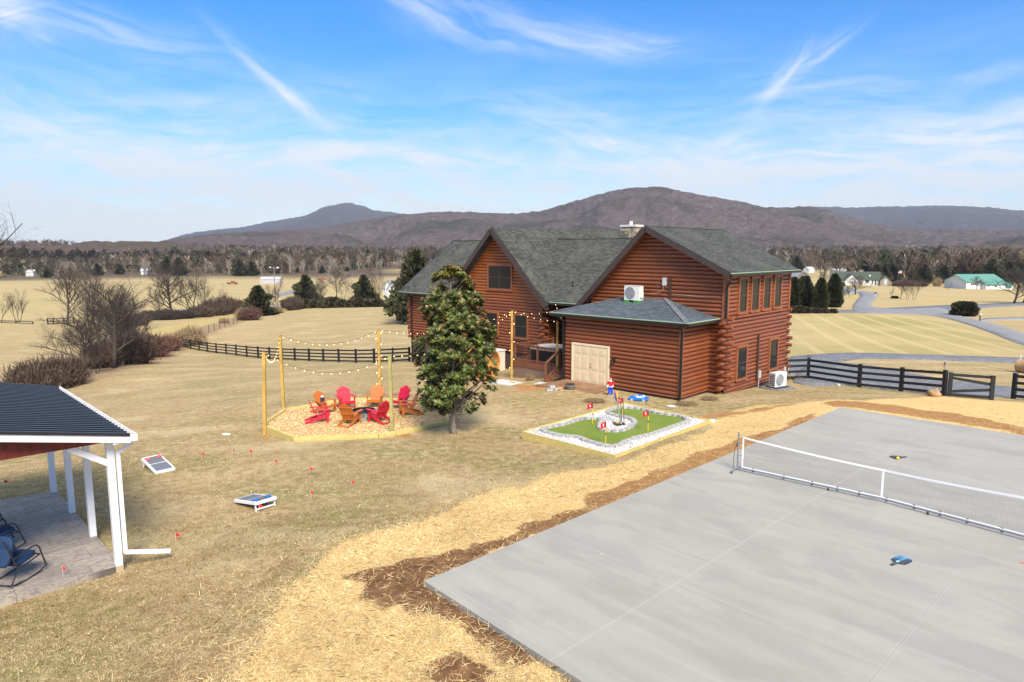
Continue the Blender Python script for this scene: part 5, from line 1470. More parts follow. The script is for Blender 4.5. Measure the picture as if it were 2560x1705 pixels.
# ------------------------------------------------------------------ far houses
WSID = mat('white_siding', (.66, .66, .64), .6, var=.05); GRF = mat('dark_green_roof', (.052, .066, .050), .85, var=.2, vscale=1.5); STN = mat('tan_stone', (.27, .21, .155), .9, var=.3, vscale=3)
TEAL = mat('teal_metal_roof', (.10, .255, .205), .5, var=.08); GREYR = mat('grey_roof', (.20, .21, .225), .8, var=.1); WINB = mat('far_window', (.05, .06, .07), .2); BRN = mat('weathered_barn_wood', (.17, .14, .12), .9, var=.3, vscale=3)
WHR = mat('white_roof', (.60, .60, .62), .6, var=.08)
def gable_body(mb, x0, x1, y0, y1, he, hr, axis='x', ov=.3, roof=None):
    """body in mb, roof planes in roof"""
    if axis == 'x':
        ym = (y0 + y1) / 2
        mb.b2(x0, x1, y0, y1, -.8, he); mb.add([(x0, y0, he), (x0, y1, he), (x0, ym, hr), (x1, y0, he), (x1, y1, he), (x1, ym, hr)], [(0, 2, 1), (3, 4, 5)])
        roof.slab([(x0 - ov, y0 - ov, he - ov * .4), (x1 + ov, y0 - ov, he - ov * .4), (x1 + ov, ym, hr + .1), (x0 - ov, ym, hr + .1)], .18)
        roof.slab([(x0 - ov, ym, hr + .1), (x1 + ov, ym, hr + .1), (x1 + ov, y1 + ov, he - ov * .4), (x0 - ov, y1 + ov, he - ov * .4)], .18)
    else:
        xm = (x0 + x1) / 2
        mb.b2(x0, x1, y0, y1, -.8, he); mb.add([(x0, y0, he), (x1, y0, he), (xm, y0, hr), (x0, y1, he), (x1, y1, he), (xm, y1, hr)], [(0, 1, 2), (3, 5, 4)])
        roof.slab([(xm, y0 - ov, hr + .1), (x1 + ov, y0 - ov, he - ov * .4), (x1 + ov, y1, he - ov * .4), (xm, y1, hr + .1)], .18)
        roof.slab([(x0 - ov, y0 - ov, he - ov * .4), (xm, y0 - ov, hr + .1), (xm, y1, hr + .1), (x0 - ov, y1, he - ov * .4)], .18)
def hplace(px, py, rz=0): g = G(px, py); return g
def wins(t, L, m=WINB, fr=None):
    for (x0, x1, y, z0, z1) in L:
        mb = MB(); mb.b2(x0, x1, y - .04, y + .02, z0, z1); mb.build('window', m, t)
g = hplace(2150, 713)
ra = thing('ranch_house', 'long white ranch house with dark green roof behind the road bend', 'house', g, R(-4))
mb = MB(); rf = MB()
gable_body(mb, -9, 9.5, 0, 8, 2.6, 5.8, 'x', .5, rf); mb.build('wall', WSID, ra); 
rr_ = rf.build('roof', GRF, ra)
mb = MB(); rf = MB(); gable_body(mb, -7.6, -1.8, -2.6, 2, 2.4, 5.0, 'y', .45, rf); mb.build('garage_wing', WSID, ra); rf.build('roof', GRF, ra)
mb = MB(); rf = MB(); gable_body(mb, 8, 12.4, -1.4, 5, 2.3, 4.4, 'y', .4, rf); mb.build('stone_gable', STN, ra); rf.build('roof', GRF, ra)
mb = MB(); mb.b2(-2, .9, -.35, 0, -.2, 2.5); mb.build('stone_front', STN, ra)
mb = MB(); mb.b2(1.5, 3.2, 5, 6, 5, 6.6); mb.build('chimney', STN, ra)
wins(ra, [(2.2, 3.8, 0, 1, 2.2), (5.0, 5.6, 0, .6, 2.2), (6.2, 6.9, 0, .1, 2.2), (-9.3, -8.7, 2.5, 3, 4)]); wins(ra, [(9.6, 10.9, -1.4, .3, 2.7)], mat('pale_window', (.40, .50, .50), .2)); wins(ra, [(-1.6, -.4, -.35, .9, 1.9)])
mb = MB(); mb.ell((4.6, 1.6, 4.1), .45); mb.build('satellite_dish', WSID, ra)
g = hplace(2466, 723)
te = thing('teal_roof_building', 'white building with teal metal roof near the right edge', 'building', g, R(8))
mb = MB(); rf = MB(); gable_body(mb, -9.5, 8, 0, 12, 3.3, 6.0, 'x', .5, rf); mb.build('wall', WSID, te); rf.build('roof', TEAL, te)
mb = MB(); rf = MB(); gable_body(mb, -2.5, 10, -2.4, 1, 2.0, 2.9, 'x', .3, rf); mb.build('lean_to', WSID, te); rf.build('roof', TEAL, te)
wins(te, [(-7.5, -6.7, 0, 1.7, 2.5), (-6.5, -5.7, 0, 1.7, 2.5), (-5.5, -4.8, 0, 1.7, 2.5), (-1.8, -1.3, -2.4, 1, 1.7), (2, 2.5, -2.4, 1, 1.7)]); wins(te, [(7, 9.2, -2.45, .5, 1.9)], mat('teal_glass', (.05, .18, .16), .3))
g = Vector((*atY(2009, 690, 330)[:2], 0)); g.z = T(g.x, g.y)
ba = thing('weathered_barn', 'weathered grey brown barn past the right end of the log house roof', 'barn', g, R(25))
mb = MB(); rf = MB(); gable_body(mb, -5, 4, 0, 7, 3.4, 5.8, 'y', .4, rf); mb.build('wall', BRN, ba); rf.build('roof', GREYR, ba)
g = Vector((*atY(2101, 684, 430)[:2], 0)); g.z = T(g.x, g.y)
wb = thing('pale_shed', 'long pale shed behind the ranch house roof', 'shed', g, 0)
mb = MB(); rf = MB(); gable_body(mb, -4, 4.2, 0, 6, 4.6, 6, 'x', .2, rf); mb.build('wall', mat('pale_metal', (.45, .42, .38), .7, var=.15, vscale=1), wb); rf.build('roof', WHR, wb)
for i, (x, y, w, lb_) in enumerate([(2136, 683, 5, 'small white shed behind the ranch house'), (2262, 676, 7, 'low white building in the trees right of the flag'), (2370, 676, 8, 'low pale building between evergreens on the right'), (2030, 662, 6, 'tiny white building on the far slope')]):
    g = Vector((*atY(x, y, 520)[:2], 0)); g.z = T(g.x, g.y)
    t = thing('far_building', lb_, 'building', g, R(10 * i)); mb = MB(); rf = MB(); gable_body(mb, -w / 2, w / 2, 0, 5, 3, 4.4, 'x', .3, rf); mb.build('wall', WSID, t); rf.build('roof', WHR, t)
g = G(972, 741)
co = thing('white_cottage', 'white cottage with grey roof left of the log house', 'house', g, R(-32))
mb = MB(); rf = MB(); gable_body(mb, -3.6, 3.2, 1, 7, 2.6, 5.6, 'x', .35, rf); mb.build('wall', WSID, co); rf.build('roof', GREYR, co)
mb = MB(); rf = MB(); gable_body(mb, .6, 5, -1.4, 6, 2.4, 5.0, 'y', .35, rf); mb.build('front_gable', WSID, co); rf.build('roof', GREYR, co)
mb = MB(); rf = MB(); gable_body(mb, -1.5, 1.2, -.2, 3, 4.0, 5.6, 'y', .25, rf); mb.build('dormer', WSID, co); rf.build('roof', GREYR, co)
wins(co, [(2.3, 3.3, -1.4, 2.2, 3.7)], mat('green_window', (.05, .09, .07), .3))
g = G(675, 709)
gs_ = thing('metal_shed', 'low pale grey metal shed in the middle of the far field', 'shed', g, R(6))
mb = MB(); rf = MB(); gable_body(mb, -5.6, 5.6, 0, 7, 2.6, 3.8, 'x', .2, rf); mb.build('wall', mat('grey_metal_wall', (.42, .40, .42), .6, var=.1, vscale=1), gs_); rf.build('roof', mat('dull_metal_roof', (.42, .41, .43), .6), gs_)
for (x, y, Yd, w, lb_) in [(360, 684, 495, 4, 'white house glimpsed in the valley trees'), (114, 692, 480, 3.5, 'small pale blue roofed shed in the left trees'), (75, 690, 482, 5, 'long low white roof among the left trees'), (395, 668, 640, 5, 'pale house deep in the left wood')]:
    g = Vector((*atY(x, y, Yd)[:2], 0)); g.z = T(g.x, g.y) + .3
    t = thing('far_house', lb_, 'house', g, R(15)); mb = MB(); rf = MB(); gable_body(mb, -w / 2, w / 2, 0, 5, 2.6, 4.2, 'x', .3, rf); mb.build('wall', WSID, t); rf.build('roof', WHR, t)
# poles in the fields
def pole(px, py, ytop, label, lamp=False, m=None):
    g = G(px, py); h = atY(px, ytop, g.y).z - g.z
    t = thing('utility_pole', label, 'pole', g)
    mb = MB(); mb.tube([(0, 0, -.2), (0, 0, h)], [.16, .11], 8); mb.build('post', mat('pole_wood', (.25, .21, .17), .9), t)
    mb = MB(); mb.bar((-.9, 0, h - .5), (.9, 0, h - .5), .12, .12); mb.build('cross_arm', MATS['pole_wood'], t)
    if lamp: mb = MB(); mb.ell((1.1, 0, h - .4), (.4, .3, .25)); mb.ell((-1.1, 0, h - .3), (.3, .25, .2)); mb.build('lamp_head', WSID, t)
pole(689, 762, 666, 'tall utility pole with lamps beside the dark cedar', True)
pole(559, 752, 708, 'short pole standing alone in the far hay field'); pole(704, 712, 676, 'thin pole right of the metal shed'); pole(823, 706, 668, 'pale pole near the far field edge'); pole(497, 788, 742, 'bare post between the lane trees')
def small_car(px, py, L, label, m, name='parked_truck'):
    g = G(px, py); t = thing(name, label, 'truck', g, R(10))
    mb = MB(); mb.b2(-L / 2, L / 2, -.9, .9, .45, 1.1); mb.b2(-L * .12, L * .25, -.8, .8, 1.1, 1.8); mb.build('body', m, t)
    for x in (-L * .33, L * .33):
        for y in (-.92, .72): mb = MB(); mb.tube([(x, y, .4), (x, y + .2, .4)], .4, 10); mb.build('wheel', GUT, t)
small_car(581, 711, 5.5, 'rusty old truck parked by the field edge', mat('rusty_paint', (.20, .07, .04), .8))
small_car(806, 700, 5, 'small red vehicle in the far field', mat('red_paint', (.45, .08, .05), .5))
# flags, markers, mailbox on the right
g = G(2327, 766); t = thing('marker_post', 'yellow marker post, left one of two beside the side road', 'post', g); mb = MB(); mb.cyl((0, 0, -.1), .07, 1.9, 8); mb.build('tube', mat('marker_yellow', (.75, .50, .08), .5), t)
g = G(2384, 771); t = thing('marker_post', 'yellow marker post, right one of two, leaning beside the round bush', 'post', g); mb = MB(); mb.tube([(0, 0, -.1), (.22, 0, 2.0)], .07, 8); mb.build('tube', MATS['marker_yellow'], t)
g = G(2449, 804); mbx = thing('mailbox', 'roadside mailbox on a dark post by the road fork', 'mailbox', g, R(20))
mb = MB(); mb.b2(-.06, .06, -.06, .06, -.1, 1.0); mb.build('post', GUT, mbx); mb = MB(); mb.tube([(-.3, 0, 1.12), (.3, 0, 1.12)], .14, 10); mb.build('box', mat('mailbox_grey', (.45, .46, .47), .4), mbx)
g = G(2103, 762); mbx = thing('mailbox', 'dark mailbox beside the arborvitae near the road bend', 'mailbox', g, R(20))
mb = MB(); mb.b2(-.06, .06, -.06, .06, -.1, 1.0); mb.build('post', GUT, mbx); mb = MB(); mb.tube([(-.3, 0, 1.12), (.3, 0, 1.12)], .16, 10); mb.build('box', GUT, mbx)
g = G(2188, 742); mbx = thing('mailbox', 'small dark mailbox at the inner edge of the road bend', 'mailbox', g, R(20))
mb = MB(); mb.b2(-.06, .06, -.06, .06, -.1, 1.0); mb.build('post', WSID, mbx); mb = MB(); mb.tube([(-.3, 0, 1.12), (.3, 0, 1.12)], .2, 10); mb.build('box', GUT, mbx)
RED = mat('flag_red', (.45, .012, .015), .7); WHF = mat('flag_white', (.75, .74, .74), .7); BLF = mat('flag_blue', (.02, .04, .18), .7)
def usflag(loc, w, h, pole_h, label, rz=0, droop=False):
    t = thing('national_flag', label, 'flag', loc, rz)
    mb = MB(); mb.cyl((0, 0, 0), .02 + pole_h * .004, pole_h, 8); mb.build('pole', GREYR, t)
    mb = MB(); n = 12
    for s in range(13):
        mb.cur = s % 2
        for i in range(n):
            def q(u, v):
                if droop: return (u * w * .35, .05 * math.sin(u * 9), pole_h - v * h - u * h * .5)
                return (u * w, .10 * w * math.sin(u * 6), pole_h - v * h + .06 * h * math.sin(u * 5))
            a, b = i / n, (i + 1) / n; c_, d_ = s / 13, (s + 1) / 13
            if s < 7 and b <= .42: mb.cur = 2
            else: mb.cur = s % 2
            mb.add([q(a, c_), q(b, c_), q(b, d_), q(a, d_)], [(0, 3, 2, 1)])
    mb.build('cloth', [RED, WHF, BLF], t)
g = Vector((*atY(2245, 690, 350)[:2], 0)); g.z = T(g.x, g.y)
usflag(g, 2.1, 1.3, atY(2245, 677, 350).z - g.z, 'striped flag flying before dark trees beyond the ranch house', R(10))
# ------------------------------------------------------------------ board fences
BLK = mat('black_fence_paint', (.014, .015, .018), .55, var=.3, vscale=5)
def board_fence(label, pts, h=1.2, rails=4, post_w=.13, tops=None):
    """pts: ground points"""
    o0 = pts[0]
    t = thing('board_fence', label, 'fence', o0)
    L = [p - o0 for p in pts]
    for i, p in enumerate(L):
        mb = MB(); hh = h * 1.05
        d = (L[min(i + 1, len(L) - 1)] - L[max(i - 1, 0)]); a = math.atan2(d.y, d.x)
        mb.box(p + Vector((0, 0, hh / 2 - .15)), (post_w, post_w, hh + .3), rz=a); mb.build('post', BLK, t)
    for k in range(rails):
        z = h * (.14 + .80 * k / (rails - 1))
        mb = MB()
        for a, b in zip(L, L[1:]):
            d = (b - a); n = Vector((d.y, -d.x, 0)).normalized() * (post_w / 2 + .02)
            mb.bar(a + n + Vector((0, 0, z)), b + n + Vector((0, 0, z)), .035, .14)
        mb.build('rail', BLK, t)
    return t
def g_at(px, py, Y=None):
    p = G(px, py) if Y is None else atY(px, py, Y)
    return Vector((p.x, p.y, T(p.x, p.y)))
fl = lambda x, y: (x / 2.2644, 560 + y / 2.2644)
far_px = [(1035, 697), (1079, 707), (1128, 716), (1175, 724), (1225, 731), (1281, 737), (1338, 744), (1398, 753), (1462, 760), (1526, 766), (1598, 770), (1670, 773), (1750, 776), (1831, 780), (1918, 783), (2015, 786), (2118, 786), (2225, 783), (2318, 777)]
FPTS = [g_at(*fl(*p)) for p in far_px]
board_fence('long black four rail fence curving across the back lawn to the house', FPTS, 1.22, 4, .15)
nf = lambda x, y: (1900 + x / 3.267, 600 + y / 3.267)
NPTS = [g_at(*nf(*p)) for p in [(205, 1146), (390, 1136), (808, 1202), (1150, 1237), (1500, 1272)]]
nfence = board_fence('black four rail fence from the house corner to the gate', NPTS, 1.25, 4, .17)
ga, gb = g_at(*nf(1545, 1276)), g_at(*nf(1888, 1306))
gt = thing('field_gate', 'black board gate with crossed diagonal rails at the end of the near fence', 'gate', ga)
d = gb - ga
for nm, p in (('gate_stile', Vector((0, 0, 0))), ('gate_stile', d)):
    mb = MB(); mb.box(p + Vector((0, 0, .60)), (.17, .17, 1.22), rz=math.atan2(d.y, d.x)); mb.build(nm, BLK, gt)
def gz(t, z): return d * t + Vector((0, 0, z))
for a, b in ((gz(0, 1.10), gz(1, 1.12)), (gz(0, .95), gz(1, .76)), (gz(0, .25), gz(1, .50)), (gz(0, .10), gz(1, .12))):
    mb = MB(); mb.bar(a, b, .05, .14); mb.build('gate_rail', BLK, gt)
n1 = g_at(2533, 997); n2 = g_at(2640, 1010)
board_fence('black board fence cut by the right edge, its end post leaning', [n1, n2], 1.25, 4, .17)
p_ = NPTS[-1] + Vector((-.05, 0, 1.31)); 
usflag(p_, .3, .2, .42, 'small striped flag on top of the fence post by the gate', R(160), droop=True)
def rock(label, px, py, s, seed, m, squash=.7, name='rock'):
    g = G(px, py); r = np.random.RandomState(seed)
    mb = MB(); mb.ell((0, 0, s * squash * .7), (s, s * .8, s * squash), 14, 10)
    mb.v = [tuple(np.array(v) * (1 + .22 * (vnoise(np.array([v[0] * 3 / s + 9]), np.array([v[2] * 3 / s + v[1] * 2 / s + 9]), 1.3, seed)[0] - .5) * 2)) for v in mb.v]
    o = mb.build(name, m, smooth=True); o.location = g; tag(o, label, 'rock'); return o
RK = mat('sandstone', (.36, .22, .12), .9, var=.35, vscale=2, bump=.5); RKW = mat('white_stone', (.62, .60, .55), .9, var=.2, vscale=4, bump=.4)
rock('tan boulder at the foot of the fence post beside the gate', 2336, 991, .33, 3, RK)
rock('small pale stone in the grass below the near fence', 2097, 965, .10, 4, RKW)
rock('round grey stone at the right corner of the putting green frame', 1779, 1057, .13, 5, RKW)
rock('flat white stone in the grass left of the fire pit', 566, 1087, .16, 6, RKW, .25)
rock('flat pale stone by the shed corner', 1678, 1017, .22, 7, RKW, .18)
g = G(2562, 932); hb = thing('round_hay_bale', 'round tan hay bale at the right edge behind the fence', 'hay bale', g, R(20))
mb = MB(); mb.tube([(0, -.45, .45), (0, .45, .45)], .47, 20); mb.build('bale', mat('hay', (.40, .26, .13), .95, var=.35, vscale=6, bump=.6), hb)
g = G(2550, 907); t = thing('marker_post', 'short white post beside the hay bale at the right edge', 'post', g); mb = MB(); mb.cyl((0, 0, -.1), .05, .75, 8); mb.build('tube', WSID, t)
# low rail fences far left
board_fence('short black rail fence in the field at far left', [g_at(120, 811), g_at(134, 811), g_at(160, 810), g_at(185, 808)], 1.3, 3, .2)
board_fence('low dark rail fence running off the left edge', [g_at(-20, 806), g_at(40, 808), g_at(82, 810)], .5, 2, .2)
# wire fence with steel posts up the diagonal
z7 = lambda x, y: (200 + x / 4.205, 620 + y / 4.205)
wp = [g_at(*z7(*p)) for p in [(1280, 925), (1355, 893), (1412, 872), (1468, 852), (1520, 828), (1565, 812), (1615, 806), (1655, 792)]]
t = thing('wire_fence', 'thin wire fence with dark posts running up to the cedar', 'fence', wp[0])
for p in wp:
    q = p - wp[0]; mb = MB(); mb.tube([(q.x, q.y, q.z - .1), (q.x, q.y, q.z + 1.3)], .05, 5); mb.build('post', THK, t)
for z in (.5, .9, 1.2):
    mb = MB(); mb.tube([p - wp[0] + Vector((0, 0, z)) for p in wp], .012, 3); mb.build('wire', GREYR, t)

# ------------------------------------------------------------------ fire pit bed with timber edging
TIM, nt = newmat('treated_timber')
uvn = nt.node('ShaderNodeUVMap').outputs[0]; oc = nt.node('ShaderNodeTexCoord').outputs['Object']
n = nt.noise(nt.mapv(oc, (3, 3, 30)), 1.2, 4, .6); kn = nt.node('ShaderNodeTexVoronoi', {'Vector': oc, 'Scale': 1.6}).outputs['Distance']
c = nt.mix(nt.ss(n, .3, .7), (.46, .36, .12), (.62, .50, .20)); c = nt.mix(nt.ss(kn, .07, .04), c, (.16, .10, .03))
c = nt.mix(nt.m('MULTIPLY', nt.ss(nt.noise(oc, 1.1, 2), .5, .75), .4), c, (.40, .38, .15))
finish(nt, c, .75, None, .2)
BEDZ = .06
lz = lambda x, y: (620 + x / 4.361, 800 + y / 4.361)
outer = [(205, 1095), (400, 968), (960, 868), (1150, 852), (1560, 852), (1830, 872), (1990, 905), (2150, 945), (2180, 1095), (1600, 1212), (1420, 1240), (510, 1270), (185, 1145)]
OP = [at(*lz(*p), BEDZ + .08) for p in outer]
cen = sum(OP, Vector()) / len(OP)
pit = thing('fire_pit_bed', 'many sided wood chip bed framed with pale treated timber', 'gravel bed', (cen.x, cen.y, 0))
IN = [Vector((p.x - cen.x, p.y - cen.y, 0)) for p in OP]
CHIP = gravel_mat('wood_chips', (.48, .28, .11), (.80, .58, .30), 22)
mb = MB()
poly = [(p * .985) for p in IN]
mb.prism([(p.x, p.y) for p in poly], -.5, BEDZ); mb.build('chip_bed', CHIP, pit)
n = len(IN)
for i in range(n):
    a, b = IN[i], IN[(i + 1) % n]
    dn = (b - a).normalized()
    for k, z in enumerate((BEDZ + .01, BEDZ - .135, BEDZ - .28)):
        mb = MB(); e = .0 + .02 * (k % 2)
        mb.bar(a - dn * e + Vector((0, 0, z)), b + dn * e + Vector((0, 0, z)), .14 - k * .004, .14); mb.build('timber', TIM, pit)
# scattered chips on the bed: real relief
m_chip = tone_mat('chip_tone', .9, .1)
def scatter_quads(name, n, sampler, zf, L, Wd, cols, m, seed, tilt=.35, parent=None, lift=.012):
    r = np.random.RandomState(seed)
    P = sampler(n, r); n = len(P)
    z = zf(P) + lift * (.3 + r.rand(n) * 1.6)
    a = r.rand(n) * 6.283; tl = r.randn(n) * tilt * .5
    d = np.stack([np.cos(a) * np.cos(tl), np.sin(a) * np.cos(tl), np.sin(tl)], 1)
    s = np.stack([-np.sin(a), np.cos(a), r.randn(n) * tilt], 1)
    l = (L[0] + (L[1] - L[0]) * r.rand(n))[:, None] / 2; w = (Wd[0] + (Wd[1] - Wd[0]) * r.rand(n))[:, None] / 2
    c = np.stack([P[:, 0], P[:, 1], z + np.abs(np.sin(tl)) * l[:, 0]], 1)
    V = np.stack([c - d * l - s * w, c - d * l + s * w, c + d * l + s * w, c + d * l - s * w], 1).reshape(-1, 3)
    cc = np.array(cols)[r.randint(0, len(cols), n)] * (.75 + .5 * r.rand(n))[:, None]
    return npmesh(name, V, np.arange(4 * n).reshape(-1, 4), m, {'tone': np.repeat(cc, 4, axis=0)}, parent=parent)
bp = np.array([[p.x * .97, p.y * .97] for p in IN])
def samp_poly(poly):
    lo = poly.min(0); hi = poly.max(0)
    def f(n, r):
        P = lo + (hi - lo) * r.rand(n * 2, 2); return P[sdist(P[:, 0], P[:, 1], poly) > 0][:n]
    return f
o = scatter_quads('loose_chips', 16000, samp_poly(bp), lambda P: BEDZ + 0 * P[:, 0], (.03, .08), (.012, .03), [(.62, .42, .19), (.75, .56, .30), (.50, .31, .13), (.80, .66, .42)], m_chip, 4, parent=pit)
tag(o, kind='stuff')

# ------------------------------------------------------------------ adirondack chairs
def adir_proto(col, cname, label):
    m = mat(cname, col, .42, var=.06, vscale=2)
    t = thing('adirondack_chair', label, 'chair')
    # local: faces +x, width along y. origin at ground centre
    mb = MB()
    for s in (-1, 1):
        mb.cur = 0
    # stringers: from front (x .38,z .36) down to rear foot (x -.52,z 0)
    for s in (-1, 1):
        mb = MB(); mb.slab([(.40, s * .27, .37), (.40, s * .27, .25), (-.50, s * .27, .0), (-.56, s * .27, .0), (-.56, s * .27, .07), (-.12, s * .27, .22)], .03 * s); mb.build('back_leg', m, t)
        mb = MB(); mb.box((.34, s * .305, .27), (.10, .032, .54)); mb.slab([(.30, s * .33, .54), (.38, s * .33, .54), (.34, s * .33, .36)], .02 * s); mb.build('front_leg', m, t)
        mb = MB(); mb.prism([(.44, s * .27), (.44, s * .40), (.30, s * .42), (-.30, s * .38), (-.34, s * .30), (0, s * .28)][::s], .54, .565); mb.build('armrest', m, t)
    mb = MB()
    for i in range(6):
        x = .40 - i * .088; z = .375 - i * .030
        mb.box((x, 0, z), (.076, .56, .02), M=Matrix.Rotation(-.33, 3, 'Y'))
    mb.box((.425, 0, .32), (.025, .56, .10)); mb.build('seat', m, t)
    mb = MB(); hs = [.66, .74, .80, .74, .66]
    ang = .42
    up = Vector((-math.sin(ang), 0, math.cos(ang))); nx = Vector((math.cos(ang), 0, math.sin(ang)))
    b0 = Vector((-.04, 0, .22))
    for i, h in enumerate(hs):
        w = .108; y = (i - 2) * (w + .008); sp = 1 + .10
        c0 = b0 + Vector((0, y * .92, 0)); c1 = b0 + up * h + Vector((0, y * 1.1, 0))
        # rounded-top slat
        pts = [c0 + Vector((0, -w / 2 * .92, 0)), c0 + Vector((0, w / 2 * .92, 0))]
        hr = h + (.02 if i == 2 else 0)
        tl = {0: -.06, 1: -.035, 2: -.02, 3: -.0, 4: 0}[i]; tr = {0: 0, 1: 0, 2: -.02, 3: -.035, 4: -.06}[i]
        pts += [c0.lerp(c1, 1) + Vector((0, w / 2 * 1.06, 0)) + up * tr, c1 + Vector((0, w * .15, 0)) + up * .012, c1 + Vector((0, -w * .15, 0)) + up * .012, c1 + Vector((0, -w / 2 * 1.06, 0)) + up * tl]
        mb.slab(pts, .02)
    for h, ww in ((.30, .62), (.62, .60)):
        p = b0 + up * h - nx * .033; mb.box(p, (.022, ww, .06), M=Matrix.Rotation(-ang, 3, 'Y'))
    mb.build('backrest', m, t)
    mb = MB(); mb.box((-.50, 0, .045), (.03, .56, .06)); mb.build('rear_stretcher', m, t)
    return t
pitc = at(909, 1045, BEDZ)
chairs = [((772, 1108), 0, 'red', 'red adirondack chair at the left front of the ring, side on'), ((832, 1008), 1, 'orange', 'orange adirondack chair with a small dark box on its arm'),
          ((1066, 958), 2, 'pink', 'pinkish red adirondack chair at the back left, facing the camera'), ((1398, 940), 1, 'orange', 'orange adirondack chair at the back below the tall lit pole'),
          ((1672, 950), 2, 'pink', 'pinkish red adirondack chair at the back right beside the tree'), ((1765, 1032), 1, 'orange', 'orange adirondack chair on the right, partly behind the leaves'),
          ((1442, 1112), 0, 'red', 'red adirondack chair at the front right with its back to the camera'), ((1108, 1140), 1, 'orange', 'orange adirondack chair at the front with its back to the camera')]
protos = {}
for (zx, zy), ci, cn, lb_ in chairs:
    g = at(*lz(zx, zy), BEDZ)
    a = math.atan2(pitc.y - g.y, pitc.x - g.x)
    key = 0 if cn in ('red', 'pink') else 1
    if key not in protos:
        protos[key] = adir_proto((.56, .012, .040) if key == 0 else (.46, .135, .022), 'red_chair_paint' if key == 0 else 'orange_chair_paint', lb_)
        o = protos[key]; o.location = g; o.rotation_euler = (0, 0, a)
    else: o = dup(protos[key], g, a, lb_)
    o['group'] = 'adirondack chairs around the fire pit'
    o.scale = (.98, .98, .98)
    if 'dark box' in lb_:
        boxat = g + Matrix.Rotation(a, 3, 'Z') @ Vector((.26, -.37, .602))
bx_ = thing('speaker_box', 'small dark box with a white cap standing on the orange chair arm', 'box', boxat, .4)
mb = MB(); mb.b2(-.08, .08, -.07, .07, 0, .16); mb.build('body', mat('navy_plastic', (.02, .022, .05), .4), bx_); mb = MB(); mb.ell((0, 0, .19), (.07, .06, .05)); mb.build('cap', WHF, bx_)
# fire ring
fp = thing('fire_ring', 'round grey block fire pit with a black metal rim', 'fire pit', pitc)
BLKS = mat('grey_block', (.23, .225, .22), .9, var=.3, vscale=5, bump=.5)
mb = MB()
for lv in range(2):
    for k in range(14):
        a = 2 * math.pi * (k + .5 * lv) / 14
        mb.box((.56 * math.cos(a), .56 * math.sin(a), .075 + lv * .155), (.235, .17, .145), rz=a + math.pi / 2)
mb.build('block_wall', BLKS, fp)
mb = MB()
n = 32
for rr, z0, z1 in ((.50, .10, .36),):
    vs = []; 
    for k in range(n):
        a = 2 * math.pi * k / n
        for r_i, z in ((.49, z0), (.49, z1), (.465, z1), (.465, z0)): vs.append((r_i * math.cos(a), r_i * math.sin(a), z))
    fs = []
    for k in range(n):
        for j in range(4): fs.append((k * 4 + j, ((k + 1) % n) * 4 + j, ((k + 1) % n) * 4 + (j + 1) % 4, k * 4 + (j + 1) % 4))
    mb.add(vs, fs)
mb.build('rim', mat('rim_black', (.015, .016, .02), .4), fp)
mb = MB(); mb.cyl((0, 0, .02), .46, .10, 20)
for k in range(5): mb.bar((-.25 + k * .1, -.2, .15), (-.1 + k * .06, .25, .17), .05, .05)
mb.build('ash_and_logs', mat('ash', (.24, .17, .11), .95, var=.5, vscale=8), fp)

# ------------------------------------------------------------------ light poles and string lights
BULB = mat('warm_bulb', (1, .75, .3), .4, emit=(1, .66, .24), estr=3.5)
POLE = mat('pole_timber', (.47, .29, .062), .7, var=.22, vscale=3); POLEG = mat('green_pole_timber', (.33, .30, .10), .7, var=.22, vscale=3)
def lpole(base, top_px, label, m=POLE, w=.115, z=None):
    g = G(*base) if z is None else at(base[0], base[1], z)
    tp = atY(top_px[0], top_px[1], g.y)
    t = thing('light_pole', label, 'post', g, 0, 'timber poles carrying the string lights')
    mb = MB(); mb.bar((0, 0, -.3), (tp.x - g.x, 0, tp.z - g.z), w, w, up=(0, 1, 0)); mb.build('timber_post', m, t)
    return g, Vector((tp.x, tp.y, tp.z))
q = lambda x, y: (620 + x / 4.361, 800 + y / 4.361)
P1 = lpole(q(182, 1248), q(173, 348), 'timber pole at the near left corner of the fire pit bed')
P2 = lpole(q(390, 958), q(348, 168), 'timber pole at the far left corner of the fire pit bed')
P3 = lpole(q(1440, 862), q(1424, 108), 'tall lit timber pole behind the back orange chair')
P4 = lpole(q(1573, 1242), q(1545, 388), 'greenish timber pole in front of the fire pit bed', POLEG)
k_ = lambda x, y: (950 + x / 3.267, 540 + y / 3.267)
P5 = lpole(k_(1075, 1330), k_(1078, 772), 'timber pole with bulbs at the left corner of the deck', z=-.5)
b6 = HL(-8.75, -2.12, -.1); t6 = HL(-8.75, -2.12, 3.12)
t = thing('light_pole', 'timber pole between the deck and the shed roof edge', 'post', b6, 0, 'timber poles carrying the string lights'); mb = MB(); mb.bar((0, 0, -.3), (0, 0, 3.2), .11, .11, up=(0, 1, 0)); mb.build('timber_post', POLE, t)
P6 = (b6, t6)
def string(a, b, sag, nb, label, wrap=None, r=.015):
    a = Vector(a); b = Vector(b)
    t = thing('string_light', label, 'string light', a, 0, 'warm string lights')
    L = [(a.lerp(b, i / 40) - a) - Vector((0, 0, 4 * sag * (i / 40) * (1 - i / 40))) for i in range(41)]
    mb = MB(); mb.tube(L, .006, 4, cap=False); mb.build('wire', GUT, t)
    bulb0 = None
    for i in range(nb):
        f = (i + .5) / nb; p = (a.lerp(b, f) - a) - Vector((0, 0, 4 * sag * f * (1 - f) + .05))
        if bulb0 is None:
            mb = MB(); mb.ell((0, 0, 0), (r, r, r * 1.3), 8, 6); bulb0 = mb.build('bulb', BULB, t, smooth=True); bulb0.location = p
        else:
            c = bulb0.copy(); COL.objects.link(c); c.parent = t; c.location = p
    return t
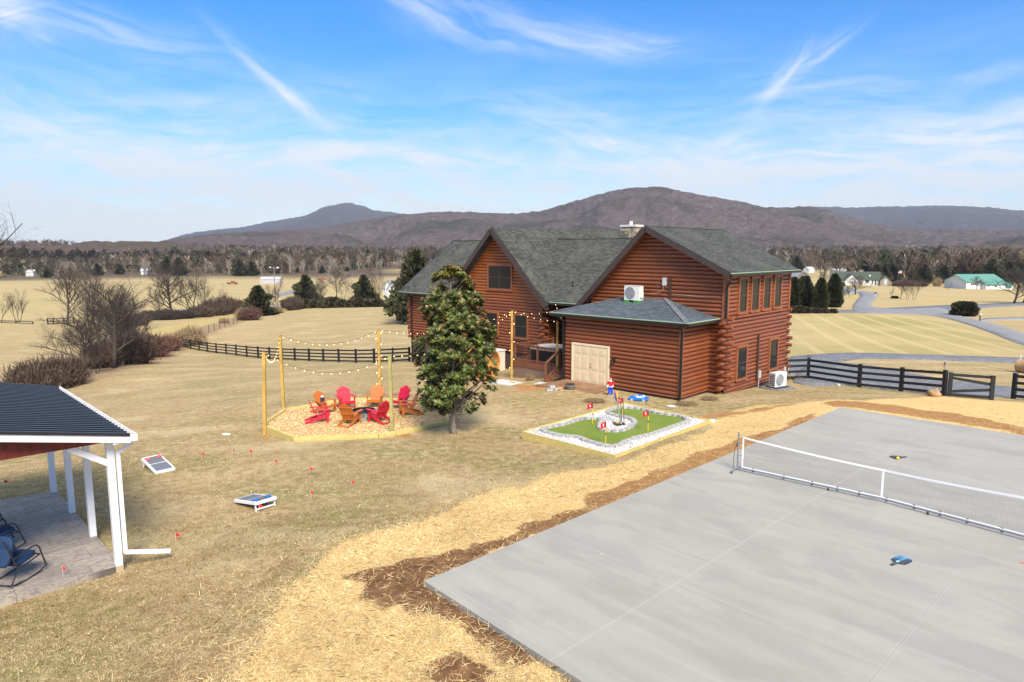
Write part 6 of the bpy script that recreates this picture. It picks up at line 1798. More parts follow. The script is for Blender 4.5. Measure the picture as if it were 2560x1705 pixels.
up_ = Vector((0, 0, .02))
string(P1[1] + up_, P2[1] + up_, .75, 16, 'string lights sagging deeply between the two left poles')
string(P2[1] + up_, P3[1] + up_, .55, 14, 'string lights between the far left pole and the tall lit pole')
string(P1[1] + up_, P4[1] + up_, .75, 14, 'string lights sagging across the bed between the two front poles')
string(P3[1] + up_, P5[1] + up_, .6, 22, 'string lights from the tall lit pole towards the deck, passing behind the tree')
string(P4[1] + up_, P5[1] + up_, .7, 22, 'string lights from the greenish front pole towards the deck')
string(P5[1] + up_, P6[1] + up_, .12, 7, 'string lights along the front of the deck')
string(P5[1] + up_, HL(-11.9, 1.0, 3.3), .15, 5, 'string lights from the deck pole back to the eave')
string(HL(-8.7, -1.8, 3.25), HL(-11.5, .95, 3.85), .05, 5, 'string lights under the eave above the grill')
def wrapline(base, top, n, label, z0=.3):
    t = thing('string_light', label, 'string light', base, 0, 'warm string lights')
    d = top - base; pts = []; N = 60
    for i in range(N + 1):
        f = i / N; a = f * n * 3.0; pts.append(d * (z0 + (1 - z0) * f) + Vector((.095 * math.cos(a), .095 * math.sin(a) * 1.0, 0)))
    mb = MB(); mb.tube(pts, .006, 4, cap=False); mb.build('wire', GUT, t)
    b0 = None
    for i in range(n):
        f = (i + .5) / n; p = d * (z0 + (1 - z0) * f) + Vector((.12 * (1 if i % 2 else -1), -.06, 0))
        if b0 is None: mb = MB(); mb.ell((0, 0, 0), (.019, .019, .026), 8, 6); b0 = mb.build('bulb', BULB, t, smooth=True); b0.location = p
        else: c = b0.copy(); COL.objects.link(c); c.parent = t; c.location = p
wrapline(P3[0], P3[1], 10, 'string lights wound down the tall lit pole', .18)
wrapline(P5[0], P5[1], 7, 'string lights wound down the deck corner pole', .1)
t = thing('extension_cord', 'white cord hanging from the outlet box on the foundation', 'cord', HL(-13.34, 1.5, 0))
mb = MB(); mb.tube([(0, 0, .4), (.03, -.02, -.1), (0, -.05, -.35), (-.25, -.1, -.48), (-.6, -.12, -.52), (-1.1, -.1, -.62)], .014, 5); mb.ell((-.6, -.13, -.5), .05); mb.ell((-.9, -.13, -.56), .04); mb.build('cable', WHF, t)

# ------------------------------------------------------------------ magnolia
def magnolia():
    base = G(1133, 1083); s = base.y / 1715.0 / math.cos(0)   # metres per photo pixel there
    t = thing('magnolia_tree', 'dense magnolia with glossy green and rusty leaves beside the fire pit', 'tree', base)
    # envelope: height (px above base) -> left, right extent in px
    env = [(428, 8, 8), (420, 30, 28), (405, 42, 42), (385, 55, 50), (372, 72, 62), (350, 66, 75), (330, 76, 70), (305, 84, 84), (285, 82, 100), (265, 86, 112), (245, 92, 122), (225, 96, 118), (205, 98, 128), (190, 100, 124), (175, 92, 112), (160, 88, 106), (140, 84, 100),
           (125, 92, 112), (110, 84, 120), (100, 80, 118), (85, 78, 100), (72, 72, 76), (60, 60, 50), (52, 30, 30), (46, 14, 14)]
    env = sorted(env); eh = [e[0] for e in env]; el_ = [e[1] for e in env]; er = [e[2] for e in env]
    r = np.random.RandomState(12)
    NCL = 900
    C = []
    def ext(h, a):
        l = np.interp(h, eh, el_); rr = np.interp(h, eh, er); w = (1 + math.cos(a)) / 2
        return rr * w + l * (1 - w)
    nl_ = 0
    while nl_ < 122:
        h = 60 + 360 * r.rand(); a = r.rand() * 6.283; ex = ext(h, a)
        if r.rand() > (ex / 118) ** .8 + .12: continue
        u = .30 + .66 * r.rand() ** .6
        lr = (16 + 17 * r.rand()) * (1 if h < 360 else .7); nl_ += 1
        for q in range(int(8 + lr * .42)):
            o_ = r.randn(3); o_ /= np.linalg.norm(o_) + 1e-9; o_ *= lr * r.rand() ** .4
            x = math.cos(a) * ex * u + o_[0]; y = math.sin(a) * ex * u + o_[1]; hh = min(max(h + o_[2] * .8, 50), 428)
            d_ = math.hypot(x, y); aa = math.atan2(y, x)
            lim = ext(hh, aa) * 1.10
            if d_ > lim: continue
            C.append((x * s, y * s, hh * s, aa, d_ / max(lim, 1), hh))
    for q in range(40):
        hh = 395 + 33 * r.rand(); C.append((r.randn() * 8 * s, r.randn() * 8 * s, hh * s, r.rand() * 6.28, .5, hh))
    V = []; F = []; T_ = []; cid = 0
    cols_top = [(.165, .185, .035), (.12, .15, .03), (.15, .09, .035)]
    greens = [(.060, .085, .016), (.085, .115, .022), (.040, .060, .014), (.135, .165, .032), (.075, .085, .020)]
    rust = [(.20, .085, .030), (.15, .065, .025), (.26, .13, .05)]
    for (x, y, z, a, u, h) in C:
        nl = r.randint(10, 17)
        axis = Vector((math.cos(a) * .75, math.sin(a) * .75, .75 + .4 * (h / 420))).normalized()
        sx = axis.orthogonal().normalized(); sy = axis.cross(sx)
        prust = .045 + (.08 if h > 250 else 0)
        bright = .80 + .65 * r.rand()
        for k in range(nl):
            b = k * 2.4 + r.rand() * .5; el = .35 + .75 * r.rand()
            d = (sx * math.cos(b) + sy * math.sin(b)) * math.sin(el + .25) + axis * math.cos(el + .25)
            L = .11 + .075 * r.rand(); w = L * .20
            sd = d.cross(axis)
            if sd.length < .05: sd = sx
            sd.normalize(); nrm = sd.cross(d).normalized()
            c0 = Vector((x, y, z)) + d * .02
            i0 = len(V)
            # folded ovate leaf, 6 outline vertices + midrib
            fold = .35; mid = c0 + d * L * .5 - nrm * (-.0); tip = c0 + d * L - Vector((0, 0, L * .12))
            m0 = c0 + d * L * .5 - nrm * w * fold
            V += [c0, c0 + d * L * .35 + sd * w, c0 + d * L * .72 + sd * w * .8, tip, c0 + d * L * .72 - sd * w * .8, c0 + d * L * .35 - sd * w, m0]
            F += [(i0, i0 + 1, i0 + 2, i0 + 6), (i0 + 6, i0 + 2, i0 + 3, i0 + 4), (i0, i0 + 6, i0 + 4, i0 + 5)]
            if r.rand() < prust: cc = rust[r.randint(3)]
            elif h > 370 and r.rand() < .6: cc = cols_top[r.randint(3)]
            else: cc = greens[r.randint(5)]
            f = bright * (.8 + .4 * r.rand())
            T_ += [(cc[0] * f, cc[1] * f, cc[2] * f)] * 7
    m, nt = newmat('magnolia_leaf')
    c = nt.node('ShaderNodeAttribute', attribute_name='tone').outputs['Color']
    back = nt.node('ShaderNodeNewGeometry').outputs['Backfacing']
    c2 = nt.mix(.55, c, (.17, .105, .040))
    finish(nt, nt.mix(back, c, c2), .42, None, .4)
    npmesh('foliage', [tuple(v) for v in V], F, m, {'tone': np.array(T_)}, parent=t)
    mb = MB()
    def br(p, q, r0, r1, n=6):
        p = Vector(p); q = Vector(q); pts = []
        for i in range(6):
            f = i / 5; o = Vector((r.randn() * .03, r.randn() * .03, 0)) * (1 if 0 < i < 5 else 0); pts.append(p.lerp(q, f) + o)
        mb.tube(pts, [r0 + (r1 - r0) * i / 5 for i in range(6)], n); return pts
    H = 420 * s
    mb2 = MB()
    pts = [(0, 0, -.1), (.02, 0, .15), (.0, 0, .5), (.05, .02, 1.0), (.0, 0, 1.8), (.02, .03, 2.8), (-.03, 0, 4), (-.03, 0, 5.4), (-.05, 0, 6.2)]
    mb2.tube(pts, [.17, .12, .105, .095, .08, .065, .045, .03, .012], 12)
    mb2.tube([(.10, 0, .45), (.28, .03, .75), (.36, .05, 1.15), (.45, .05, 1.7), (.7, 0, 2.5)], [.08, .07, .06, .05, .025], 8)
    mb2.build('trunk', BARKG, t, smooth=True)
    for c in C[::6]:
        z0 = max(.75, c[2] - math.hypot(c[0], c[1]) * .9); br((0, 0, z0), c[:3], .028, .007, 4)
    mb.build('branches', BARKG, t)
BARKG, nt = newmat('grey_bark')
oc = nt.node('ShaderNodeTexCoord').outputs['Object']
n = nt.noise(nt.mapv(oc, (9, 9, 2)), 2.5, 5, .65)
finish(nt, nt.mix(nt.ss(n, .3, .7), (.10, .085, .066), (.26, .225, .18)), .9, nt.node('ShaderNodeBump', {'Height': n, 'Strength': .5, 'Distance': .01}).outputs[0])
magnolia()
# ------------------------------------------------------------------ putting green
gq = lambda x, y: (1280 + x / 4.361, 960 + y / 4.361)
GT = .27
gc = [at(*gq(*p), GT) for p in [(118, 515), (1240, 205), (2160, 390), (1125, 775)]]
gcen = sum(gc, Vector()) / 4; gcen.z = 0
pg = thing('putting_green', 'small putting green framed with timber, white gravel and grey edging blocks', 'putting green', gcen)
def L_(p): return Vector((p.x - gcen.x, p.y - gcen.y, p.z))
c4 = [L_(p) for p in gc]
WG = gravel_mat('white_gravel', (.50, .49, .48), (.80, .79, .78), 26)
mb = MB(); mb.prism([(p.x, p.y) for p in [c * .99 for c in c4]], -.35, GT - .05); mb.build('gravel_bed', WG, pg)
for i in range(4):
    a, b = c4[i], c4[(i + 1) % 4]
    e = (b - a).normalized() * .03 * (1 if i % 2 else -1)
    mb = MB(); mb.bar(a + Vector((0, 0, -.14)) - e, b + Vector((0, 0, -.14)) + e, .05, .29); mb.build('timber', TIM, pg)
    mb = MB(); mb.bar(a + Vector((0, 0, -.36)) - e, b + Vector((0, 0, -.36)) + e, .046, .15); mb.build('timber', TIM, pg)
TURF, nt = newmat('artificial_turf')
oc = nt.node('ShaderNodeTexCoord').outputs['Object']
c = nt.mix(nt.ss(nt.noise(oc, 90, 3, .7), .35, .65), (.115, .165, .026), (.175, .230, .045))
c = nt.mix(nt.m('MULTIPLY', nt.ss(nt.noise(oc, 1.3, 3), .4, .65), .3), c, (.22, .25, .06))
vo = nt.node('ShaderNodeTexVoronoi', {'Vector': oc, 'Scale': 3.4}).outputs['Distance']
c = nt.mix(nt.ss(vo, .05, .03), c, (.30, .32, .12))
finish(nt, c, .9, nt.node('ShaderNodeBump', {'Height': nt.noise(oc, 120, 2), 'Strength': .4, 'Distance': .01}).outputs[0], .15)
gp = [(330, 520), (345, 500), (450, 480), (560, 462), (650, 430), (740, 398), (840, 392), (930, 396), (1000, 415), (955, 462), (960, 500), (1020, 528), (1110, 536), (1220, 522), (1310, 480), (1345, 432), (1305, 398), (1220, 378), (1110, 355), (1045, 335),
      (1050, 312), (1100, 285), (1170, 272), (1290, 272), (1400, 285), (1490, 305), (1560, 328), (1680, 348), (1800, 356), (1890, 388), (1930, 420), (1850, 452), (1700, 502), (1500, 575), (1330, 612), (1240, 645), (1180, 688), (1110, 705), (1030, 698), (930, 672), (820, 643), (740, 603), (640, 588), (560, 588), (450, 563), (360, 540)]
GZ0 = .19
gpw = [L_(at(*gq(*p), GZ0)) for p in gp]
mb = MB(); mb.prism([(p.x, p.y) for p in gpw], GZ0 + .02, GZ0 + .04)
me = mb.build('turf', TURF, pg)
EDG = mat('edging_block_grey', (.37, .36, .35), .9, var=.35, vscale=4, bump=.5, bscale=30)
# edging blocks along the outline
path = gpw + [gpw[0]]
ds = [0]
for a, b in zip(path, path[1:]): ds.append(ds[-1] + (Vector((b.x, b.y)) - Vector((a.x, a.y))).length)
nb_ = int(ds[-1] / .31)
def on_path(s):
    i = 0
    while i < len(ds) - 2 and ds[i + 1] < s: i += 1
    f = (s - ds[i]) / (ds[i + 1] - ds[i] + 1e-9); return path[i].lerp(path[i + 1], f)
b0 = None
for k in range(min(nb_, 96)):
    s0 = ds[-1] * k / nb_; s1 = ds[-1] * (k + 1) / nb_
    a, b = on_path(s0), on_path(s1); ang = math.atan2(b.y - a.y, b.x - a.x); Lb = (b - a).length
    if b0 is None:
        mb = MB(); mb.prism([(-.5, -.08), (-.3, -.10), (.3, -.10), (.5, -.08), (.5, .08), (.3, .10), (-.3, .10), (-.5, .08)], -.05, .10)
        mb.prism([(-.46, -.065), (.46, -.065), (.46, .065), (-.46, .065)], .10, .112)
        b0 = mb.build('edging_block', EDG, pg); o = b0
    else: o = b0.copy(); COL.objects.link(o); o.parent = pg
    o.location = ((a.x + b.x) / 2, (a.y + b.y) / 2, GZ0 + .015 + rng.uniform(-.008, .008)); o.rotation_euler = (0, 0, ang + rng.uniform(-.05, .05)); o.scale = (max(.05, Lb * .93), 1 + rng.uniform(-.1, .15), 1)
m_g = tone_mat('gravel_tone', .9, .2)
gp2 = np.array([[p.x, p.y] for p in gpw]); c42 = np.array([[p.x * .97, p.y * .97] for p in c4])
def samp_gravel(n, r):
    P = samp_poly(c42)(n * 2, r); return P[sdist(P[:, 0], P[:, 1], gp2) < -.10][:n]
o = scatter_quads('loose_gravel', 9000, samp_gravel, lambda P: GT - .05 + 0 * P[:, 0], (.03, .06), (.015, .03), [(.78, .77, .76), (.66, .65, .64), (.85, .84, .82), (.45, .44, .44)], m_g, 14, parent=pg); tag(o, kind='stuff')
# flags
def textmesh(ch, size):
    cu = bpy.data.curves.new('digit', 'FONT'); cu.body = ch; cu.size = size; cu.extrude = .0025; cu.align_x = 'CENTER'; cu.align_y = 'CENTER'; cu.offset = .006
    ob = bpy.data.objects.new('digit', cu); COL.objects.link(ob)
    dg = bpy.context.evaluated_depsgraph_get(); me = bpy.data.meshes.new_from_object(ob.evaluated_get(dg))
    bpy.data.objects.remove(ob); return me
FLR = mat('golf_flag_red', (.50, .008, .018), .6); FPY = mat('flagstick_yellow', (.80, .52, .02), .4); FPB = mat('flagstick_black', (.02, .02, .02), .4)
def golfflag(n, base, top, tipdx, label, z=GZ0 + .03):
    b = at(*gq(*base), z); t_ = atY(*gq(*top), b.y); h = t_.z - b.z
    t = thing('golf_flag', label, 'golf flag', b, 0, 'numbered golf flags')
    mb = MB(); mb.tube([(0, 0, 0), (0, 0, h * .42)], .013, 8); mb.tube([(0, 0, h * .52), (0, 0, h * .74)], .013, 8); mb.build('flagstick', FPY, t)
    mb = MB(); mb.tube([(0, 0, h * .42), (0, 0, h * .52)], .0135, 8); mb.tube([(0, 0, h * .74), (0, 0, h)], .010, 8); mb.build('stick_band', FPB, t)
    mb = MB(); mb.cyl((0, 0, -.0), .055, .008, 16); mb.build('cup_rim', WHF, t)
    w = abs(tipdx) / 4.361 * b.y / 1715; sg = 1 if tipdx > 0 else -1; hh = h * .24
    mb = MB(); N = 8
    vs = []
    for i in range(N + 1):
        u = i / N; y = .03 * math.sin(u * 5); dz = -u * u * .05
        vs += [(sg * u * w, y - .003, h * .99 + dz), (sg * u * w, y - .003, h * .99 - hh + dz * 1.6), (sg * u * w, y + .003, h * .99 + dz), (sg * u * w, y + .003, h * .99 - hh + dz * 1.6)]
    fs = []
    for i in range(N):
        a, b_ = 4 * i, 4 * i + 4
        fs += [(a, a + 1, b_ + 1, b_), (a + 2, b_ + 2, b_ + 3, a + 3), (a, b_, b_ + 2, a + 2), (a + 1, a + 3, b_ + 3, b_ + 1)]
    mb.add(vs, fs); fl_ = mb.build('flag', FLR, t)
    me = textmesh(str(n), hh * .62); me.materials.append(WHF)
    o = bpy.data.objects.new('number', me); COL.objects.link(o); o.parent = fl_
    o.location = (sg * w * .5, -.004 + .03 * math.sin(2.5) - .006, h * .99 - hh / 2 - .014); o.rotation_euler = (R(90), 0, 0)
golfflag(1, (1207, 358), (1213, 152), -66, 'red golf flag number 1 behind the club rack')
golfflag(2, (1482, 520), (1489, 287), -64, 'red golf flag number 2 at the right of the green')
golfflag(3, (1020, 663), (1024, 412), -60, 'red golf flag number 3 at the front of the green')
golfflag(4, (876, 436), (863, 207), -60, 'red golf flag number 4 at the left of the green')
# club rack with clubs and balls
rp = at(*gq(1165, 440), GT - .03)
rk = thing('club_rack', 'dark wire rack holding coloured putters on the gravel island', 'rack', rp, R(12))
DKG = mat('rack_dark_green', (.012, .035, .035), .4)
mb = MB()
mb.b2(-.20, .20, -.16, -.12, 0, .06); mb.b2(-.20, .20, .12, .16, 0, .06); mb.b2(-.20, -.16, -.12, .12, 0, .05); mb.b2(.16, .20, -.12, .12, 0, .05)
mb.b2(-.19, .19, -.11, .11, 0, .015); mb.build('tray', DKG, rk)
for y in (-.13, .14):
    mb = MB(); mb.tube([(.17, y, .03), (.10, y, .95), (.04, y, 1.04), (-.18, y, 1.06)], .012, 6); mb.build('rack_arm', DKG, rk)
mb = MB(); mb.tube([(-.18, -.13, 1.06), (-.18, .14, 1.06)], .012, 6); mb.tube([(-.05, -.13, 1.06), (-.05, .14, 1.06)], .012, 6); mb.build('cross_bar', DKG, rk)
cc = [('blue', (.02, .10, .45)), ('purple', (.12, .06, .35)), ('red', (.50, .03, .03)), ('yellow', (.80, .50, .02)), ('orange', (.75, .22, .02)), ('gold', (.80, .56, .04))]
for i, (nm, c) in enumerate(cc):
    f = (i - 2.5) * .04
    p0 = rp + Vector((.06 + .01 * i, f * .3 - .02, .02)); p1 = rp + Vector((-.14 + .022 * i, f, .95)); p2 = p1 + (p1 - p0).normalized() * .34
    t = thing('golf_club', 'putter with %s grip standing in the rack' % nm, 'golf club', p0, 0, 'putters in the rack')
    mb = MB(); mb.tube([(0, 0, 0), p1 - p0], .007, 6); mb.build('shaft', STL, t)
    mb = MB(); mb.tube([p1 - p0, p2 - p0], .019, 8); mb.build('grip', mat('grip_' + nm, c, .5), t)
    mb = MB(); mb.box((.04, 0, .012), (.11, .03, .03)); mb.build('club_head', DKG, t)
for i, (nm, c) in enumerate([('red', (.60, .02, .02)), ('yellow', (.85, .62, .03)), ('green', (.08, .35, .06)), ('purple', (.22, .04, .30)), ('orange', (.85, .25, .02)), ('blue', (.03, .12, .55))]):
    mb = MB(); mb.ell((0, 0, 0), .045, 12, 8); o = mb.build('golf_ball', mat('ball_' + nm, c, .35), smooth=True)
    o.location = rp + Vector((-.12 + .05 * i, -.05 + .08 * (i % 2), .06)); tag(o, 'small %s ball lying in the rack tray' % nm, 'ball', 'coloured balls in the tray')

# ------------------------------------------------------------------ statue by the door: cap, long sleeved top, trousers
hq = lambda x, y: (1360 + x / 3.136, 540 + y / 3.136)
sp_ = at(*hq(520, 1412), .02)
st = thing('garden_statue', 'painted yard figure in red cap, red top and blue trousers beside the door', 'statue', sp_, R(-100))
SWH = mat('statue_white', (.74, .72, .70), .5); SRD = mat('statue_red', (.60, .012, .018), .4); SBL = mat('statue_blue', (.01, .07, .60), .45)
def skinned(name, verts, edges, radii, m, parent, root=0, sub=2):
    me = bpy.data.meshes.new(name); me.from_pydata(verts, edges, []); o = bpy.data.objects.new(name, me); COL.objects.link(o)
    md = o.modifiers.new('skin', 'SKIN'); sv = me.skin_vertices[0].data if me.skin_vertices else None
    if sv is None:
        bm = bmesh.new(); bm.from_mesh(me); lay = bm.verts.layers.skin.verify(); bm.to_mesh(me); bm.free(); sv = me.skin_vertices[0].data
    for i, r_ in enumerate(radii): sv[i].radius = (r_, r_) if not hasattr(r_, '__len__') else r_
    sv[root].use_root = True
    s2 = o.modifiers.new('sub', 'SUBSURF'); s2.levels = sub; s2.render_levels = sub
    dg = bpy.context.evaluated_depsgraph_get(); me2 = bpy.data.meshes.new_from_object(o.evaluated_get(dg))
    bpy.data.objects.remove(o)
    me2.materials.clear(); me2.materials.append(m); me2.polygons.foreach_set('use_smooth', [True] * len(me2.polygons))
    o2 = bpy.data.objects.new(name, me2); COL.objects.link(o2); o2.parent = parent; return o2
# local: faces +x, y to its left; height .97
body_v = [(0, 0, .48), (0, 0, .60), (0, 0, .72), (0, 0, .77), (0, 0, .83), (.005, 0, .90), (0, .09, .71), (-.01, .135, .60), (.05, .12, .50), (.09, .10, .47), (0, -.09, .71), (-.01, -.14, .60), (.06, -.15, .50), (.10, -.14, .48),
          (0, .05, .44), (.01, .06, .25), (0, .065, .05), (.05, .07, .02), (0, -.05, .44), (.01, -.06, .25), (0, -.065, .05), (.05, -.07, .02)]
body_e = [(0, 1), (1, 2), (2, 3), (3, 4), (4, 5), (2, 6), (6, 7), (7, 8), (8, 9), (2, 10), (10, 11), (11, 12), (12, 13), (0, 14), (14, 15), (15, 16), (16, 17), (0, 18), (18, 19), (19, 20), (20, 21)]
body_r = [.07, .06, .065, .03, .052, .045, .035, .028, .024, .022, .035, .028, .024, .022, .045, .035, .028, .025, .045, .035, .028, .025]
skinned('body', body_v, body_e, body_r, SWH, st)
skinned('top', [(0, 0, .465), (0, 0, .60), (0, 0, .72), (0, .095, .71), (-.01, .14, .60), (.03, .127, .535), (0, -.095, .71), (-.01, -.145, .60), (.035, -.15, .53)], [(0, 1), (1, 2), (2, 3), (3, 4), (4, 5), (2, 6), (6, 7), (7, 8)], [.10, .088, .092, .052, .047, .042, .052, .047, .042], SRD, st)
skinned('trousers', [(0, 0, .53), (0, .05, .42), (.01, .062, .25), (0, .068, .055), (0, -.05, .42), (.01, -.062, .25), (0, -.068, .055)], [(0, 1), (1, 2), (2, 3), (0, 4), (4, 5), (5, 6)], [.088, .066, .058, .052, .066, .058, .052], SBL, st)
mb = MB(); mb.ell((-.002, 0, .905), (.055, .052, .045), 12, 8); mb.box((.06, 0, .895), (.06, .07, .01)); mb.build('cap', SRD, st, smooth=True)
mb = MB(); mb.ell((.055, 0, .845), (.012, .010, .012), 6, 5); mb.build('nose', SWH, st)
mb = MB(); mb.ell((.048, .018, .862), .006, 6, 5); mb.ell((.048, -.018, .862), .006, 6, 5); mb.build('eyes', GUT, st)
for sy in (1, -1):
    x0, y0_, z0_ = body_v[9] if sy == 1 else body_v[13]
    mb = MB()
    for k in range(4):
        mb.tube([(x0, y0_ - .018 + k * .012, z0_), (x0 + .03 + .004 * (k % 2), y0_ - .018 + k * .012, z0_ - .008), (x0 + .038, y0_ - .018 + k * .012, z0_ - .026)], [.008, .007, .006], 6)
    mb.tube([(x0 - .005, y0_ - sy * .02, z0_), (x0 + .018, y0_ - sy * .036, z0_ - .004)], [.009, .007], 6); mb.build('hand', SWH, st, smooth=True)
    mb = MB(); mb.ell((.035, .068 * sy, .022), (.075, .036, .026), 10, 7); mb.build('shoe', mat('statue_shoe', (.50, .45, .38), .6), st, smooth=True)
# blue car figure, about 0.65 m long, beside the shed wall
cp = at(*hq(740, 1447), .0)
tc_ = thing('toy_car', 'small bright blue toy car standing in the grass before the shed', 'toy car', cp, R(158))
CB = mat('toy_blue', (.005, .16, .72), .3); CW = mat('toy_white', (.72, .72, .70), .4)
def cz_(x):   # roofline profile
    return np.interp(x, [-.46, -.44, -.30, -.18, .02, .16, .34, .44, .46], [.12, .17, .19, .27, .285, .20, .175, .14, .10])
mb = MB(); xs = np.linspace(-.46, .46, 24); vs = []
for x in xs:
    zt = float(cz_(x)); w = .19 * (1 - .12 * abs(x / .46) ** 3); wt = w * (.72 if zt > .2 else .94)
    vs += [(x, -w, .05), (x, -w * 1.02, .12), (x, -wt, zt), (x, wt, zt), (x, w * 1.02, .12), (x, w, .05)]
n = 6; fs = []
for i in range(len(xs) - 1):
    for j in range(n): fs.append((i * n + j, i * n + (j + 1) % n, (i + 1) * n + (j + 1) % n, (i + 1) * n + j))
fs += [tuple(range(n))[::-1], tuple((len(xs) - 1) * n + k for k in range(n))]
mb.add(vs, fs); mb.build('body', CB, tc_, smooth=False)
for sy in (-1, 1):
    for x0, x1 in ((-.20, -.08), (-.065, .06)):
        mb = MB(); mb.slab([(x0, sy * .188, .175), (x1, sy * .188, .175), (x1 - .01, sy * .155, .255), (x0 + .02, sy * .155, .255)][::sy], .012); mb.build('side_window', CW, tc_)
mb = MB(); mb.slab([(.18, -.13, .212), (.18, .13, .212), (.06, .11, .278), (.06, -.11, .278)], .01); mb.build('windscreen', CW, tc_)
mb = MB(); mb.slab([(-.30, .13, .205), (-.30, -.13, .205), (-.20, -.11, .272), (-.20, .11, .272)], .01); mb.build('rear_window', CW, tc_)
for sy in (-1, 1):
    for x in (-.28, .28):
        mb = MB(); mb.tube([(x, sy * .14, .06), (x, sy * .20, .06)], [.062, .062], 14); wh = mb.build('wheel', mat('toy_wheel', (.50, .40, .25), .6), tc_)
mb = MB(); mb.box((-.463, 0, .13), (.01, .26, .05)); mb.build('tail_panel', mat('toy_red', (.45, .01, .03), .4), tc_)
# planter, ramp, pads, blocks
kp = at(*hq(205, 1365), .0)
pl = thing('stone_planter', 'round weathered planter bowl with dry plants at the left of the doors', 'planter', kp)
mb = MB(); mb.tube([(0, 0, 0), (0, 0, .08), (0, 0, .25), (0, 0, .27)], [.14, .22, .30, .27], 16); mb.build('bowl', mat('planter_grey', (.16, .145, .13), .9, var=.3, vscale=6), pl)
V_, F_ = shrub_mesh(91, 260, .26, .22, .010); o = npmesh('dry_plants', V_, F_, THK, parent=pl); o.location = (0, 0, .22)
rp2 = [HL(-7.45, -2.9, .02), HL(-4.55, -2.9, .02), HL(-4.3, -4.5, -.02), HL(-8.0, -4.7, -.02)]
mb = MB(); mb.prism([(p.x - rp2[0].x, p.y - rp2[0].y) for p in [rp2[0], rp2[3], rp2[2], rp2[1]]], -.06, [.16, .05, .05, .16])
rr2 = mb.build('plywood_ramp', mat('weathered_ply', (.24, .13, .065), .8, var=.3, vscale=1.5)); rr2.location = (rp2[0].x, rp2[0].y, 0); tag(rr2, 'weathered plywood ramp in front of the cream double doors', 'ramp')
CPAD = mat('pale_paver', (.52, .52, .52), .8, var=.12)
p0 = at(*k_(1365, 1383), -.02); mb = MB(); mb.box((0, 0, .03), (1.25, .55, .08)); o = mb.build('paving_slab', CPAD); o.location = p0; o.rotation_euler = (0, 0, HR + R(8)); tag(o, 'pale paving slab at the foot of the deck steps', 'paving slab')
p0 = at(*k_(1030, 1378), -.32); mb = MB(); mb.box((0, 0, .03), (1.5, 1.1, .10)); o = mb.build('paving_slab', CPAD); o.location = p0; o.rotation_euler = (0, 0, HR + R(4)); o.location.z = T(p0.x, p0.y); tag(o, 'pale paving slab beside the barrel sauna', 'paving slab')
a, b = G(*k_(940, 1345)), G(*k_(1105, 1372)); mb = MB(); mb.bar((0, 0, .05), b - a + Vector((0, 0, .05)), .09, .1); o = mb.build('timber_edge', TIM); o.location = a; tag(o, 'thin timber edging lying behind the sauna paving slab', 'timber')
p0 = at(*k_(1402, 1430), 0)
for i, (x, y, z, r_) in enumerate([(-.12, 0, .07, .2), (.16, .05, .07, .9), (.0, .02, .21, .5)]):
    mb = MB(); mb.box((0, 0, 0), (.30, .2, .13)); mb.box((.05, 0, .0), (.10, .21, .10)); o = mb.build('edging_block', EDG); o.location = p0 + Vector((x, y, z)); o.rotation_euler = (0, 0, r_); tag(o, ('left lower', 'right lower', 'top')[i] + ' spare grey block in the little pile before the steps', 'block', 'spare blocks piled by the steps')
rock('tan flat stone beside the pile of blocks', *k_(1465, 1415), .22, 9, RK, .3); rock('second tan flat stone next to the downspout foot', *k_(1485, 1428), .16, 10, RK, .3)
V_, F_ = shrub_mesh(92, 300, 1, 1, .02)
for i, (x, y, s, h, mt_) in enumerate([(400, 1455, .5, .18, TAN), (120, 1235, .0, 0, None), (1120, 1478, .5, .16, TAN), (1300, 1440, .4, .2, TAN), (1850, 1300, .35, .2, TAN), (1990, 1285, .35, .18, TAN)]):
    if s == 0: continue
    g = G(*hq(x, y)); o = npmesh('dry_weeds', V_, F_, mt_); o.location = g; o.scale = (s, s, h); tag(o, ['clump of dry weeds before the ramp edge', '', 'dry weeds at the shed corner', 'dry weeds between shed and side wall', 'dry weeds at the end of the side wall', 'dry weeds at the first near fence post'][i], 'weeds')
o = npmesh('dry_weeds', *shrub_mesh(93, 120, 1, 1, .02), TAN); o.location = G(*k_(1225, 1345)); o.scale = (.3, .3, .55); tag(o, 'tall dry weed in front of the deck lattice', 'weeds')
# barrel sauna
bc = at(1229, 957, -.5)
bc = HL(0, 0) * 0 + at(1222, 955, -.45)
sn = thing('barrel_sauna', 'round golden cedar barrel sauna behind the magnolia', 'sauna', bc, HR)
CED_ = mat('golden_cedar', (.58, .27, .065), .55, var=.25, vscale=3, stretch=(1, 1, 6)); CED2 = mat('pale_cedar', (.66, .44, .22), .6, var=.2, vscale=3)
rad = .93; ln = 1.9
mb = MB(); NS = 36
for k in range(NS):
    a0 = 2 * math.pi * k / NS; a1 = 2 * math.pi * (k + .93) / NS; 
    v = []
    for x in (0, -ln):
        for a, r_ in ((a0, rad), (a1, rad), (a1, rad - .045), (a0, rad - .045)): v.append((x, r_ * math.cos(a), rad + .12 + r_ * math.sin(a)))
    mb.add(v, [(0, 3, 2, 1), (4, 5, 6, 7), (0, 1, 5, 4), (1, 2, 6, 5), (2, 3, 7, 6), (3, 0, 4, 7)])
mb.build('staves', CED_, sn)
mb = MB()   # end wall recessed, boards
for k in range(14):
    y = -rad + .07 + k * .13; h = math.sqrt(max(.01, (rad - .05) ** 2 - (y) ** 2))
    mb.b2(-.62, -.58, y - .062, y + .062, rad + .12 - h, rad + .12 + h)
mb.build('end_wall', CED_, sn)
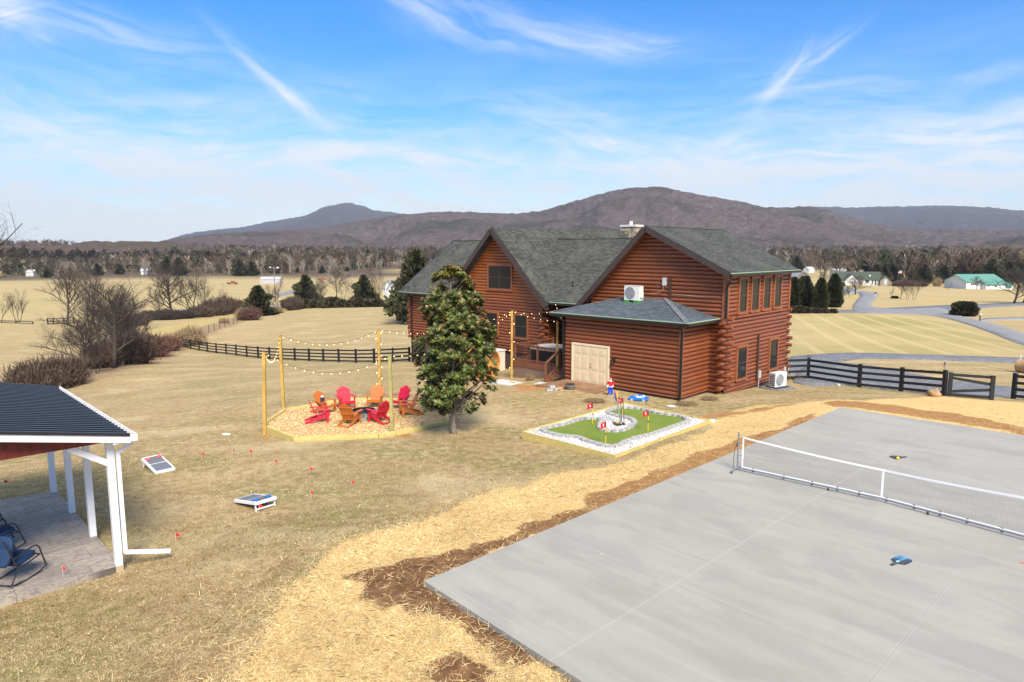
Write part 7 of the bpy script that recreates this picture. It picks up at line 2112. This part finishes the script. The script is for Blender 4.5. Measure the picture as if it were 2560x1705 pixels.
mb = MB(); mb.b2(-.60, -.02, .25, .78, .62, .66); mb.b2(-.60, -.02, -.78, -.25, .62, .66); mb.b2(-.06, -.02, .28, .33, .2, .62); mb.b2(-.06, -.02, -.33, -.28, .2, .62); mb.build('bench', CED_, sn)
mb = MB(); mb.b2(-.64, -.555, -.28, .28, .35, 1.65); mb.build('door', GLASS, sn)
for x in (-.3, -1.5): mb = MB(); mb.b2(x - .06, x + .06, -.75, .75, -.2, .28); mb.build('cradle', CED2, sn)
mb = MB()
for x in (-.25, -1.6): mb.tube([(x, (rad + .005) * math.cos(a * math.pi / 16), rad + .12 + (rad + .005) * math.sin(a * math.pi / 16)) for a in range(33)], .012, 4, cap=False)
mb.build('hoop', STL, sn)
pb = HL(-16.6, .5, 0); pb.z = T(pb.x, pb.y)
wt = thing('white_tank', 'pale beige storage box half hidden behind the magnolia leaves', 'box', pb, HR); mb = MB(); mb.b2(-.9, .9, -.4, .4, 0, 1.35); mb.build('body', mat('cream_plastic', (.62, .56, .48), .5), wt); mb = MB(); mb.b2(-.95, .95, -.45, .45, 1.35, 1.42); mb.build('lid', WHT, wt)

# ------------------------------------------------------------------ cornhole boards and bags
CHW = mat('board_white', (.72, .72, .73), .45); CHG = mat('board_grey', (.13, .14, .165), .5)
def cornhole(hi, lo, label):
    """hi / lo: middle of the raised and the low end (world)"""
    d = Vector((lo.x - hi.x, lo.y - hi.y)); a = math.atan2(d.y, d.x); L = 1.2
    c = (hi + lo) / 2; t = thing('cornhole_board', label, 'game board', (c.x, c.y, T(c.x, c.y)), a, 'cornhole boards')
    sl = -math.asin((.30 - .09) / L); M = Matrix.Rotation(-sl, 3, 'Y'); cz0 = .20
    def bx(mb, x0, x1, y0, y1, z0, z1): mb.box(M @ Vector(((x0 + x1) / 2, (y0 + y1) / 2, (z0 + z1) / 2)) + Vector((0, 0, cz0)), (x1 - x0, y1 - y0, z1 - z0), M=M)
    mb = MB(); bx(mb, -L / 2, L / 2, -.30, .30, -.02, 0)
    for (x0, x1, y0, y1) in ((-L / 2, L / 2, -.305, -.28), (-L / 2, L / 2, .28, .305), (-L / 2 - .004, -L / 2 + .02, -.28, .28), (L / 2 - .02, L / 2 + .004, -.28, .28)): bx(mb, x0, x1, y0, y1, -.075, -.021)
    mb.build('frame', CHW, t)
    mb = MB(); bx(mb, -L / 2 + .06, -.02, -.25, .25, 0, .003); bx(mb, .015, L / 2 - .06, -.25, .25, 0, .003); mb.build('panel', CHG, t)
    hc = M @ Vector((-L / 2 + .23, 0, .0045)) + Vector((0, 0, cz0))
    mb = MB(); nrm = M @ Vector((0, 0, 1)); mb.tube([hc, hc + nrm * .002], .078, 20); mb.build('hole', mat('hole_shade', (.16, .13, .06), .9), t)
    mb = MB()
    for s in (-1, 1):
        mb.bar((-.50, s * .27, .30), (-.545, s * .27, .0), .04, .03)
    mb.bar((-.535, -.27, .08), (-.535, .27, .08), .04, .03); mb.build('folding_leg', CHW, t)
    return t, M, cz0, L
def beanbag(world, rot, nrm_M, label, m, cat='bean bag'):
    mb = MB(); mb.ell((0, 0, 0), (1, 1, 1), 20, 10); s = .078
    v2 = []
    for v in mb.v:
        x, y, z = v; k = 1 / max(abs(x) + 1e-6, abs(y) + 1e-6, .35) ** .55
        v2.append((x * k * s, y * k * s, z * .026 * max(.2, 1 - .0 * abs(x))))
    mb.v = v2; o = mb.build('bean_bag', m, smooth=True); o.location = world; o.rotation_euler = (nrm_M @ Matrix.Rotation(rot, 3, 'Z')).to_euler(); tag(o, label, cat, 'bean bags on the cornhole boards'); return o
PNK = mat('bag_pink', (.62, .09, .15), .8); BLU = mat('bag_blue', (.015, .12, .50), .8)
for hi, lo, lb_, m_, nm in ((Vector((-11.87, 21.68)), Vector((-11.05, 20.92)), 'grey and white cornhole board with pink bags, facing the camera', PNK, 'pink'), (Vector((-6.60, 17.42)), Vector((-7.38, 18.10)), 'grey and white cornhole board with blue bags, raised end towards the camera', BLU, 'blue')):
    t, M, cz0, L = cornhole(Vector((hi.x, hi.y, 0)), Vector((lo.x, lo.y, 0)), lb_)
    RZm = Matrix.Rotation(t.rotation_euler[2], 3, 'Z')
    for i, (x, y) in enumerate(((-.43, .19), (-.36, -.19))):
        w = RZm @ (M @ Vector((x, y, .026)) + Vector((0, 0, cz0))) + Vector(t.location)
        sd_ = (('left' if nm == 'pink' else 'right'), ('right' if nm == 'pink' else 'left'))[i]
        beanbag(w, .5 + i, RZm @ M, '%s bean bag on the board, the one %s of the hole' % (nm, sd_), m_)
# little red marker flags
MFL = mat('marker_red', (.70, .03, .02), .6)
mf = [((504, 1151 - 2), 'second from the pink bag board', .25), ((583, 1136), 'thin one nearest the fire pit corner', .2), ((624, 1141), 'just right of the thin one', .25), ((688, 1163), 'in the middle of the lawn', .2), ((775, 1187), 'upper one right of the middle', .25), ((880, 1221), 'rightmost in the lawn', .25),
      ((777, 1247), 'in the small green patch', .25), ((648, 1284), 'at the feet of the blue bag board', .25), ((440, 1357), 'between pavilion and straw', .25), ((369, 1170), 'under the edge of the pink bag board', .2), ((12, 1219), 'behind the pavilion at the left edge', .25), ((158, 1442), 'standing in front of the rocking chairs', .25)]
for i, ((x, y), ds_, h) in enumerate(mf):
    g = G(x, y) if i != 11 else at(x, y, .125)
    t = thing('marker_flag', 'small red marker flag ' + ds_, 'marker flag', g, rng.uniform(-.6, .6) if i != 1 else R(80), 'small red marker flags in the lawn')
    mb = MB(); mb.tube([(0, 0, 0), (0, 0, h)], .0025, 4); mb.build('wire', WHT, t)
    mb = MB(); mb.slab([(0, 0, h), (0, 0, h - .10), (.11, .02, h - .085), (.07, .0, h - .02)], .002); mb.build('flag', MFL, t)

# ------------------------------------------------------------------ net
SZ = SLZ
N0 = at(1843, 1176, SZ); N1 = at(2203, 1255, SZ); dd = (at(2560, 1351, SZ) - N1); N2 = N1 + dd.normalized() * (N1 - N0).length
nt_ = thing('pickleball_net', 'portable white taped net on a wheeled grey frame across the court', 'net', N0)
GRF2 = mat('frame_grey', (.26, .28, .31), .4, .5); BRW = mat('bar_white', (.62, .62, .63), .35)
l0, l1, l2 = Vector((0, 0, 0)), N1 - N0, N2 - N0
h0 = atY(1848, 1089, N0.y).z - SZ; h1 = atY(2204, 1173, N1.y).z - SZ; h2 = h0; ph = atY(1844, 1081, N0.y).z - SZ
bz = .09
def base_pt(f):   # f 0..2
    return (l0.lerp(l1, f) if f <= 1 else l1.lerp(l2, f - 1))
def top_h(f): return h1 + (h0 - h1) * (abs(f - 1)) ** 1.6
side0 = Vector((l1.y, -l1.x, 0)).normalized()
for P_0, nm in ((l0, 0), (l2, 1)):
    mb = MB(); mb.tube([P_0 + Vector((0, 0, bz)), P_0 + Vector((0, 0, ph))], .022, 8); mb.build('post', GRF2, nt_)
    mb = MB(); mb.tube([P_0 - side0 * .42 + Vector((0, 0, bz - .01)), P_0 + side0 * .42 + Vector((0, 0, bz - .01))], .020, 8); mb.build('foot_bar', GRF2, nt_)
    mb = MB()
    for s in (-1, 1): mb.tube([P_0 + side0 * s * .36 + Vector((-.012, 0, .03)), P_0 + side0 * s * .36 + Vector((.012, 0, .03))], .03, 10)
    mb.build('castor', GUT, nt_)
mb = MB(); u0 = l1.normalized(); mb.tube([Vector((0, 0, .42)), u0 * .55 + Vector((0, 0, bz))], .008, 5); mb.build('brace', GRF2, nt_)
mb = MB(); mb.tube([(-.03, 0, .78), (-.09, 0, .62), (-.12, 0, .35), (-.10, 0, .1)], .008, 5); mb.tube([(0, 0, .85), (-.05, .02, .7)], .014, 5); mb.build('tension_strap', GUT, nt_)
mb = MB(); mb.tube([l0 + Vector((0, 0, bz)), l1 + Vector((0, 0, bz)), l2 + Vector((0, 0, bz))], .022, 8); mb.build('bottom_bar', GRF2, nt_)
mb = MB(); mb.tube([l0.lerp(l1, .03) + Vector((0, 0, bz + .035)), l1 + Vector((0, 0, bz + .032)), l2 + Vector((0, 0, bz + .035))], .02, 8); mb.build('bottom_tape', BRW, nt_)
mb = MB()
for f in (.12, .35, .55, .72, .86, 1.03, 1.2, 1.35, 1.5, 1.68, 1.85):
    p = base_pt(f); mb.box(p + Vector((0, 0, bz + .01)), (.02, .06, .10), rz=.5)
mb.build('tie', GUT, nt_)
for f in (.66, 1.28):
    mb = MB(); p = base_pt(f); mb.tube([p + Vector((-.012, -.02, .03)), p + Vector((.012, -.02, .03))], .03, 10); mb.box(p + Vector((0, -.01, .065)), (.02, .03, .05)); mb.build('castor', GUT, nt_)
mb = MB(); NN = 40; vs = []; u0n = side0 * .004
for i in range(NN + 1):
    f = .035 + (1.965 - .035) * i / NN; p = base_pt(f); t_ = top_h(f)
    vs += [p + Vector((0, 0, t_)) + u0n, p + Vector((0, 0, t_ - .048)) + u0n, p + Vector((0, 0, t_)) - u0n, p + Vector((0, 0, t_ - .048)) - u0n]
fs = []
for i in range(NN):
    a, b = 4 * i, 4 * i + 4; fs += [(a, a + 1, b + 1, b), (a + 2, b + 2, b + 3, a + 3), (a, b, b + 2, a + 2), (a + 1, a + 3, b + 3, b + 1)]
mb.add(vs, fs)
NTP = mat('net_tape_white', (.78, .78, .80), .6); mb.build('top_tape', NTP, nt_)
mb = MB(); mb.box(l0 + u0 * .14 + Vector((0, 0, (h0 + bz) / 2)), (.045, .008, h0 - bz - .05), rz=math.atan2(u0.y, u0.x)); mb.build('side_tape', NTP, nt_)
mb = MB(); mb.box(l1 + Vector((0, 0, (h1 + bz) / 2)) + side0 * .008, (.05, .008, h1 - bz), rz=math.atan2(l2.y, l2.x)); mb.build('centre_strap', NTP, nt_)
mb = MB(); MSH = mat('net_mesh_black', (.035, .035, .04), .7)
Ltot = (N1 - N0).length * 2; nv = int(Ltot / .045); ww = .0009
for i in range(nv + 1):
    f = .04 + 1.92 * i / nv; p = base_pt(f); t_ = top_h(f) - .06
    d_ = u0 * ww
    mb.add([p - d_ + Vector((0, 0, bz + .05)), p + d_ + Vector((0, 0, bz + .05)), p + d_ + Vector((0, 0, t_)), p - d_ + Vector((0, 0, t_))], [(0, 1, 2, 3)])
for k in range(17):
    for i in range(24):
        fa = .04 + 1.92 * i / 24; fb = .04 + 1.92 * (i + 1) / 24
        a = base_pt(fa); b = base_pt(fb); za = bz + .05 + (top_h(fa) - .06 - bz - .05) * k / 17; zb = bz + .05 + (top_h(fb) - .06 - bz - .05) * k / 17
        mb.add([a + Vector((0, 0, za - ww)), b + Vector((0, 0, zb - ww)), b + Vector((0, 0, zb + ww)), a + Vector((0, 0, za + ww))], [(0, 1, 2, 3)])
mb.build('netting', MSH, nt_, uv=False)
for i, f in enumerate((.05,)):
    mb = MB()
    for z in (.25, .45, .65, .8): mb.tube([(0, 0, z), u0 * .14 + Vector((0, 0, z))], .004, 4)
    mb.build('side_tie', GUT, nt_)
# paddles and ball
def paddle(hx, tip, label, m, zr=0):
    a = at(*hx, SZ); b = at(*tip, SZ); d = b - a; L = d.length; t = thing('pickleball_paddle', label, 'paddle', (*a.xy, SZ), math.atan2(d.y, d.x))
    k = L / .40
    pts = []
    for x, y in [(.125, .022), (.155, .07), (.18, .095), (.22, .102), (.36, .10), (.39, .088), (.40, .06), (.402, 0)]: pts.append((x * k, y * k))
    poly = [(.02 * k, .016 * k)] + pts; poly = poly + [(x, -y) for x, y in poly[::-1]]
    poly = [p for i, p in enumerate(poly) if i == 0 or p != poly[i - 1]]
    mb = MB(); mb.prism([(x, -y) for x, y in poly], .012, .028); mb.build('face', m, t)
    mb = MB(); mb.prism([(x * 1.0 + (.004 if x > .1 else 0), -y * 1.035) for x, y in poly], .008, .024); mb.build('edge_guard', FPB, t)
    mb = MB(); mb.tube([(0, 0, .02), (.12 * k, 0, .02)], .018, 8); mb.tube([(-.012, 0, .02), (.01, 0, .02)], .022, 8); mb.build('handle', mat('grip_black', (.05, .045, .042), .6), t)
    return t, k
m, nt = newmat('paddle_face')
oc = nt.node('ShaderNodeTexCoord').outputs['Object']; s_ = nt.node('ShaderNodeSeparateXYZ', {0: oc})
gx = nt.m('ADD', nt.m('MULTIPLY', s_.outputs[0], 1), nt.m('MULTIPLY', s_.outputs[1], .9))
c = nt.ramp(nt.m('DIVIDE', gx, .65), [(.40, (.060, .050, .048)), (.62, (.03, .07, .16)), (.80, (.08, .26, .42)), (.98, (.04, .12, .30))])
nn_ = nt.noise(oc, 5, 2, .5); c = nt.mix(nt.m('MULTIPLY', nt.ss(nt.m('ABSOLUTE', s_.outputs[1]), .035, .0), .8), c, (.16, .38, .48))
finish(nt, c, .3, None, .5)
pt_, kk_ = paddle((2229, 1414), (2265, 1397), 'blue and black paddle lying on the near half of the court', m)
me = textmesh('S', .07 * kk_); me.materials.append(mat('paddle_mark', (.35, .62, .68), .4)); o = bpy.data.objects.new('mark', me); COL.objects.link(o); o.parent = pt_; o.location = (.165 * kk_, 0, .0295)
o.rotation_euler = (0, 0, -R(60))
r8 = lambda x, y: (1780 + x / 3.019, 1020 + y / 3.019)
paddle(r8(1462, 374), r8(1352, 374), 'dark paddle lying behind the net beside the yellow ball', mat('paddle_dark', (.05, .045, .03), .4))
mb = MB(); mb.ell((0, 0, 0), .045, 14, 10); o = mb.build('pickleball', mat('ball_yellow_bright', (.90, .60, .01), .4), smooth=True); o.location = at(*r8(1401, 390), SZ) + Vector((0, 0, .05)); tag(o, 'bright yellow ball by the dark paddle behind the net', 'ball')

# ------------------------------------------------------------------ pavilion on the left
C0 = at(299, 1414, .12); A1 = at(134, 1228, .12)
pa = math.atan2(A1.y - C0.y, A1.x - C0.x) - math.pi / 2      # local +y runs along the right edge, -x to the left
pav = thing('pavilion', 'open pavilion with white posts, red gable and black ribbed metal roof', 'pavilion', (C0.x, C0.y, 0), pa)
PWH = mat('white_post_paint', (.72, .72, .73), .55, var=.05, vscale=3); BRED = mat('barn_red_siding', (.14, .017, .010), .6, var=.2, vscale=3)
m, nt = newmat('stamped_concrete')
oc = nt.node('ShaderNodeTexCoord').outputs['Object']
br = nt.node('ShaderNodeTexBrick', {'Vector': oc, 'Color1': (.38, .33, .27, 1), 'Color2': (.30, .26, .215, 1), 'Mortar': (.09, .07, .055, 1), 'Scale': 1, 'Mortar Size': .006, 'Mortar Smooth': .5, 'Brick Width': .85, 'Row Height': .46}); br.offset = .37; br.squash = 1.6; br.squash_frequency = 3
nn1 = nt.noise(nt.mapv(oc, (1, 2.4, 1)), 5, 5, .65, 1.2); nn2 = nt.noise(oc, .8, 3)
c = nt.mix(nt.m('MULTIPLY', nt.ss(nn1, .46, .60), .62), br.outputs[0], (.14, .12, .11)); c = nt.mix(nt.m('MULTIPLY', nt.ss(nn2, .45, .7), .45), c, (.17, .15, .145)); c = nt.mix(nt.m('MULTIPLY', nt.ss(nn2, .42, .3), .3), c, (.50, .46, .40))
finish(nt, c, .65, nt.node('ShaderNodeBump', {'Height': nt.m('ADD', nn1, nt.m('MULTIPLY', br.outputs['Fac'], -2)), 'Strength': .4, 'Distance': .01}).outputs[0], .4)
ns = mb = MB(); mb.prism([(-5.5, .15), (-2.1, .02), (0, -.0), (.05, .1), (.06, 6.3), (-.12, 6.52), (-.4, 6.62), (-5.5, 7.3)], -.3, .12); fl0 = mb.build('patio_slab', m, pav)
for i, y in enumerate((.07, 2.22, 4.31, 6.47)):
    mb = MB(); mb.b2(-.07, .07, y - .07, y + .07, -.1, 2.93); mb.build('post', PWH, pav)
    if i == 0: mb = MB(); mb.b2(-.075, .075, y - .075, y + .075, -.12, .12); mb.build('post_base', mat('cedar_base', (.42, .33, .22), .8), pav)
mb = MB(); mb.bar((0, .07, 2.42), (-.75, .07, 2.93), .09, .13); mb.build('knee_brace', PWH, pav)
mb = MB(); mb.b2(-.075, .075, 0, 6.6, 2.93, 3.02); mb.build('beam', PWH, pav)
sl_ = .21; er0 = 3.09; ex_ = .30
rz_ = lambda x: er0 + (ex_ - x) * sl_
XL = -5.2
mb = MB(); mb.add([(XL, -.02, 2.93), (.0, -.02, 2.93), (.0, -.02, rz_(0) - .06), (XL, -.02, rz_(XL) - .06), (XL, .02, 2.93), (.0, .02, 2.93), (.0, .02, rz_(0) - .06), (XL, .02, rz_(XL) - .06)], [(0, 1, 2, 3), (7, 6, 5, 4), (0, 4, 5, 1), (1, 5, 6, 2), (2, 6, 7, 3), (3, 7, 4, 0)])
for k in range(26): x = -.2 - k * .2; mb.b2(x, x + .02, -.035, -.021, 2.93, rz_(x) - .08)
mb.build('red_gable', BRED, pav)
mb = MB(); mb.slab([(XL, -.36, rz_(XL) - .02), (ex_, -.36, er0 - .02), (ex_, -.36, er0 - .17), (XL, -.36, rz_(XL) - .17)], .03); mb.build('white_fascia', PWH, pav)
mb = MB(); mb.slab([(XL, -.36, rz_(XL) - .16), (XL, 0, rz_(XL) - .16), (ex_, 0, er0 - .16), (ex_, -.36, er0 - .16)][::-1], .02); mb.build('white_soffit', PWH, pav)
mb = MB(); mb.b2(-.02, .30, -.36, 0, 2.93, 3.0); mb.build('eave_box', PWH, pav)
RMB = mat('black_metal_roof', (.034, .036, .046), .30, .5, var=.1)
mb = MB(); y = -.42
mb.slab([(XL, -.42, rz_(XL)), (ex_, -.42, er0), (ex_, 6.78, er0), (XL, 6.78, rz_(XL))], .02)
k = 0
while y < 6.75:
    mb.slab([(XL, y, rz_(XL) + .045), (ex_, y, er0 + .045), (ex_, y + .06, er0 + .045), (XL, y + .06, rz_(XL) + .045)], .044); y += .229; k += 1
mb.build('metal_roof', RMB, pav)
mb = MB(); mb.b2(ex_ + .001, ex_ + .13, -.44, 6.8, er0 - .13, er0 - .10); mb.b2(ex_ + .11, ex_ + .13, -.44, 6.8, er0 - .10, er0 + .01); mb.b2(ex_ + .001, ex_ + .015, -.44, 6.8, er0 - .10, er0 - .02); mb.b2(ex_ + .015, ex_ + .11, -.44, -.42, er0 - .10, er0 + .01); mb.build('gutter', PWH, pav)
mb = MB()
for a, b in (((ex_ + .06, -.15, er0 - .12), (ex_ + .06, -.15, 2.82)), ((ex_ + .06, -.15, 2.84), (.13, -.02, 2.68)), ((.13, -.02, 2.70), (.13, -.02, .38)), ((.13, -.02, .40), (.95, -.35, .27))): mb.bar(a, b, .075, .075)
mb.build('downspout', PWH, pav)
# rocking chairs
RKF = mat('rocker_frame_black', (.020, .021, .028), .35); RKC = mat('rocker_cushion_blue', (.004, .028, .085), .75, var=.2, vscale=8)
def rocker(label):
    t = thing('rocking_chair', label, 'chair', (0, 0, 0), 0, 'blue cushioned rocking chairs on the patio')
    for s in (-1, 1):
        mb = MB(); y = s * .30
        mb.tube([(.52, y, .10), (.30, y, .035), (0, y, .012), (-.30, y, .035), (-.50, y, .10)], .017, 8); mb.build('runner', RKF, t)
        mb = MB(); mb.tube([(.50, y, .09), (.40, y, .40), (.36, y, .56), (.30, y, .63), (.22, y, .655), (-.10, y, .62), (-.30, y, .58)], .016, 8); mb.build('arm_frame', RKF, t)
        mb = MB(); mb.tube([(.36, y * .95, .40), (0, y * .95, .34), (-.20, y * .95, .33), (-.32, y * .95, .65), (-.45, y * .95, 1.02)], .016, 8); mb.tube([(-.20, y, .33), (-.40, y, .06)], .015, 6); mb.build('side_frame', RKF, t)
    mb = MB(); mb.tube([(.38, -.28, .40), (.38, .28, .40)], .015, 6); mb.tube([(-.45, -.28, 1.02), (-.45, .28, 1.02)], .015, 6); mb.tube([(-.40, -.30, .06), (-.40, .30, .06)], .013, 6); mb.build('cross_rail', RKF, t)
    def cush(name, M, loc, sx, sy, sz):
        mb = MB(); mb.ell((0, 0, 0), (1, 1, 1), 20, 12); v2 = []
        for v in mb.v:
            x, y, z = v; k = 1 / max(abs(x), abs(y), .42) ** .75
            v2.append(tuple(M @ Vector((x * k * sx, y * k * sy, math.copysign(abs(z) ** .6, z) * sz)) + Vector(loc)))
        mb.v = v2; mb.build(name, RKC, t, smooth=True)
    cush('seat_cushion', Matrix.Rotation(-.10, 3, 'Y'), (.09, 0, .43), .29, .27, .055)
    cush('back_cushion', Matrix.Rotation(-1.22, 3, 'Y'), (-.28, 0, .72), .32, .27, .055)
    return t
rc = rocker('nearest blue cushioned rocking chair on the patio')
Mp = Matrix.Rotation(pa, 3, 'Z')
def on_pav(a, b, z=.12): return Vector((C0.x, C0.y, 0)) + Mp @ Vector((-b, a, z))
ra_, rb_ = on_pav(.33, 1.95), on_pav(.94, 1.18)
def rplace(o, back, front, sc=1.0):
    d = (front - back); d.z = 0; d.normalize(); left = Vector((-d.y, d.x, 0)); m_ = (back + front) / 2
    loc = m_ + left * .30; loc.z = .12
    o.location = loc; o.rotation_euler = (0, 0, math.atan2(d.y, d.x)); o.scale = (sc,) * 3
rplace(rc, ra_, rb_, 1.0)
d0 = (rb_ - ra_).normalized()
f2 = on_pav(2.62, 1.28); d2 = Vector((math.cos(math.atan2(d0.y, d0.x) - R(24)), math.sin(math.atan2(d0.y, d0.x) - R(24)), 0))
r2 = dup(rc, label='middle blue rocking chair, behind the nearest one'); rplace(r2, f2 - d2 * 1.0, f2)
f3 = on_pav(4.7, 1.42); r3 = dup(rc, label='farthest rocking chair, almost outside the left edge'); rplace(r3, f3 - d2 * 1.0, f3)
# ------------------------------------------------------------------ loose straw and dry grass, real blades near the camera
STRAWM, nt = newmat('straw_blades')
c = nt.node('ShaderNodeAttribute', attribute_name='tone').outputs['Color']
finish(nt, c, .7, None, .25)
def scatter_px(n, ylo, yhi, seed, power=2.0):
    """ground points, denser near the camera"""
    r = np.random.RandomState(seed)
    Yv = ylo * (yhi / ylo) ** r.rand(n); px = r.uniform(-60, 2620, n)
    X = (px - 1280) / FPX * Yv * 1.04
    return X, Yv, r
def blades(name, X, Y, r, L, Wd, cols, m, upmin, upmax, lift=.01, bend=.3, dirn=None):
    n = len(X); Z = Tn(X, Y) + lift * r.rand(n)
    a = r.rand(n) * 6.283
    if dirn is not None: a = np.where(r.rand(n) < .5, dirn + r.randn(n) * .45, a)
    el = upmin + (upmax - upmin) * r.rand(n) ** 1.5
    d = np.stack([np.cos(a) * np.cos(el), np.sin(a) * np.cos(el), np.sin(el)], 1)
    s = np.cross(d, np.stack([r.randn(n) * .3, r.randn(n) * .3, np.ones(n)], 1)); s /= np.linalg.norm(s, axis=1)[:, None]
    l = (L[0] + (L[1] - L[0]) * r.rand(n))[:, None]; w = (Wd[0] + (Wd[1] - Wd[0]) * r.rand(n))[:, None] / 2
    p = np.stack([X, Y, Z], 1); q = p + d * l * .5; d2 = d + np.stack([r.randn(n) * bend, r.randn(n) * bend, -np.abs(r.randn(n)) * bend * .6], 1)
    e = q + d2 * l * .5
    zz = Tn(e[:, 0], e[:, 1]); e[:, 2] = np.maximum(e[:, 2], zz + .004)
    V = np.stack([p - s * w, p + s * w, q + s * w, e, q - s * w], 1).reshape(-1, 3)
    cc = np.array(cols)[r.randint(0, len(cols), n)] * (.7 + .6 * r.rand(n))[:, None]
    cc = cc * (.62 + .70 * fbm(X, Y, 1.1, 201, 4))[:, None]
    F = np.arange(5 * n).reshape(-1, 5)
    return npmesh(name, V, F, m, {'tone': np.repeat(cc, 5, axis=0)})
def straw_density(X, Y):
    s = np.clip(.5 + (sdist(X, Y, straw_poly) + (fbm(X, Y, 2.4, 5) - .5) * 2.2) / 1.5, 0, 1)
    so = np.zeros_like(X)
    for k, sp_ in enumerate(soils[:4]): so = np.maximum(so, np.clip(.5 + (sdist(X, Y, sp_) + (fbm(X, Y, 1.6, 9) - .5) * 1.4) / .5, 0, 1))
    d = s * (1 - .93 * so)
    return np.where(sdist(X, Y, slab2) > -.02, 0, d)
X, Y, r = scatter_px(480000, 7.5, 30, 101)
k = r.rand(len(X)) < straw_density(X, Y) ** 1.4 * np.clip(1.25 - Y / 34, .1, 1)
X, Y = X[k], Y[k]
print('straw', len(X))
o = blades('loose_straw', X, Y, r, (.05, .18), (.003, .0062), [(.72, .52, .22), (.82, .64, .33), (.90, .76, .46), (.56, .38, .14), (.76, .57, .26)], STRAWM, .0, .45, .03, .25)
tag(o, 'pale loose straw spread along the court edge', 'straw', kind='stuff')
# sparse straw blown over lawn and soil
X, Y, r = scatter_px(60000, 7.5, 26, 102)
sd = sdist(X, Y, straw_poly)
k = (r.rand(len(X)) < np.clip(np.exp(sd / 1.1), 0, 1) * .5) & (sdist(X, Y, slab2) < -.02)
X, Y = X[k], Y[k]
o = blades('stray_straw', X, Y, r, (.08, .25), (.004, .008), [(.66, .46, .185), (.78, .60, .30), (.60, .42, .2)], STRAWM, .0, .5, .02, .25)
tag(o, 'stray straw scattered over the lawn edge', 'straw', kind='stuff')
# dry lawn
def lawn(n, y0, y1, seed, L, Wd, dens, name, label):
    X, Y, r = scatter_px(n, y0, y1, seed)
    sd = sdist(X, Y, straw_poly); ss_ = sdist(X, Y, slab2)
    pv = (X - C0.x, Y - C0.y); ca, sa = math.cos(-pa), math.sin(-pa)
    lx = pv[0] * ca - pv[1] * sa; ly = pv[0] * sa + pv[1] * ca
    inpav = (lx < .08) & (ly > -.05) & (ly < 7)
    ing = sdist(X, Y, np.array([[p.x, p.y] for p in gc])) > -.05
    inp = sdist(X, Y, np.array([[p.x, p.y] for p in OP])) > -.08
    so = np.zeros_like(X)
    for sp_ in soils[:2]: so = np.maximum(so, (sdist(X, Y, sp_) > -.1) * 1.)
    k = (r.rand(len(X)) < dens * np.clip(.6 - sd / 1.5, 0, 1)) & (ss_ < -.05) & ~inpav & ~ing & ~inp & (so < .5)
    X, Y = X[k], Y[k]
    g = np.clip((fbm(X, Y, 9, 21, 5) - .45) * 3.2, 0, 1) * np.clip((fbm(X, Y, 2.2, 44, 4) - .3) * 2.5, 0, 1)
    o = blades(name, X, Y, r, L, Wd, [(.50, .375, .195), (.60, .47, .27), (.42, .31, .155), (.68, .56, .35), (.33, .235, .12)], STRAWM, .15, 1.1, .01, .35)
    me = o.data; a = me.color_attributes['tone']; n_ = len(X)
    arr = np.zeros(n_ * 5 * 4, np.float32); a.data.foreach_get('color', arr); arr = arr.reshape(n_, 5, 4)
    gm = (r.rand(n_) < g * .75 + .05); arr[gm, :, :3] = np.array([.13, .15, .035]) * (.7 + .7 * r.rand(gm.sum()))[:, None, None]
    b2 = fbm(X, Y, 3.1, 71, 4); b3 = fbm(X, Y, 8., 72, 4)
    bm_ = r.rand(n_) < np.clip((b2 - .52) * 6, 0, .7); arr[bm_, :, :3] *= np.array([.62, .52, .45])
    gm2 = r.rand(n_) < np.clip((b3 - .52) * 5, 0, .55); arr[gm2, :, :3] = np.array([.20, .20, .07]) * (.7 + .7 * r.rand(gm2.sum()))[:, None, None]
    a.data.foreach_set('color', arr.ravel())
    tag(o, label, 'grass', kind='stuff'); return o
lawn(280000, 7.5, 17, 103, (.03, .075), (.003, .007), .9, 'dry_grass', 'dry winter grass in the foreground')
lawn(130000, 17, 34, 104, (.03, .07), (.006, .012), .6, 'dry_grass', 'dry winter grass around the fire pit and putting green')
# ------------------------------------------------------------------ air
mb = MB(); mb.b2(-6500, 6500, -150, 7200, -80, 700)
m = bpy.data.materials.new('haze_air'); m.use_nodes = True
nt = NT(m.node_tree); nt.n.clear()
pv = nt.node('ShaderNodeVolumePrincipled', {'Color': (.76, .87, 1.0, 1), 'Density': .00008, 'Anisotropy': .2})
out = nt.n.new('ShaderNodeOutputMaterial'); nt.l.new(pv.outputs[0], out.inputs['Volume'])
hz = mb.build('haze', m, uv=False); tag(hz, kind='stuff')
